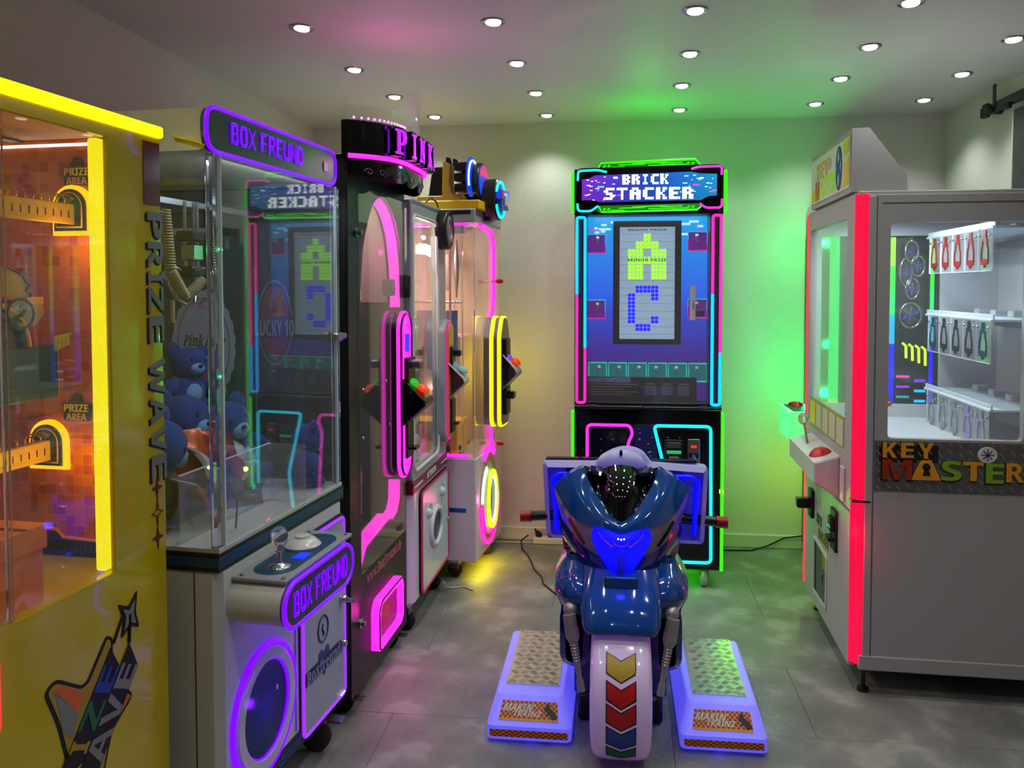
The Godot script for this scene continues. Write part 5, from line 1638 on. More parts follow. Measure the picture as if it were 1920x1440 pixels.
	for p in [[-0.28, -0.08], [0.26, -0.06], [-0.28, -D + 0.08], [0.26, -D + 0.08]]:
		var c := part(t, "caster", G.new().at(V(p[0], 0.055, p[1]), Basis(Vector3.BACK, PI / 2)).lathe(P2([0, -0.014, 0.048, -0.014, 0.055, -0.008, 0.055, 0.008, 0.048, 0.014, 0, 0.014]), 20), "brown_plastic")
		bx(c, "caster_fork", V(p[0], 0.12, p[1]), V(0.05, 0.06, 0.06), "black_metal", 0.006)
		bx(c, "caster_brake", V(p[0], 0.115, p[1] + 0.075), V(0.04, 0.012, 0.05), "steel", 0.003)
	omni(t, V(-0.15, 0.38, 0.06), Color(0.42, 0.05, 1.0), 0.006, 0.08)
	omni(t, V(-0.15, 0.66, 0.10), Color(0.42, 0.05, 1.0), 0.004, 0.04)
	# plush toys and wrapped prizes
	var xf := t.transform
	var turn := t.rotation.y
	var proto := plush_toy("plush_toy")
	var spots := [
		[-0.20, 0.91, -0.60, 0.3, 1.25, "royal blue plush bear at the back beside the side glass"],
		[0.03, 0.91, -0.62, -0.2, 1.25, "royal blue plush bear at the back in the middle of the pile"],
		[0.235, 0.91, -0.58, 0.4, 1.2, "royal blue plush bear at the back right of the pile"],
		[-0.195, 0.91, -0.36, 0.6, 1.15, "royal blue plush bear leaning on the side glass behind the fence"],
		[0.01, 0.91, -0.37, 0.1, 1.25, "royal blue plush bear sitting in the middle of the pile"],
		[0.215, 0.91, -0.30, -0.3, 1.1, "royal blue plush bear right of the middle in the pile"],
		[0.25, 0.905, -0.11, 0.9, 0.8, "small royal blue plush bear sitting nearest the front glass"],
		[-0.10, 1.15, -0.46, 0.2, 0.85, "royal blue plush bear highest in the pile, on the left"],
		[0.13, 1.15, -0.44, -0.3, 0.85, "royal blue plush bear highest in the pile, on the right"]]
	for i in spots.size():
		var s: Array = spots[i]
		var o: Node3D = proto if i == 0 else proto.duplicate()
		if i > 0:
			o.name = numbered("plush_toy")
			add_child(o)
		o.position = xf * V(s[0], s[1], s[2])
		o.rotation = V(0.25 if i in [3, 6] else -0.1, turn + s[3], 0.2 if i % 2 else -0.15)
		o.scale = Vector3.ONE * s[4]
		o.set_meta("label", s[5])
		o.set_meta("group", "plush bears in the claw machine")
	var bags := [
		[-0.20, 0.99, -0.22, 0.4, "foil_green", "olive green foil pack in front of the plush pile"],
		[-0.12, 1.06, -0.24, -0.5, "foil_orange", "orange foil pack lying on the green one"],
		[-0.05, 1.02, -0.20, 0.9, "foil_white", "white foil pack beside the orange one"],
		[0.05, 1.06, -0.24, -0.2, "foil_red", "red foil pack on top of the wrapped prizes"],
		[0.10, 0.98, -0.18, 0.6, "foil_red", "red foil pack low against the clear fence"],
		[-0.14, 0.95, -0.17, 1.2, "foil_orange", "orange foil pack low behind the fence"],
		[0.0, 0.94, -0.16, -0.8, "foil_green", "olive green foil pack low behind the fence"],
		[0.16, 1.02, -0.24, 0.3, "foil_white", "white foil pack at the right of the wrapped prizes"]]
	for b in bags:
		var o := thing("foil_pack", b[5], "foil pack", xf * V(b[0], b[1] - 0.07, b[2]), turn + b[3], "wrapped prizes in the claw machine")
		o.rotation.x = -0.5
		var grid := []
		for r in 5:
			var row := []
			for c in 5:
				var e := (1.0 - pow(absf(c - 2) / 2.0, 2.0)) * (1.0 - pow(absf(r - 2) / 2.0, 2.0))
				row.append(V((c - 2) * 0.034, 0.16 - r * 0.036, 0.03 * e + 0.004 * sin(r * 2.0 + c)))
			grid.append(row)
		part(o, "wrapper", G.new().skin(grid, 3, 3, V(0, 0, -0.012)), b[4])
		bx(o, "seal_strip", V(0, 0.158, -0.004), V(0.136, 0.012, 0.004), "foil_white", 0.0)
	# clear wrap over one toy
	var wp := thing("clear_bag", "crumpled clear bag over the plush by the side glass", "bag", xf * V(-0.26, 0.90, -0.25), turn)
	var grid2 := []
	for r in 5:
		var row := []
		for c in 5:
			row.append(V((c - 2) * 0.035, 0.17 - r * 0.042, 0.03 * sin(c * 1.3 + r) + 0.02))
		grid2.append(row)
	part(wp, "film", G.new().skin(grid2, 2, 2, V(0, 0, -0.004)), "acrylic")

func plush_toy(called: String) -> Node3D:
	var o := thing(called, "royal blue plush bear", "plush toy")
	part(o, "plush_body", G.new().ball(V(0, 0.075, 0), V(0.075, 0.08, 0.06), 18), "blue_plush")
	part(o, "plush_belly", G.new().ball(V(0, 0.07, 0.022), V(0.05, 0.055, 0.045), 14), "light_plush")
	part(o, "plush_head", G.new().ball(V(0, 0.185, 0.01), V(0.075, 0.065, 0.062), 18), "blue_plush")
	part(o, "muzzle", G.new().ball(V(0, 0.165, 0.058), V(0.032, 0.025, 0.022), 12), "light_plush")
	part(o, "nose", G.new().ball(V(0, 0.173, 0.08), V(0.010, 0.007, 0.006), 8), "dark_plush")
	for s in [-1, 1]:
		part(o, "ear", G.new().ball(V(s * 0.062, 0.235, 0.0), V(0.03, 0.03, 0.014), 12), "blue_plush")
		part(o, "arm", G.new().at(V(s * 0.085, 0.09, 0.02), Basis(Vector3.BACK, s * 0.7)).ball(V(0, 0, 0), V(0.026, 0.05, 0.028), 12), "blue_plush")
		part(o, "foot", G.new().ball(V(s * 0.045, 0.02, 0.055), V(0.03, 0.026, 0.045), 12), "blue_plush")
		part(o, "eye", G.new().ball(V(s * 0.028, 0.198, 0.064), V(0.007, 0.008, 0.005), 8), "dark_plush")
	return o


func ribbon(p: PackedVector2Array, w: float) -> PackedVector2Array:
	var o := PackedVector2Array()
	var back := PackedVector2Array()
	for i in p.size():
		var d := (p[mini(i + 1, p.size() - 1)] - p[maxi(i - 1, 0)]).normalized()
		o.append(p[i])
		back.append(p[i] + Vector2(-d.y, d.x) * w)
	back.reverse()
	o.append_array(back)
	return o

func button_box(parent: Node, x: float, w: float, z0: float, y: float, reach: float, mat: String, jewels: Array) -> void:
	# wedge-shaped console with two lit domes on its sloping top
	var hb := Basis(Vector3(0, 0, 1), Vector3(0, 1, 0), Vector3(-1, 0, 0))
	var b := part(parent, "button_box", G.new().at(V(x + w / 2, 0, 0), hb).prism(soft(P2([z0, y + 0.10, z0, y - 0.10, z0 + reach, y - 0.012, z0 + reach - 0.005, y + 0.012]), 0.01), 0.0, w, 0.004), mat)
	var mid := V(x, y + 0.056, z0 + reach * 0.5)
	var tilt := Basis(Vector3.RIGHT, atan2(reach, 0.085) * 0.62)
	for i in jewels.size():
		var c := mid + tilt * V(0, 0.0, -0.028 + i * 0.05)
		part(b, "dome_button", G.new().at(c, tilt).lathe(P2([0, 0, 0.030, 0, 0.029, 0.008, 0.020, 0.018, 0.010, 0.022, 0, 0.023]), 18), jewels[i])

func arc_z(x: float, bulge: float, half: float) -> float:
	return bulge * (1.0 - pow(absf(x / half), 4.0))

func pink_machine() -> void:
	var t := thing("arch_window_machine", "tall black prize machine with arched pink-lit window and magenta letters on its crown", "prize machine", V(-0.919, 0, -2.95), deg_to_rad(88.12))
	var D := 0.80
	var hw := 0.328
	# front sheet with its arched opening
	var hole := soft(P2([-0.22, 0.50, -0.15, 0.575, 0.125, 0.605, 0.15, 0.585, 0.225, 0.60, 0.262, 0.64, 0.275, 0.80, 0.30, 1.30, 0.302, 1.50, 0.29, 1.65, 0.25, 1.78, 0.17, 1.87, 0.06, 1.914, 0.02, 1.914, -0.06, 1.88, -0.12, 1.81, -0.17, 1.72, -0.20, 1.60, -0.215, 1.45, -0.22, 1.0]), 0.05, true, 4)
	part(t, "front_sheet", G.new().prism(P2([-hw, 0.08, hw, 0.08, hw, 2.02, -hw, 2.02]), -0.02, 0.0, 0.002, [hole]), "front_black")
	part(t, "window_reveal", G.new().prism(G.inset(G.ccw(hole), -0.012), -0.07, -0.02, 0.0, [hole]), "black_gloss")
	# lit strips lying in the reveal
	var up := soft(P2([0.30, 1.47, 0.302, 1.52, 0.29, 1.65, 0.25, 1.78, 0.17, 1.87, 0.06, 1.91, 0.0, 1.905]), 0.05, false, 5)
	part(t, "reveal_light", G.new().prism(ribbon(up, 0.012), -0.055, -0.014), "neon_pink")
	part(t, "reveal_light", G.new().prism(ribbon(P2([0.150, 0.586, 0.225, 0.602, 0.261, 0.645, 0.268, 0.73]), 0.014), -0.055, -0.008), "neon_pink")
	part(t, "reveal_light", G.new().prism(ribbon(P2([-0.218, 0.505, -0.15, 0.577, 0.125, 0.607]), 0.016), -0.06, -0.006), "neon_pink")
	bx(t, "window_glass", V(0.04, 1.21, 0.0025), V(0.54, 1.42, 0.003), "glass", 0.0)
	# body
	bx(t, "near_side_panel", V(-hw + 0.006, 1.05, -D / 2 - 0.01), V(0.012, 1.94, D - 0.02), "side_navy", 0.001)
	bx(t, "far_side_panel", V(hw - 0.006, 0.79, -D / 2 - 0.01), V(0.012, 1.42, D - 0.02), "black_satin", 0.001)
	bx(t, "far_side_panel", V(hw - 0.006, 1.96, -D / 2 - 0.01), V(0.012, 0.12, D - 0.02), "black_satin", 0.001)
	bx(t, "far_side_post", V(hw - 0.012, 1.70, -0.13), V(0.024, 0.42, 0.12), "inner_grey", 0.001)
	bx(t, "back_panel", V(0, 1.05, -D + 0.01), V(0.64, 1.94, 0.02), "beige_inside", 0.0)
	bx(t, "roof", V(0, 2.01, -D / 2), V(0.656, 0.02, D), "black_satin", 0.002)
	bx(t, "base", V(0, 0.10, -D / 2), V(0.65, 0.04, D - 0.02), "black_metal", 0.002)
	bx(t, "cabin_light", V(0, 1.99, -0.3), V(0.4, 0.012, 0.05), "cabin_light", 0.001)
	omni(t, V(0, 1.88, -0.35), Color(1.0, 0.86, 0.78), 0.34, 0.08)
	omni(t, V(0.18, 1.7, -0.05), Color(1.0, 0.2, 0.8), 0.03, 0.05)
	bx(t, "inner_cabinet", V(0.02, 0.92, -0.52), V(0.58, 1.0, 0.50), "inner_grey", 0.003)
	bx(t, "inner_ledge", V(0.0, 1.425, -0.45), V(0.58, 0.012, 0.5), "beige_inside", 0.001)
	bx(t, "lock_bracket", V(0.20, 1.555, -0.03), V(0.16, 0.07, 0.006), "inner_grey", 0.001)
	part(t, "bracket_bolt", G.new().tube(PackedVector3Array([V(0.20, 1.552, -0.02), V(0.26, 1.552, -0.02)]), 0.003, false, 6), "chrome")
	bx(t, "hinge_block", V(0.315, 1.56, 0.012), V(0.026, 0.10, 0.03), "black_metal", 0.004)
	bx(t, "window_lower_print", V(-0.06, 0.74, -0.10), V(0.22, 0.20, 0.004), "sticker_grey", 0.0)
	bx(t, "paper_band", V(-0.06, 0.79, -0.097), V(0.22, 0.04, 0.003), "sticker_rose", 0.0)
	part(t, "gold_coin", G.new().prism(oval(-0.19, 0.945, 0.022, 0.02, 20), -0.05, -0.045, 0.001), "gold")
	for p in [[-0.20, 1.0], [0.10, 1.0], [0.06, 1.18], [-0.2, 1.18]]:
		part(t, "window_bolt", G.new().ball(V(p[0], p[1], 0.004), V(0.006, 0.006, 0.004), 8), "chrome")
	part(t, "front_lock", G.new().at(V(-0.24, 0.324, 0.0), Basis(Vector3.RIGHT, PI / 2)).lathe(P2([0, 0, 0.018, 0, 0.018, 0.006, 0.011, 0.008, 0.011, 0.02, 0, 0.02]), 16), "chrome")
	part(t, "front_lock", G.new().at(V(-0.25, 1.753, 0.0), Basis(Vector3.RIGHT, PI / 2)).lathe(P2([0, 0, 0.018, 0, 0.018, 0.006, 0.011, 0.008, 0.011, 0.024, 0, 0.024]), 16), "steel")
	text(t, "web_name", "www.BoxFreund.de", V(0.04, 0.462, 0.0), 0.42, 0.042, 0.0015, "pink_metal", Basis.IDENTITY, true, true)
	# prize hatch
	var dh := soft(P2([-0.125, 0.165, -0.09, 0.15, 0.16, 0.15, 0.195, 0.18, 0.195, 0.325, 0.165, 0.355, -0.09, 0.355, -0.125, 0.325]), 0.02)
	part(t, "hatch_light", G.new().prism(dh, 0.0, 0.032, 0.004, [G.inset(G.ccw(dh), 0.024)]), "neon_pink")
	part(t, "hatch_gasket", G.new().tube(lift(G.inset(G.ccw(dh), 0.006), 0.0335), 0.003, true, 6), "black_gloss")
	part(t, "hatch_flap", G.new().prism(G.inset(G.ccw(dh), 0.022), 0.0, 0.006), "flap_pink")
	omni(t, V(0.03, 0.25, 0.07), Color(1.0, 0.12, 0.75), 0.035, 0.05)
	# capsule control plate with two neon rims
	var cap := rrect(0.20, 1.108, 0.165, 0.70, 0.0824, 12)
	var cp := part(t, "control_plate", G.new().prism(G.inset(G.ccw(cap), 0.008), 0.004, 0.05, 0.004), "black_satin")
	part(cp, "plate_rim_light", G.new().prism(cap, 0.028, 0.042, 0.002), "neon_pink")
	bx(cp, "plate_screen", V(0.195, 1.325, 0.051), V(0.05, 0.075, 0.003), "screen_blue", 0.001)
	bx(cp, "coin_mechanism", V(0.205, 1.19, 0.058), V(0.10, 0.15, 0.02), "black_metal", 0.004)
	bx(cp, "coin_chute", V(0.205, 1.235, 0.088), V(0.05, 0.035, 0.05), "steel", 0.006)
	bx(cp, "bill_acceptor", V(0.205, 0.93, 0.055), V(0.09, 0.17, 0.012), "black_metal", 0.004)
	bx(cp, "bill_mouth", V(0.205, 0.885, 0.075), V(0.06, 0.012, 0.035), "black_gloss", 0.003)
	bx(cp, "coin_label", V(0.18, 1.14, 0.069), V(0.03, 0.05, 0.001), "print_olive", 0.0)
	for p in [[0.2, 1.40], [0.2, 0.81]]:
		part(cp, "screw", G.new().ball(V(p[0], p[1], 0.05), V(0.006, 0.006, 0.003), 8), "chrome")
	button_box(cp, 0.20, 0.13, 0.045, 1.082, 0.10, "black_gloss", ["jewel_green", "jewel_orange"])
	# crown: bulging drum, neon line, scalloped skirt, letters, clear crest
	var crownp := PackedVector2Array()
	var steps := 24
	for i in steps + 1:
		var x := -hw + 2 * hw * i / steps
		crownp.append(Vector2(x, -arc_z(x, 0.145, hw)))
	crownp.append(Vector2(hw, 0.02))
	crownp.append(Vector2(-hw, 0.02))
	part(t, "crown_drum", G.new().at(V(0, 0, 0), Basis(Vector3.RIGHT, -PI / 2)).prism(crownp, 2.012, 2.14, 0.004), "black_gloss")
	var line := PackedVector3Array()
	for i in steps + 1:
		var x := -hw + 2 * hw * i / steps
		line.append(V(x, 2.014, arc_z(x, 0.145, hw) + 0.004))
	part(t, "crown_neon", G.new().tube(line, 0.0085, false, 8), "neon_pink")
	var rows := [[], [], []]
	for i in 65:
		var x := -hw + 2 * hw * i / 64.0
		var z := arc_z(x, 0.138, hw)
		rows[0].append(V(x, 2.01, z))
		rows[1].append(V(x, 1.985, z))
		rows[2].append(V(x, 1.938 + 0.022 * (1.0 - absf(sin(i / 64.0 * PI * 5.0))), z - 0.004))
	part(t, "crown_skirt", G.new().skin(rows, 1, 2, V(0, 0, -0.008)), "black_gloss")
	for i in 5:
		var xm := -hw + 2 * hw * (i + 0.5) / 5.0
		var g := G.new()
		for s in [-1, 1]:
			var pts := PackedVector3Array()
			for k in 15:
				var a := k / 14.0 * TAU * 1.1
				var r := 0.013 * (1.0 - k / 18.0)
				var x2: float = xm + s * (0.02 + r * cos(a))
				pts.append(V(x2, 1.962 + r * sin(a), arc_z(x2, 0.138, hw) + 0.002))
			g.tube(pts, 0.0016, false, 5)
		part(t, "skirt_filigree", g, "steel")
	var word := [["P", -0.20], ["I", -0.115], ["N", -0.02], ["K", 0.09], ["D", 0.205]]
	for w in word:
		var x: float = w[1]
		var nrm := Vector3(0.145 * 4.0 * pow(absf(x), 3.0) * signf(x) / pow(hw, 4.0), 0, 1).normalized()
		var b := Basis(Vector3.UP.cross(nrm).normalized(), Vector3.UP, nrm)
		var z := arc_z(x, 0.145, hw)
		var wd := 0.042 if w[0] == "I" else 0.070
		var halo := G.new().at(V(x, 2.076, z) - nrm * 0.006, b)
		letters(w[0], wd * 1.15, 0.106, 0.012, true, true, 0.0, halo)
		part(t, "letter_halo", halo, "neon_purple")
		var case := G.new().at(V(x, 2.076, z) + nrm * 0.006, b)
		letters(w[0], wd * 1.12, 0.104, 0.030, true, true, 0.0, case)
		part(t, "letter_case", case, "black_gloss")
		var face_ := G.new().at(V(x, 2.076, z) + nrm * 0.034, b)
		letters(w[0], wd * 0.86, 0.088, 0.006, true, true, 0.0, face_)
		part(t, "letter_face", face_, "neon_magenta")
	var crest := [[], [], []]
	for i in 41:
		var x := -hw + 2 * hw * i / 40.0
		var hgt := 0.05 + 0.19 * clampf((x + 0.2) / 0.45, 0.0, 1.0)
		var z := arc_z(x, 0.13, hw)
		for k in 3:
			crest[2 - k].append(V(x, 2.14 + hgt * k / 2.0, z))
	part(t, "clear_crest", G.new().skin(crest, 1, 1, V(0, 0, -0.004)), "acrylic", "clear curved crest over the crown")
	for i in 14:
		var x := -0.315 + i * 0.0155
		part(t, "crest_bead", G.new().ball(V(x, 2.147, arc_z(x, 0.145, hw)), V(0.0045, 0.0045, 0.0045), 8), "led_white_pink")
	omni(t, V(0.1, 2.05, 0.30), Color(0.95, 0.2, 0.9), 0.02, 0.08)
	omni(t, V(0.05, 2.26, 0.03), Color(1.0, 0.4, 0.75), 0.035, 0.06)
	# pictures on the near side
	var sb := Basis(Vector3(0, 0, 1), Vector3(0, 1, 0), Vector3(-1, 0, 0))
	var sx := -hw - 0.0005
	var lace := PackedVector2Array()
	for i in 160:
		var a := TAU * i / 160.0
		var k := 1.0 + 0.05 * absf(sin(a * 12.0))
		lace.append(Vector2(-0.545 + cos(a) * 0.118 * k, 1.345 + sin(a) * 0.195 * k))
	var st := part(t, "lace_sticker", G.new().at(V(sx, 0, 0), sb).prism(lace, 0.0, 0.001), "sticker_white", "white scalloped sticker with a flower")
	part(st, "sticker_line", G.new().at(V(sx, 0, 0), sb).tube(lift(oval(-0.545, 1.345, 0.10, 0.172, 40), 0.0015), 0.0022, true, 5), "sticker_grey")
	var ws := G.new().at(V(sx - 0.001, 1.365, -0.54), sb)
	letters("Pink Date", 0.16, 0.042, 0.001, true, true, 0.25, ws)
	part(st, "sticker_name", ws, "print_black")
	for i in 6:
		var a := TAU * i / 6
		part(st, "flower_petal", G.new().at(V(sx - 0.001, 0, 0), sb).prism(oval(-0.55 + cos(a) * 0.017, 1.245 + sin(a) * 0.022, 0.011, 0.014, 14), 0.0, 0.001), "sticker_rose")
	part(st, "flower_heart", G.new().at(V(sx - 0.0022, 0, 0), sb).prism(oval(-0.55, 1.245, 0.010, 0.012, 14), 0.0, 0.001), "print_orange")
	for s in [-1, 1]:
		part(st, "flower_leaf", G.new().at(V(sx - 0.001, 0, 0), sb).prism(P2([-0.55 + s * 0.028, 1.238, -0.55 + s * 0.05, 1.265, -0.55 + s * 0.056, 1.235, -0.55 + s * 0.04, 1.222]), 0.0, 0.001), "sticker_grey")
		part(st, "sticker_bow", G.new().at(V(sx - 0.001, 0, 0), sb).tube(P3([-0.548, 1.175, -0.548 + s * 0.03, 1.195, -0.548 + s * 0.034, 1.17, -0.548, 1.175, -0.548 + s * 0.02, 1.14], 0.0), 0.0025, false, 5), "sticker_grey")
	for i in 5:
		var a := PI / 2 + (i - 2) * 0.35
		part(st, "sticker_ray", G.new().at(V(sx - 0.001, 0, 0), sb).tube(PackedVector3Array([V(-0.548 + cos(a) * 0.012, 1.46 + sin(a) * 0.02, 0), V(-0.548 + cos(a) * 0.03, 1.46 + sin(a) * 0.035, 0)]), 0.0018, false, 5), "sticker_rose")
	for p in [[-0.69, 1.70], [-0.70, 1.60], [-0.68, 1.585]]:
		part(t, "heart_sticker", G.new().at(V(sx, 0, 0), sb).prism(P2([p[0], p[1] - 0.02, p[0] - 0.014, p[1] + 0.004, p[0] - 0.01, p[1] + 0.014, p[0], p[1] + 0.007, p[0] + 0.01, p[1] + 0.014, p[0] + 0.014, p[1] + 0.004]), 0.0, 0.001), "sticker_white")
	bx(t, "top_sticker", V(sx, 1.755, -0.62), V(0.002, 0.024, 0.20), "sticker_white", 0.0)
	var lk := part(t, "lucky_sign", G.new().at(V(sx, 0, 0), sb).prism(oval(-0.272, 1.43, 0.066, 0.152, 40), 0.0, 0.0012), "sticker_grey", "red oval sign")
	part(lk, "sign_fill", G.new().at(V(sx - 0.001, 0, 0), sb).prism(oval(-0.272, 1.43, 0.061, 0.144, 40), 0.0, 0.001), "side_navy")
	part(lk, "sign_fill", G.new().at(V(sx - 0.002, 0, 0), sb).prism(oval(-0.272, 1.43, 0.054, 0.130, 40), 0.0, 0.001), "lucky_red")
	part(lk, "sign_bar", G.new().at(V(sx - 0.003, 0, 0), sb).prism(P2([-0.345, 1.37, -0.20, 1.385, -0.20, 1.46, -0.345, 1.43]), 0.0, 0.001), "side_navy")
	var lg := G.new().at(V(sx - 0.004, 1.412, -0.272), sb)
	letters("LUCKY 10", 0.145, 0.058, 0.001, true, false, 0.0, lg)
	part(lk, "sign_name", lg, "print_pale")
	var tw := G.new().at(V(sx - 0.001, 1.715, -0.45), sb)
	letters("T", 0.05, 0.045, 0.001, true, false, 0.0, tw)
	part(t, "letter_sticker", tw, "print_pale")
	bx(t, "panel_seam", V(sx - 0.0005, 1.25, -0.345), V(0.001, 0.75, 0.006), "sticker_grey", 0.0)
	for p in [[-0.26, -0.06], [0.26, -0.06], [-0.26, -D + 0.08], [0.26, -D + 0.08]]:
		var c := part(t, "caster", G.new().at(V(p[0], 0.04, p[1]), Basis(Vector3.BACK, PI / 2)).lathe(P2([0, -0.012, 0.036, -0.012, 0.04, -0.008, 0.04, 0.008, 0.036, 0.012, 0, 0.012]), 18), "rubber")
		bx(c, "caster_fork", V(p[0], 0.07, p[1]), V(0.045, 0.03, 0.05), "black_metal", 0.004)
		bx(c, "caster_brake", V(p[0], 0.055, p[1] + 0.06), V(0.03, 0.006, 0.045), "steel", 0.001)

func white_machine() -> void:
	var t := thing("washer_game", "white rounded prize machine with a porthole door and wine-red band", "prize machine", V(-0.88, 0, -3.62), deg_to_rad(89.1))
	var D := 0.75
	var hw := 0.32
	bx(t, "lower_cabinet", V(0, 0.40, -D / 2), V(0.64, 0.56, D), "machine_white", 0.03)
	part(t, "window_frame", G.new().prism(soft(P2([-hw, 0.68, hw, 0.68, hw, 1.95, -hw, 1.95]), 0.05), -0.03, 0.0, 0.006, [soft(P2([-0.30, 0.735, 0.15, 0.735, 0.15, 1.60, 0.13, 1.66, 0.13, 1.875, -0.30, 1.875]), 0.05)]), "frame_slate")
	part(t, "window_bead", G.new().tube(lift(soft(P2([-0.30, 0.735, 0.15, 0.735, 0.15, 1.60, 0.13, 1.66, 0.13, 1.875, -0.30, 1.875]), 0.05), 0.0), 0.008, true, 8), "machine_white")
	bx(t, "window_glass", V(-0.07, 1.31, -0.012), V(0.44, 1.12, 0.004), "glass", 0.0)
	bx(t, "side_wall", V(-hw + 0.006, 0.80, -D / 2), V(0.012, 0.24, D - 0.06), "machine_white", 0.002)
	bx(t, "side_glass", V(-hw + 0.004, 1.40, -D / 2), V(0.004, 0.98, D - 0.08), "glass", 0.0)
	bx(t, "side_glass", V(hw - 0.004, 1.31, -D / 2), V(0.004, 1.16, D - 0.08), "glass", 0.0)
	bx(t, "back_wall", V(0, 1.31, -D + 0.01), V(0.62, 1.24, 0.02), "beige_inside", 0.0)
	bx(t, "roof", V(0, 1.93, -D / 2), V(0.64, 0.03, D), "frame_slate", 0.008)
	bx(t, "cabin_floor", V(0, 0.70, -D / 2), V(0.62, 0.02, D - 0.06), "machine_white", 0.0)
	part(t, "clear_hood", G.new().tube(P3([-0.05, 1.95, 0.06, 1.99, 0.17, 1.98, 0.24, 1.93], -0.01), 0.004, false, 6), "dark_grey")
	bx(t, "cabin_lamp", V(-0.05, 1.895, -0.40), V(0.45, 0.02, 0.03), "neon_pink", 0.002)
	bx(t, "lamp_shade", V(-0.05, 1.83, -0.62), V(0.5, 0.12, 0.05), "beige_inside", 0.01)
	omni(t, V(-0.05, 1.80, -0.35), Color(1.0, 0.86, 0.80), 0.24, 0.06)
	bx(t, "yellow_sign", V(-0.02, 1.60, -0.55), V(0.44, 0.28, 0.01), "yellow_board", 0.002)
	bx(t, "sign_mark", V(-0.12, 1.63, -0.5435), V(0.02, 0.024, 0.003), "print_black", 0.001)
	bx(t, "pink_lamp", V(-0.15, 1.775, -0.42), V(0.08, 0.028, 0.02), "neon_pink", 0.004)
	bx(t, "pink_lamp", V(0.06, 1.775, -0.42), V(0.08, 0.028, 0.02), "neon_pink", 0.004)
	bx(t, "shelf", V(0, 1.44, -0.48), V(0.56, 0.012, 0.20), "beige_inside", 0.002)
	bx(t, "shelf_rail", V(0, 1.475, -0.40), V(0.5, 0.006, 0.006), "steel", 0.001)
	bx(t, "drum_box", V(0.0, 1.05, -0.30), V(0.50, 0.62, 0.36), "frame_slate", 0.01)
	var mb := bx(t, "mounting_plate", V(0.0, 1.20, -0.117), V(0.26, 0.17, 0.006), "machine_white", 0.002)
	bx(mb, "plate_slot", V(0.07, 1.20, -0.113), V(0.07, 0.012, 0.003), "print_black", 0.0)
	for p in [[-0.05, 1.30], [0.09, 1.25], [-0.02, 1.20], [0.09, 1.15]]:
		part(mb, "screw", G.new().ball(V(p[0], p[1], -0.112), V(0.006, 0.006, 0.003), 8), "print_black")
	# red band
	var band := bx(t, "band", V(0, 0.668, -D / 2 + 0.003), V(0.645, 0.058, D), "band_wine", 0.003)
	text(band, "band_name", "ACTIVEISO", V(0.0, 0.67, 0.003), 0.17, 0.026, 0.002, "print_white")
	bx(band, "band_line", V(-0.23, 0.668, 0.0035), V(0.14, 0.008, 0.002), "print_white", 0.0)
	bx(band, "band_line", V(0.25, 0.668, 0.0035), V(0.12, 0.008, 0.002), "print_white", 0.0)
	# porthole door
	var dp := soft(P2([-0.215, 0.155, 0.30, 0.155, 0.30, 0.62, -0.215, 0.62]), 0.03)
	part(t, "door_gasket", G.new().prism(G.inset(G.ccw(dp), -0.012), 0.0, 0.006, 0.002), "print_black")
	var dr := part(t, "porthole_door", G.new().prism(dp, 0.0, 0.012, 0.003), "machine_white")
	part(dr, "door_bead", G.new().tube(lift(dp, 0.012), 0.006, true, 8), "wine_tube")
	part(dr, "porthole_ring", G.new().tube(lift(oval(0.03, 0.40, 0.10, 0.085, 32), 0.016), 0.014, true, 10), "machine_white")
	part(dr, "porthole", G.new().prism(oval(0.03, 0.40, 0.095, 0.08, 32), 0.010, 0.016), "port_dark")
	for p in [[-0.10, 0.50], [0.16, 0.535]]:
		var kb := part(dr, "door_knob", G.new().at(V(p[0], p[1], 0.012), Basis(Vector3.RIGHT, PI / 2)).lathe(P2([0, 0, 0.026, 0, 0.024, 0.012, 0.016, 0.02, 0, 0.022]), 18), "machine_white")
		bx(kb, "knob_grip", V(p[0], p[1] + 0.02, 0.026), V(0.014, 0.06, 0.014), "machine_white", 0.005)
	part(dr, "door_lock", G.new().ball(V(0.275, 0.36, 0.016), V(0.01, 0.012, 0.01), 10), "chrome")
	# round speaker
	var sp := part(t, "speaker", G.new().at(V(0.215, 1.845, -0.005), Basis(Vector3.RIGHT, PI / 2)).lathe(P2([0, 0, 0.10, 0, 0.10, 0.045, 0.092, 0.055, 0.075, 0.055, 0.07, 0.045, 0.06, 0.045]), 32), "black_satin")
	part(sp, "speaker_cone", G.new().at(V(0.215, 1.845, 0.035), Basis(Vector3.RIGHT, PI / 2)).lathe(P2([0, 0, 0.078, 0.0, 0.07, 0.012, 0.05, 0.016, 0.045, 0.008, 0.03, 0.008, 0.02, 0.014, 0, 0.014]), 32), "speaker_mauve")
	# capsule control plate
	var cap := rrect(0.215, 1.085, 0.15, 0.62, 0.07, 10)
	var cp := part(t, "control_plate", G.new().prism(cap, 0.0, 0.04, 0.006), "frame_slate")
	part(cp, "plate_rim_light", G.new().prism(G.inset(G.ccw(cap), 0.012), 0.036, 0.048, 0.003), "neon_rose_dim")
	part(cp, "plate_face", G.new().prism(G.inset(G.ccw(cap), 0.022), 0.04, 0.054, 0.003), "gold_print")
	bx(cp, "coin_mechanism", V(0.215, 1.20, 0.058), V(0.08, 0.12, 0.02), "black_metal", 0.004)
	bx(cp, "coin_chute", V(0.215, 1.225, 0.085), V(0.045, 0.03, 0.04), "black_gloss", 0.005)
	bx(cp, "bill_acceptor", V(0.215, 0.91, 0.058), V(0.08, 0.17, 0.016), "black_metal", 0.004)
	bx(cp, "bill_mouth", V(0.215, 0.87, 0.078), V(0.05, 0.012, 0.03), "black_gloss", 0.003)
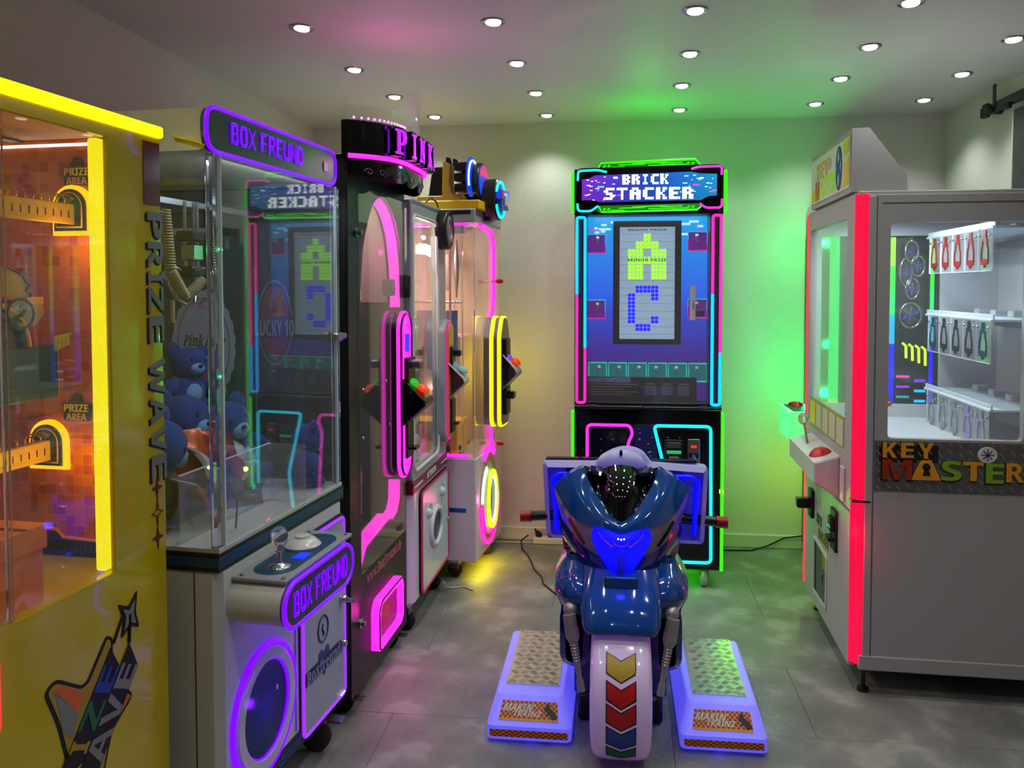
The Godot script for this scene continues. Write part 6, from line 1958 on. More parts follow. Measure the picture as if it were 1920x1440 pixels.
	button_box(cp, 0.215, 0.12, 0.04, 1.09, 0.095, "frame_slate", ["jewel_ice", "jewel_ice"])
	for p in [[-0.24, -0.06], [0.24, -0.06], [-0.24, -D + 0.07], [0.24, -D + 0.07]]:
		var c := part(t, "caster", G.new().at(V(p[0], 0.045, p[1]), Basis(Vector3.BACK, PI / 2)).lathe(P2([0, -0.014, 0.04, -0.014, 0.045, -0.008, 0.045, 0.008, 0.04, 0.014, 0, 0.014]), 18), "rubber")
		bx(c, "caster_fork", V(p[0], 0.10, p[1]), V(0.05, 0.05, 0.05), "steel", 0.004)
	bx(t, "caster_brake", V(0.20, 0.07, 0.03), V(0.03, 0.006, 0.06), "steel", 0.001)
	# things inside
	var xf := t.transform
	var labels := ["leftmost small yellow jar on the shelf under the yellow sign", "second small yellow jar on the shelf under the yellow sign", "third small yellow jar on the shelf under the yellow sign", "rightmost small yellow jar on the shelf under the yellow sign"]
	for i in 4:
		var j := thing("jar", labels[i], "jar", xf * V(-0.20 + i * 0.1, 1.446, -0.45), t.rotation.y, "jars in the porthole machine")
		part(j, "jar_body", G.new().lathe(P2([0, 0, 0.03, 0.0, 0.032, 0.01, 0.032, 0.05, 0.022, 0.062, 0, 0.062]), 16), "yellow_board")
		part(j, "jar_lid", G.new().lathe(P2([0, 0.06, 0.026, 0.06, 0.026, 0.078, 0, 0.078]), 16), "print_white")
	var cb := thing("crumpled_bag", "crumpled clear wrapping lying in the bottom of the porthole machine", "bag", xf * V(-0.08, 0.711, -0.09), t.rotation.y)
	var gr := []
	for r in 6:
		var row := []
		for c in 7:
			row.append(V((c - 3) * 0.05, 0.15 - r * 0.03 + 0.012 * sin(c * 2.1 + r), 0.025 * sin(c * 1.7 + r * 2.3)))
		gr.append(row)
	part(cb, "film", G.new().skin(gr, 2, 2, V(0, 0, -0.02)), "foil_clear")

func planet_machine() -> void:
	var t := thing("target_game", "white prize machine with yellow capsule, target rings and a space-themed top beside the back wall", "prize machine", V(-0.70, 0, -4.152), deg_to_rad(83.79))
	var D := 0.80
	var x0 := -0.199
	var x1 := 0.33
	var mx := (x0 + x1) / 2
	var w := x1 - x0
	bx(t, "lower_cabinet", V(mx, 0.385, -D / 2), V(w, 0.55, D), "white_side", 0.006)
	bx(t, "blue_tape", V(x0 - 0.0008, 0.384, -0.135), V(0.002, 0.022, 0.16), "print_blue", 0.0)
	# glass cabin
	bx(t, "near_side_glass", V(x0 + 0.003, 1.28, -D / 2), V(0.004, 1.24, D - 0.04), "glass", 0.0)
	bx(t, "front_glass", V(mx, 1.28, -0.008), V(w - 0.02, 1.24, 0.004), "glass", 0.0)
	bx(t, "far_wall", V(x1 - 0.006, 1.28, -D / 2), V(0.012, 1.24, D - 0.02), "beige_inside", 0.0)
	bx(t, "back_wall", V(mx, 1.28, -D + 0.01), V(w - 0.02, 1.24, 0.02), "beige_inside", 0.0)
	for z in [-0.012, -0.075, -0.14]:
		bx(t, "glass_rib", V(x0 + 0.008, 1.28, z), V(0.012, 1.23, 0.01), "clear_rod" if z > -0.1 else "rib_rose", 0.002)
	bx(t, "sill_light", V(x0 + 0.01, 0.672, -0.2), V(0.02, 0.014, 0.32), "neon_pink", 0.002)
	bx(t, "lintel", V(mx, 1.93, -D / 2), V(w, 0.07, D), "frame_slate", 0.006)
	bx(t, "lintel_stripe", V(x0 - 0.0005, 1.945, -0.25), V(0.003, 0.02, 0.45), "print_black", 0.0)
	bx(t, "cabin_light_bar", V(x0 + 0.05, 1.885, -0.3), V(0.03, 0.016, 0.5), "neon_pink", 0.002)
	bx(t, "white_switch_box", V(x0 + 0.03, 1.855, -0.10), V(0.03, 0.045, 0.07), "cloth_white", 0.003)
	omni(t, V(0.02, 1.75, -0.35), Color(1.0, 0.86, 0.78), 0.34, 0.06)
	omni(t, V(0.0, 1.0, -0.30), Color(1.0, 0.86, 0.76), 0.13, 0.05)
	# pink outline on the front
	part(t, "front_outline", G.new().tube(lift(soft(P2([-0.13, 1.885, 0.09, 1.865, 0.15, 1.80, 0.15, 1.50, 0.10, 1.38, 0.08, 1.36, 0.08, 0.72, 0.12, 0.66]), 0.03, false), 0.004), 0.0105, false, 8), "neon_pink")
	part(t, "front_outline", G.new().prism(ribbon(oval(0.04, 0.40, 0.21, 0.285, 14, PI * 0.32, PI * 0.36), 0.035), 0.0, 0.012), "neon_pink")
	# target rings below
	part(t, "target_band", G.new().prism(oval(0.045, 0.40, 0.165, 0.245, 40), 0.0, 0.004, 0.0, [oval(0.045, 0.40, 0.13, 0.205, 40)]), "gold_print")
	part(t, "ring_arc", G.new().prism(ribbon(oval(0.045, 0.385, 0.17, 0.225, 20, PI, PI), -0.02), 0.0, 0.014, 0.003), "neon_rose")
	part(t, "ring_arc", G.new().prism(ribbon(oval(0.045, 0.385, 0.13, 0.18, 20, PI, PI), -0.01), 0.0, 0.014, 0.002), "neon_rose")
	part(t, "ring_arc", G.new().prism(ribbon(oval(0.045, 0.385, 0.165, 0.21, 14, PI * 0.62, PI * 0.36), 0.03), 0.0, 0.012, 0.002), "neon_white")
	part(t, "ring", G.new().tube(lift(oval(0.06, 0.385, 0.085, 0.155, 36), 0.02), 0.011, true, 8), "neon_lime")
	part(t, "ring", G.new().tube(lift(oval(0.06, 0.385, 0.065, 0.125, 36), 0.02), 0.005, true, 8), "neon_white")
	part(t, "ring_core", G.new().prism(oval(0.06, 0.385, 0.06, 0.12, 36), 0.0, 0.012), "black_gloss")
	# yellow capsule
	var cap := soft(P2([-0.06, 0.84, -0.03, 0.80, 0.10, 0.80, 0.13, 0.84, 0.13, 1.30, 0.08, 1.40, 0.0, 1.40, -0.06, 1.30]), 0.03)
	var cp := part(t, "control_plate", G.new().prism(G.inset(G.ccw(cap), 0.008), 0.0, 0.10, 0.004), "steel")
	part(cp, "plate_rim_light", G.new().prism(cap, 0.035, 0.055, 0.003), "neon_yellow")
	part(cp, "plate_rim_light", G.new().prism(cap, 0.078, 0.097, 0.003), "neon_yellow")
	bx(cp, "coin_mechanism", V(0.035, 1.20, 0.108), V(0.09, 0.16, 0.02), "black_metal", 0.004)
	bx(cp, "bill_acceptor", V(0.035, 0.94, 0.108), V(0.09, 0.15, 0.02), "black_metal", 0.004)
	bx(cp, "coin_chute", V(0.035, 0.97, 0.135), V(0.05, 0.04, 0.04), "black_gloss", 0.006)
	button_box(cp, 0.035, 0.12, 0.095, 1.10, 0.085, "white_satin", ["jewel_violet", "jewel_orange"])
	omni(t, V(0.20, 1.10, 0.06), Color(1.0, 0.92, 0.0), 0.045, 0.08)
	area_lamp(t, V(0.05, 0.105, -0.04), V(0, -1, 0.8), 0.35, 0.06, Color(1.0, 0.90, 0.0), 0.16)
	omni(t, V(0.03, 0.38, 0.09), Color(1.0, 0.3, 0.6), 0.03, 0.05)
	for y in [1.59, 0.68]:
		part(t, "warning_lamp", G.new().tube(PackedVector3Array([V(0.12, y, 0.0), V(0.12, y, 0.025)]), 0.007, false, 8), "chrome")
		part(t, "warning_lens", G.new().ball(V(0.12, y, 0.045), V(0.014, 0.014, 0.022), 12), "jewel_red")
	# top: yellow rocket base, comb tower, blue planet, round boxes
	bx(t, "top_deck", V(0.0, 1.985, -0.16), V(0.38, 0.05, 0.36), "yellow_board", 0.006)
	bx(t, "deck_light", V(0.06, 2.02, -0.36), V(0.20, 0.02, 0.02), "neon_amber", 0.004)
	omni(t, V(0.06, 2.06, -0.40), Color(1.0, 0.80, 0.25), 0.018)
	bx(t, "top_step", V(-0.02, 2.022, -0.20), V(0.30, 0.03, 0.26), "yellow_dim_board", 0.004)
	for i in 3:
		part(t, "deck_line", G.new().tube(PackedVector3Array([V(x0 + 0.008, 2.03, -0.10 - i * 0.02), V(x0 + 0.008, 2.042, -0.05 - i * 0.02), V(x0 + 0.008, 2.042, -0.0 - i * 0.02)]), 0.003, false, 5), "orange_print")
	part(t, "tower_slab", G.new().at(V(-0.10, 0, 0), Basis(Vector3(0, 0, 1), Vector3(0, 1, 0), Vector3(-1, 0, 0))).prism(P2([-0.27, 2.03, -0.19, 2.03, -0.195, 2.19, -0.245, 2.19]), 0.0, 0.06, 0.004), "black_satin")
	part(t, "tower_strip", G.new().at(V(-0.09, 0, 0), Basis(Vector3(0, 0, 1), Vector3(0, 1, 0), Vector3(-1, 0, 0))).prism(P2([-0.19, 2.03, -0.13, 2.03, -0.15, 2.10, -0.145, 2.20, -0.185, 2.22]), 0.0, 0.08, 0.003), "gold_print")
	for i in 2:
		part(t, "tower_tip", G.new().at(V(-0.08 + i * 0.05, 0, 0), Basis(Vector3(0, 0, 1), Vector3(0, 1, 0), Vector3(-1, 0, 0))).prism(P2([-0.20 + i * 0.03, 2.19, -0.16 + i * 0.03, 2.21, -0.17 + i * 0.02, 2.245, -0.19 + i * 0.02, 2.25]), 0.0, 0.02, 0.002), "black_satin")
	for i in 3:
		bx(t, "comb_bar", V(-0.12, 2.075 + i * 0.055, -0.085), V(0.12, 0.044, 0.07), "black_satin", 0.004)
	var pl := part(t, "planet_disc", G.new().prism(oval(-0.13, 2.135, 0.07, 0.105, 32), -0.05, -0.035, 0.004), "planet_blue")
	part(pl, "planet_ring", G.new().tube(lift(oval(-0.13, 2.12, 0.085, 0.10, 32, 0.4, PI), -0.03), 0.005, false, 6), "neon_white")
	part(t, "round_box", G.new().prism(oval(-0.05, 2.12, 0.10, 0.10, 32), -0.09, 0.0, 0.006), "black_satin")
	part(t, "round_face", G.new().prism(oval(-0.05, 2.12, 0.085, 0.085, 32), -0.002, 0.004), "planet_blue")
	part(t, "round_face", G.new().prism(oval(-0.05, 2.12, 0.085, 0.085, 24, 0.3, PI - 0.6), 0.003, 0.006), "neon_rose_dim")
	bx(t, "box_bracket", V(0.0, 1.97, 0.0), V(0.08, 0.12, 0.06), "black_satin", 0.004)
	var bd := part(t, "round_sign_box", G.new().prism(oval(0.02, 2.03, 0.112, 0.112, 40), -0.03, 0.075, 0.006), "black_satin")
	part(bd, "sign_arc", G.new().tube(lift(oval(0.02, 2.03, 0.095, 0.095, 18, PI * 0.12, PI * 0.76), 0.078), 0.008, false, 8), "neon_cyan")
	part(bd, "sign_arc", G.new().tube(lift(oval(0.02, 2.03, 0.095, 0.095, 18, PI * 1.12, PI * 0.76), 0.078), 0.008, false, 8), "neon_cyan")
	bx(bd, "sign_bar", V(0.02, 2.055, 0.09), V(0.17, 0.05, 0.03), "planet_blue", 0.004)
	bx(bd, "sign_bar", V(0.02, 2.0, 0.09), V(0.15, 0.05, 0.026), "print_blue", 0.004)
	bx(bd, "sign_bar_red", V(-0.045, 2.05, 0.106), V(0.05, 0.05, 0.006), "print_red", 0.002)
	text(bd, "sign_number", "10", V(0.03, 2.03, 0.105), 0.07, 0.07, 0.006, "print_white")
	# yellow bin and grille in the cabin, casters
	bx(t, "yellow_bin", V(-0.08, 0.76, -0.26), V(0.18, 0.17, 0.30), "yellow_board", 0.004)
	bx(t, "bin_back", V(0.02, 0.85, -0.30), V(0.02, 0.12, 0.26), "yellow_board", 0.002)
	part(t, "dark_mat", G.new().ball(V(-0.13, 0.70, -0.19), V(0.05, 0.04, 0.09), 14), "grey_dark_mat")
	bx(t, "inner_counter", V(0.12, 0.98, -0.35), V(0.25, 0.62, 0.4), "beige_inside", 0.01)
	bx(t, "price_board", V(-0.05, 0.77, -0.02), V(0.07, 0.07, 0.004), "orange_print", 0.001)
	part(t, "cutter_arm", G.new().at(V(0.06, 0, 0), Basis(Vector3(0, 0, 1), Vector3(0, 1, 0), Vector3(-1, 0, 0))).prism(soft(P2([-0.42, 1.80, -0.35, 1.80, -0.24, 1.74, -0.22, 1.74, -0.22, 1.54, -0.245, 1.54, -0.25, 1.68, -0.36, 1.74, -0.42, 1.74]), 0.008), 0.0, 0.03, 0.003), "lamp_beige")
	part(t, "cutter_blade", G.new().lathe(P2([0, -0.0, 0.003, 0.0, 0.012, 0.1, 0.013, 0.2, 0.006, 0.30, 0, 0.32]), 10).at(V(0, 0, 0)), "steel").position = V(-0.02, 1.50, -0.16)
	bx(t, "hanger_rail", V(0.0, 1.475, -0.30), V(0.012, 0.012, 0.34), "steel", 0.002)
	for p in [[x0 + 0.08, -0.14], [x1 - 0.08, -0.08], [x0 + 0.08, -D + 0.08], [x1 - 0.08, -D + 0.08]]:
		var c := part(t, "caster", G.new().at(V(p[0], 0.04, p[1]), Basis(Vector3.BACK, PI / 2)).lathe(P2([0, -0.016, 0.034, -0.016, 0.04, -0.01, 0.04, 0.01, 0.034, 0.016, 0, 0.016]), 18), "brown_plastic")
		bx(c, "caster_fork", V(p[0], 0.065, p[1]), V(0.055, 0.03, 0.05), "steel", 0.003)
		bx(c, "caster_plate", V(p[0], 0.098, p[1]), V(0.06, 0.035, 0.06), "white_satin", 0.003)
	# packets hanging on the rail
	var xf := t.transform
	var mats := ["cloth_blue", "cloth_white", "cloth_blue", "cloth_mauve", "cloth_blue"]
	var names := ["blue hanging garment nearest the front of the target game", "white hanging garment, second from the front", "narrow blue hanging garment in the middle of the rail", "patterned mauve hanging garment, second from the back", "blue hanging garment at the back end of the rail"]
	for i in 5:
		var o := thing("hanging_garment", names[i], "garment", xf * V(-0.03 + 0.015 * (i % 2), 1.47, -0.17 - i * 0.06), t.rotation.y, "garments hanging in the target game")
		var ht := 0.22 + 0.05 * (i % 3)
		var g := []
		for r in 5:
			var row := []
			for c in 5:
				var ww := 0.012 + 0.030 * minf(r, 2) / 2.0 + (0.008 * r if i > 2 else 0.0)
				row.append(V((c - 2) * 0.02, -0.04 - ht * r / 4.0, ww * 0.5 * (1.0 - absf(c - 2) / 2.0) + 0.006 * sin(c * 2.0 + i)))
			g.append(row)
		part(o, "cloth", G.new().skin(g, 3, 3, V(0, 0, -0.03)), mats[i])
		part(o, "hook", G.new().tube(PackedVector3Array([V(0, -0.04, 0), V(0, 0.004, 0), V(0.008, 0.012, 0), V(0.016, 0.006, 0)]), 0.0018, false, 5), "chrome")


func checker_image() -> Image:
	var im := Image.create(256, 128, false, Image.FORMAT_RGB8)
	for i in 32:
		for j in 16:
			im.fill_rect(Rect2i(i * 8, j * 8, 8, 8), Color(0.55, 0.10, 0.04) if (i + j) % 2 == 0 else Color(0.90, 0.55, 0.12))
	return im

func printed(parent: Node, called: String, a: Vector3, b: Vector3, c: Vector3, d: Vector3, mat: String, ur: float, vr: float) -> MeshInstance3D:
	var g := G.new()
	g.quad(a, b, c, d)
	for i in g.uv.size():
		g.uv[i] = g.uv[i] * Vector2(ur, vr)
	var nn := (b - a).cross(d - a).normalized() * -0.001
	g.quad(d + nn, c + nn, b + nn, a + nn)
	g.quad(a + nn, b + nn, b, a); g.quad(b + nn, c + nn, c, b); g.quad(c + nn, d + nn, d, c); g.quad(d + nn, a + nn, a, d)
	return part(parent, called, g, mat)

func mirror(rows: Array) -> Array:
	# right half (x >= 0) to a whole row running from left to right
	var o := []
	for r in rows:
		var q := []
		for i in range(r.size() - 1, 0, -1):
			q.append(V(-r[i].x, r[i].y, r[i].z))
		q.append_array(r)
		o.append(q)
	return o

func flip(rows: Array) -> Array:
	var o := []
	for r in rows:
		var q := []
		for i in range(r.size() - 1, -1, -1):
			q.append(V(-r[i].x, r[i].y, r[i].z))
		o.append(q)
	return o

func both(t: Node, called: String, rows: Array, back: Vector3, mat: String, su := 5, sv := 5) -> void:
	part(t, called, G.new().skin(rows, su, sv, back), mat)
	part(t, called, G.new().skin(flip(rows), su, sv, back), mat)

func ride() -> void:
	picture("checker_print", checker_image(), 0.0, 0.35)
	M["ride_side"].clearcoat_enabled = true
	var t := thing("motorcycle_ride", "blue ride-on motorcycle with lit white footboards and a white front wheel with coloured chevrons", "motorcycle ride", V(0.022, 0, -2.90))
	# front wheel: a fat white moulded tyre
	var wc := V(0, 0.225, 0.34)
	var prof := PackedVector2Array()
	for q in [[0.03, -0.098], [0.17, -0.098], [0.195, -0.094], [0.210, -0.084], [0.2175, -0.066], [0.22, -0.035], [0.22, 0.035], [0.2175, 0.066], [0.210, 0.084], [0.195, 0.094], [0.17, 0.098], [0.03, 0.098]]:
		prof.append(Vector2(q[0], q[1]))
	var wb := Basis(Vector3.BACK, -PI / 2)
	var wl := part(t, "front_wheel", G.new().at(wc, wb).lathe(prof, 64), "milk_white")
	part(wl, "wheel_hub", G.new().at(wc, wb).lathe(P2([0, -0.1, 0.06, -0.1, 0.06, 0.1, 0, 0.1]), 24), "dark_grey")
	var chev := [[51.5, 36.0, "print_yellow_dim"], [29.5, 16.5, "print_red"], [12.5, -1.0, "print_red"], [-5.5, -21.0, "print_blue"], [-25.5, -38.0, "print_green"]]
	for c in chev:
		for layer in 2:
			var g := G.new()
			var hwid := 0.047 if layer == 0 else 0.0435
			var grow := 1.1 if layer == 0 else 0.0
			var rad := 0.2206 + 0.0006 * layer
			var nseg := 8
			for s in [-1.0, 1.0]:
				for i in nseg:
					for k in 4:
						var pts := []
						for e in [[i, k], [i + 1, k], [i + 1, k + 1], [i, k + 1]]:
							var fx: float = e[0] / float(nseg)
							var fy: float = e[1] / 4.0
							var drop := 7.2 * (1.0 - fx)
							var top: float = c[0] - drop + grow
							var bot: float = c[1] - drop - grow
							var a := deg_to_rad(lerpf(top, bot, fy))
							pts.append(wc + V(s * fx * hwid, sin(a) * rad, cos(a) * rad))
						if s > 0:
							g.quad(pts[3], pts[2], pts[1], pts[0])
						else:
							g.quad(pts[0], pts[1], pts[2], pts[3])
			part(wl, "chevron_edge" if layer == 0 else "chevron", g, "print_black" if layer == 0 else c[2])
	# lit footboards
	for s in [-1.0, 1.0]:
		var xi := 0.165 if s < 0 else 0.20
		var xo := 0.455 if s < 0 else 0.485
		var inner: float = s * xi
		var outer: float = s * xo
		var lo := minf(inner, outer)
		var hi := maxf(inner, outer)
		var fz := 0.345 if s < 0 else 0.335
		var bz := -0.24
		var b0 := P2([lo, fz, hi, fz, hi, bz, lo, bz])
		var b2 := P2([lo + (0.022 if s < 0 else 0.028), fz - 0.07, hi - (0.028 if s < 0 else 0.022), fz - 0.07, hi - 0.02, bz + 0.02, lo + 0.02, bz + 0.02])
		var sh := func(p: PackedVector2Array) -> PackedVector2Array:
			var q := PackedVector2Array()
			for v2 in p:
				q.append(Vector2(v2.x, -v2.y))
			return soft(q, 0.022, true, 4)
		var g := G.new().at(Vector3.ZERO, Basis(Vector3.RIGHT, -PI / 2))
		var p0: PackedVector2Array = G.ccw(sh.call(b0))
		var p2: PackedVector2Array = G.ccw(sh.call(b2))
		g.wall(p0, 0.016, 0.062)
		g.wall(p0, 0.062, 0.136, p2)
		var p3 := G.inset(p2, 0.006)
		g.wall(p2, 0.136, 0.14, p3)
		g.face(p3, 0.14, true)
		g.face(p0, 0.016, false)
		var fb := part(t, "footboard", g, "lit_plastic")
		var px0 := lo + 0.05
		var px1 := hi - 0.05
		var pl := bx(fb, "tread_plate", V((px0 + px1) / 2, 0.1415, 0.0), V(px1 - px0, 0.004, 0.43), "tread_plate", 0.0)
		var tr := G.new()
		for i in 5:
			for j in 13:
				for k in 5:
					var cx := px0 + 0.022 + i * (px1 - px0 - 0.03) / 4.6 + (0.012 if j % 2 else 0.0)
					var cz := -0.2 + j * 0.033
					var ang := 0.75 if (i + j) % 2 == 0 else -0.75
					var bb := Basis(Vector3.UP, ang)
					tr.at(V(cx, 0.144, cz) + bb * V(0, 0, -0.012 + k * 0.006), bb)
					tr.box(Vector3.ZERO, V(0.020, 0.0022, 0.0026), 0.0008)
		part(pl, "tread_bars", tr, "tread_plate").set_meta("kind", "stuff")
		for q in [[px0 + 0.008, -0.205], [px1 - 0.008, -0.205], [px0 + 0.008, 0.205], [px1 - 0.008, 0.205]]:
			part(fb, "rivet", G.new().ball(V(q[0], 0.1445, q[1]), V(0.004, 0.002, 0.004), 8), "steel")
		# chequered prints on the slope and on the front edge
		var za := fz - 0.012
		var zb := fz - 0.056
		var ya := 0.062 + 0.074 * (fz - za) / 0.07 + 0.0014
		var yb := 0.062 + 0.074 * (fz - zb) / 0.07 + 0.0014
		var sl := printed(fb, "slope_print", V(lo + 0.04, ya, za), V(hi - 0.045, ya, za), V(hi - 0.05, yb, zb), V(lo + 0.05, yb, zb), "checker_print", 0.75, 0.5)
		var up := V(0, yb - ya, zb - za).normalized()
		var nb := Basis(Vector3.RIGHT, up, Vector3.RIGHT.cross(up).normalized())
		var mid := V((lo + hi) / 2, (ya + yb) / 2, (za + zb) / 2) + nb.z * 0.0005
		var gy := G.new().at(V((lo + hi) / 2, ya, za) + nb.z * 0.0005 + up * 0.004, nb)
		gy.box(Vector3.ZERO, V(hi - lo - 0.09, 0.008, 0.001))
		part(sl, "print_border", gy, "print_amber")
		var m1 := G.new().at(mid + nb * V(-0.035, 0.010, 0), nb)
		letters("MAKIN'", 0.105, 0.024, 0.001, true, false, 0.35, m1)
		part(sl, "print_word", m1, "print_white")
		var m2 := G.new().at(mid + nb * V(-0.008, -0.009, 0), nb)
		letters("TRAINZ", 0.095, 0.018, 0.001, true, false, 0.35, m2)
		part(sl, "print_word", m2, "print_white")
		var bird := G.new().at(mid + nb * V(0.075, 0, 0), nb)
		bird.prism(P2([-0.026, 0.004, -0.012, 0.032, -0.004, 0.012, 0.012, 0.0, 0.022, -0.022, 0.012, -0.020, 0.004, -0.026, -0.006, -0.010, -0.020, -0.012, -0.012, -0.002]), 0.0, 0.001)
		part(sl, "print_figure", bird, "print_black")
		printed(fb, "edge_print", V(lo + 0.012, 0.026, fz + 0.0014), V(hi - 0.012, 0.026, fz + 0.0014), V(hi - 0.012, 0.05, fz + 0.0014), V(lo + 0.012, 0.05, fz + 0.0014), "checker_print", 0.8, 0.25)
		omni(fb, V((lo + hi) / 2, 0.008, fz - 0.1), Color(0.2, 0.15, 1.0), 0.01, 0.05)
	# chassis under and behind the fairing
	bx(t, "chassis", V(0, 0.17, -0.05), V(0.33, 0.20, 0.42), "ride_navy", 0.02)
	bx(t, "chassis_foot", V(0, 0.05, 0.0), V(0.30, 0.10, 0.36), "black_satin", 0.01)
	part(t, "seat_body", G.new().skin(mirror([[V(0, 0.60, 0.12), V(0.10, 0.58, 0.12), V(0.13, 0.45, 0.12)], [V(0, 0.66, -0.05), V(0.11, 0.62, -0.05), V(0.14, 0.45, -0.05)], [V(0, 0.56, -0.25), V(0.12, 0.53, -0.25), V(0.15, 0.40, -0.25)], [V(0, 0.60, -0.55), V(0.09, 0.57, -0.55), V(0.11, 0.46, -0.55)]]), 4, 4, V(0, -0.2, 0)), "ride_navy")
	# front mudguard: broad glossy blue shell over the wheel
	part(t, "mudguard", G.new().skin(mirror([
		[V(0, 0.60, 0.30), V(0.06, 0.60, 0.30), V(0.115, 0.595, 0.27), V(0.13, 0.585, 0.20)],
		[V(0, 0.555, 0.365), V(0.065, 0.555, 0.362), V(0.125, 0.55, 0.33), V(0.142, 0.54, 0.24)],
		[V(0, 0.515, 0.415), V(0.068, 0.513, 0.412), V(0.126, 0.505, 0.385), V(0.143, 0.49, 0.27)],
		[V(0, 0.465, 0.452), V(0.066, 0.462, 0.45), V(0.122, 0.455, 0.425), V(0.138, 0.44, 0.30)],
		[V(0, 0.445, 0.455), V(0.06, 0.442, 0.452), V(0.112, 0.432, 0.425), V(0.128, 0.41, 0.31)]]), 5, 4, V(0, -0.004, -0.09)), "ride_blue")
	bx(t, "number_plate", V(0, 0.572, 0.352), V(0.11, 0.05, 0.02), "print_teal", 0.004).rotation.x = 0.0
	for s in [-1.0, 1.0]:
		# side cowls beside the wheel
		var sc := part(t, "side_cowl", G.new().at(V(0, 0, 0.05)).prism(soft(P2([s * 0.10, 0.575, s * 0.185, 0.575, s * 0.232, 0.52, s * 0.230, 0.485, s * 0.205, 0.44, s * 0.212, 0.40, s * 0.212, 0.26, s * 0.20, 0.235, s * 0.14, 0.215, s * 0.11, 0.25]), 0.018), 0.0, 0.20, 0.022), "ride_navy")
		# fork: thick upper tube, ribbed spring, slim foot
		var f0 := V(s * 0.172, 0.462, 0.352)
		var f1 := V(s * 0.128, 0.230, 0.395)
		var dirv := (f1 - f0).normalized()
		var xb := dirv.cross(Vector3.BACK).normalized()
		var fbas := Basis(xb, dirv, xb.cross(dirv).normalized())
		var fp := P2([0, 0, 0.022, 0.0, 0.023, 0.07, 0.020, 0.08, 0.017, 0.085])
		for i in 7:
			fp.append_array(P2([0.0165 - i * 0.0004, 0.088 + i * 0.010, 0.0125 - i * 0.0004, 0.092 + i * 0.010, 0.0125 - i * 0.0004, 0.095 + i * 0.010]))
		fp.append_array(P2([0.010, 0.165, 0.008, 0.20, 0.012, 0.21, 0.014, 0.245, 0, 0.245]))
		part(t, "fork", G.new().at(f0, fbas).lathe(fp, 18), "fork_silver")
		part(t, "fork_bracket", G.new().ball(f0 + V(s * -0.004, 0.006, -0.03), V(0.026, 0.026, 0.03), 14), "fork_silver")
	both(t, "cowl_wing", [
		[V(0.125, 0.590, 0.245), V(0.160, 0.598, 0.225), V(0.192, 0.592, 0.195), V(0.205, 0.585, 0.12)],
		[V(0.130, 0.555, 0.315), V(0.175, 0.560, 0.295), V(0.222, 0.545, 0.235), V(0.236, 0.535, 0.13)],
		[V(0.132, 0.515, 0.345), V(0.180, 0.515, 0.325), V(0.226, 0.505, 0.255), V(0.238, 0.50, 0.13)],
		[V(0.136, 0.462, 0.325), V(0.176, 0.458, 0.305), V(0.208, 0.460, 0.24), V(0.215, 0.465, 0.13)]], V(0, 0, -0.06), "ride_blue")
	# fairing: upper wings, cheeks, jaw, lamp, screen
	both(t, "fairing_wing", [
		[V(0.0, 0.757, 0.285), V(0.045, 0.785, 0.262), V(0.10, 0.850, 0.205), V(0.136, 0.911, 0.145)],
		[V(0.0, 0.748, 0.312), V(0.065, 0.770, 0.29), V(0.14, 0.822, 0.235), V(0.195, 0.880, 0.15)],
		[V(0.0, 0.728, 0.318), V(0.092, 0.742, 0.292), V(0.172, 0.762, 0.235), V(0.242, 0.832, 0.125)]], V(0, 0, -0.05), "ride_blue")
	both(t, "fairing_cheek", [
		[V(0.088, 0.745, 0.288), V(0.172, 0.760, 0.232), V(0.240, 0.828, 0.124)],
		[V(0.098, 0.70, 0.285), V(0.165, 0.712, 0.222), V(0.232, 0.775, 0.112)],
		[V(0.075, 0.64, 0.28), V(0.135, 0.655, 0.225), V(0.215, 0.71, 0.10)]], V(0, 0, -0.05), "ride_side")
	for s in [-1.0, 1.0]:
		part(t, "cheek_vent", G.new().tube(PackedVector3Array([V(s * 0.125, 0.665, 0.245), V(s * 0.15, 0.70, 0.24), V(s * 0.18, 0.745, 0.215)]), 0.007, false, 8), "maroon" if s < 0 else "black_gloss")
	both(t, "fairing_jaw", [
		[V(0.0, 0.575, 0.30), V(0.07, 0.635, 0.282), V(0.135, 0.655, 0.222), V(0.215, 0.71, 0.098)],
		[V(0.0, 0.555, 0.315), V(0.075, 0.60, 0.29), V(0.14, 0.62, 0.225), V(0.22, 0.665, 0.09)],
		[V(0.0, 0.54, 0.27), V(0.07, 0.565, 0.25), V(0.13, 0.58, 0.20), V(0.20, 0.61, 0.08)]], V(0, 0, -0.05), "ride_navy")
	for s in [-1.0, 1.0]:
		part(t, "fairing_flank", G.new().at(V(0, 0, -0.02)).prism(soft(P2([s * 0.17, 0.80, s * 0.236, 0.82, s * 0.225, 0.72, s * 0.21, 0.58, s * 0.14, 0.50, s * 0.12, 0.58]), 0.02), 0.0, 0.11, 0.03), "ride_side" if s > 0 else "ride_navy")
	var lamp := part(t, "headlamp", G.new().skin(mirror([
		[V(0, 0.726, 0.322), V(0.045, 0.738, 0.312), V(0.090, 0.745, 0.293)],
		[V(0, 0.695, 0.335), V(0.05, 0.70, 0.325), V(0.101, 0.705, 0.294)],
		[V(0, 0.64, 0.334), V(0.038, 0.64, 0.322), V(0.074, 0.645, 0.296)],
		[V(0, 0.575, 0.318), V(0.014, 0.576, 0.315), V(0.028, 0.582, 0.304)]]), 5, 5, V(0, 0, -0.02)), "ride_light", "blue glowing shield-shaped headlamp")
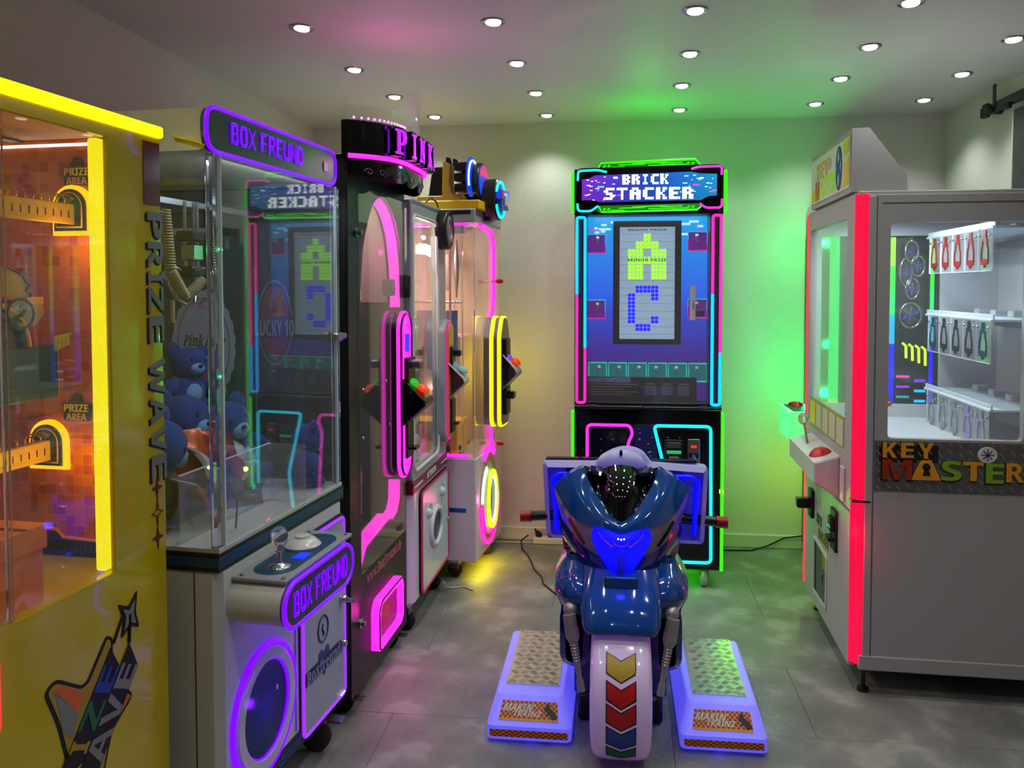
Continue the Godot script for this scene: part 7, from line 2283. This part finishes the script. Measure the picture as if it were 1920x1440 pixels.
	for s in [-1.0, 1.0]:
		part(lamp, "lamp_line", G.new().tube(PackedVector3Array([V(s * 0.075, 0.728, 0.312), V(s * 0.06, 0.71, 0.322), V(s * 0.03, 0.688, 0.333), V(s * 0.02, 0.70, 0.334)]), 0.002, false, 6), "led_violet_dim")
	part(lamp, "lamp_ring", G.new().tube(lift(oval(0.0, 0.708, 0.024, 0.016, 18, PI, PI), 0.338), 0.002, false, 6), "led_violet_dim")
	for i in 3:
		part(lamp, "led_bead", G.new().ball(V(-0.010 + i * 0.010, 0.716 - 0.002 * (i % 2), 0.334), V(0.003, 0.003, 0.002), 8), "lens_white")
	part(lamp, "lamp_keel", G.new().tube(PackedVector3Array([V(0, 0.66, 0.334), V(0, 0.59, 0.322)]), 0.012, false, 10), "ride_navy_lit")
	part(lamp, "lamp_stud", G.new().ball(V(0, 0.588, 0.328), V(0.013, 0.013, 0.008), 12), "dark_grey")
	part(t, "windscreen", G.new().skin(mirror([
		[V(0, 0.918, 0.125), V(0.04, 0.912, 0.12), V(0.075, 0.895, 0.10), V(0.135, 0.905, 0.09)],
		[V(0, 0.885, 0.205), V(0.042, 0.878, 0.195), V(0.085, 0.858, 0.16), V(0.115, 0.872, 0.15)],
		[V(0, 0.835, 0.262), V(0.038, 0.832, 0.25), V(0.07, 0.822, 0.22), V(0.09, 0.832, 0.205)],
		[V(0, 0.755, 0.284), V(0.012, 0.762, 0.281), V(0.03, 0.775, 0.272), V(0.05, 0.79, 0.258)]]), 5, 5, V(0, -0.01, -0.04)), "tint_black", "black bubble windscreen")
	for s in [-1.0, 1.0]:
		part(t, "dash_wing", G.new().at(V(0, 0, 0.09)).prism(soft(P2([s * 0.05, 0.80, s * 0.115, 0.905, s * 0.10, 0.905, s * 0.06, 0.90]), 0.01), 0.0, 0.09, 0.01), "tint_black")
	# lit white frame behind the fairing
	var fo := soft(P2([-0.275, 0.64, -0.255, 0.62, 0.30, 0.615, 0.305, 0.64, 0.318, 0.90, 0.105, 0.912, 0.085, 0.945, 0.045, 0.962, 0.0, 0.962, -0.045, 0.945, -0.085, 0.91, -0.290, 0.908]), 0.02)
	var fr := part(t, "screen_frame", G.new().prism(fo, 0.0, 0.07, 0.018), "lit_frame", "white moulded frame glowing blue round its inside")
	part(fr, "frame_light", G.new().tube(P3([-0.235, 0.655, -0.245, 0.855, -0.225, 0.868, -0.10, 0.868], 0.072), 0.008, false, 8), "ride_light")
	part(fr, "frame_light", G.new().tube(P3([0.265, 0.655, 0.275, 0.855, 0.25, 0.868, 0.13, 0.868], 0.072), 0.008, false, 8), "ride_light")
	part(fr, "frame_dome", G.new().ball(V(0.0, 0.90, 0.06), V(0.092, 0.062, 0.055), 20), "lit_frame")
	bx(fr, "frame_top_edge", V(0.0, 0.912, 0.012), V(0.56, 0.01, 0.03), "black_gloss", 0.003)
	bx(fr, "dome_slot", V(0.0, 0.955, 0.095), V(0.010, 0.02, 0.02), "black_gloss", 0.003)
	bx(fr, "frame_screen", V(0.01, 0.78, -0.008), V(0.44, 0.24, 0.016), "black_gloss", 0.004)
	for s in [-1.0, 1.0]:
		var hx: float = 0.36 if s > 0 else 0.345
		part(t, "handlebar", G.new().tube(PackedVector3Array([V(s * 0.15, 0.72, 0.05), V(s * 0.24, 0.705, 0.045), V(s * (hx - 0.005), 0.6935, 0.03)]), 0.019, false, 12), "black_satin")
		part(t, "grip_end", G.new().tube(PackedVector3Array([V(s * (hx - 0.012), 0.6936, 0.031), V(s * hx, 0.693, 0.03), V(s * (hx + 0.018), 0.692, 0.03), V(s * (hx + 0.03), 0.6915, 0.03)]), 0.022, false, 12), "grip_red")
	bx(t, "plug_box", V(-0.205, 0.175, 0.02), V(0.028, 0.02, 0.02), "black_metal", 0.003)
	omni(t, V(0, 0.66, 0.40), Color(0.05, 0.05, 1.0), 0.012, 0.04)

func cable(called: String, label: String, pts: Array, r: float, mat: String) -> void:
	var c := Curve3D.new()
	for i in pts.size():
		var a: Vector3 = pts[maxi(i - 1, 0)]
		var b: Vector3 = pts[mini(i + 1, pts.size() - 1)]
		var h := (b - a) * 0.2
		c.add_point(pts[i], -h, h)
	var o := PackedVector3Array()
	var n := int(c.get_baked_length() / 0.012)
	for i in n + 1:
		o.append(c.sample_baked(c.get_baked_length() * i / n))
	var m := part(self, called, G.new().tube(o, r, false, 8), mat)
	tag(m, label, "cable")

func floor_things() -> void:
	var r := 0.0045
	cable("power_cable", "black cable curling over the floor from the power strip to the motorcycle ride", [V(-0.52, 0.055, -4.61), V(-0.56, 0.03, -4.58), V(-0.545, r, -4.50), V(-0.50, r, -4.40), V(-0.47, r, -4.30), V(-0.44, r, -4.18), V(-0.39, r, -4.08), V(-0.37, r, -3.98), V(-0.30, r, -3.86), V(-0.18, r, -3.72), V(-0.05, r, -3.50)], r, "rubber")
	cable("power_cable", "black cable on the floor between the stacker game and the grey key cabinet", [V(0.50, r, -4.62), V(0.66, r, -4.61), V(0.80, r, -4.62), V(0.90, 0.02, -4.66), V(1.00, 0.07, -4.67), V(1.14, 0.095, -4.66)], r, "rubber")
	cable("power_cable", "thin pale cable along the foot of the back wall beside the target game", [V(-0.75, 0.004, -4.62), V(-0.65, 0.004, -4.625), V(-0.52, 0.004, -4.625), V(-0.45, 0.012, -4.62)], 0.003, "skirting")
	var s := thing("power_strip", "white power strip with black plugs on the floor against the back wall", "power strip", V(-0.36, 0, -4.63))
	bx(s, "strip_body", V(0, 0.022, 0), V(0.26, 0.04, 0.055), "skirting", 0.006)
	for i in 2:
		var p := part(s, "plug", G.new().at(V(-0.10 + i * 0.075, 0.055, 0.0), Basis(Vector3.BACK, 0.6)).lathe(P2([0, -0.018, 0.018, -0.018, 0.02, 0.0, 0.016, 0.012, 0.007, 0.026, 0.006, 0.04, 0, 0.04]), 14), "rubber")
		bx(p, "plug_pins", V(-0.10 + i * 0.075, 0.041, 0.0), V(0.012, 0.01, 0.012), "steel", 0.001)
	cable("power_cable", "short pale cable by the castor of the porthole machine", [V(-0.885, 0.06, -3.86), V(-0.86, 0.02, -3.85), V(-0.84, 0.003, -3.88), V(-0.78, 0.003, -3.90), V(-0.72, 0.003, -3.86)], 0.003, "skirting")
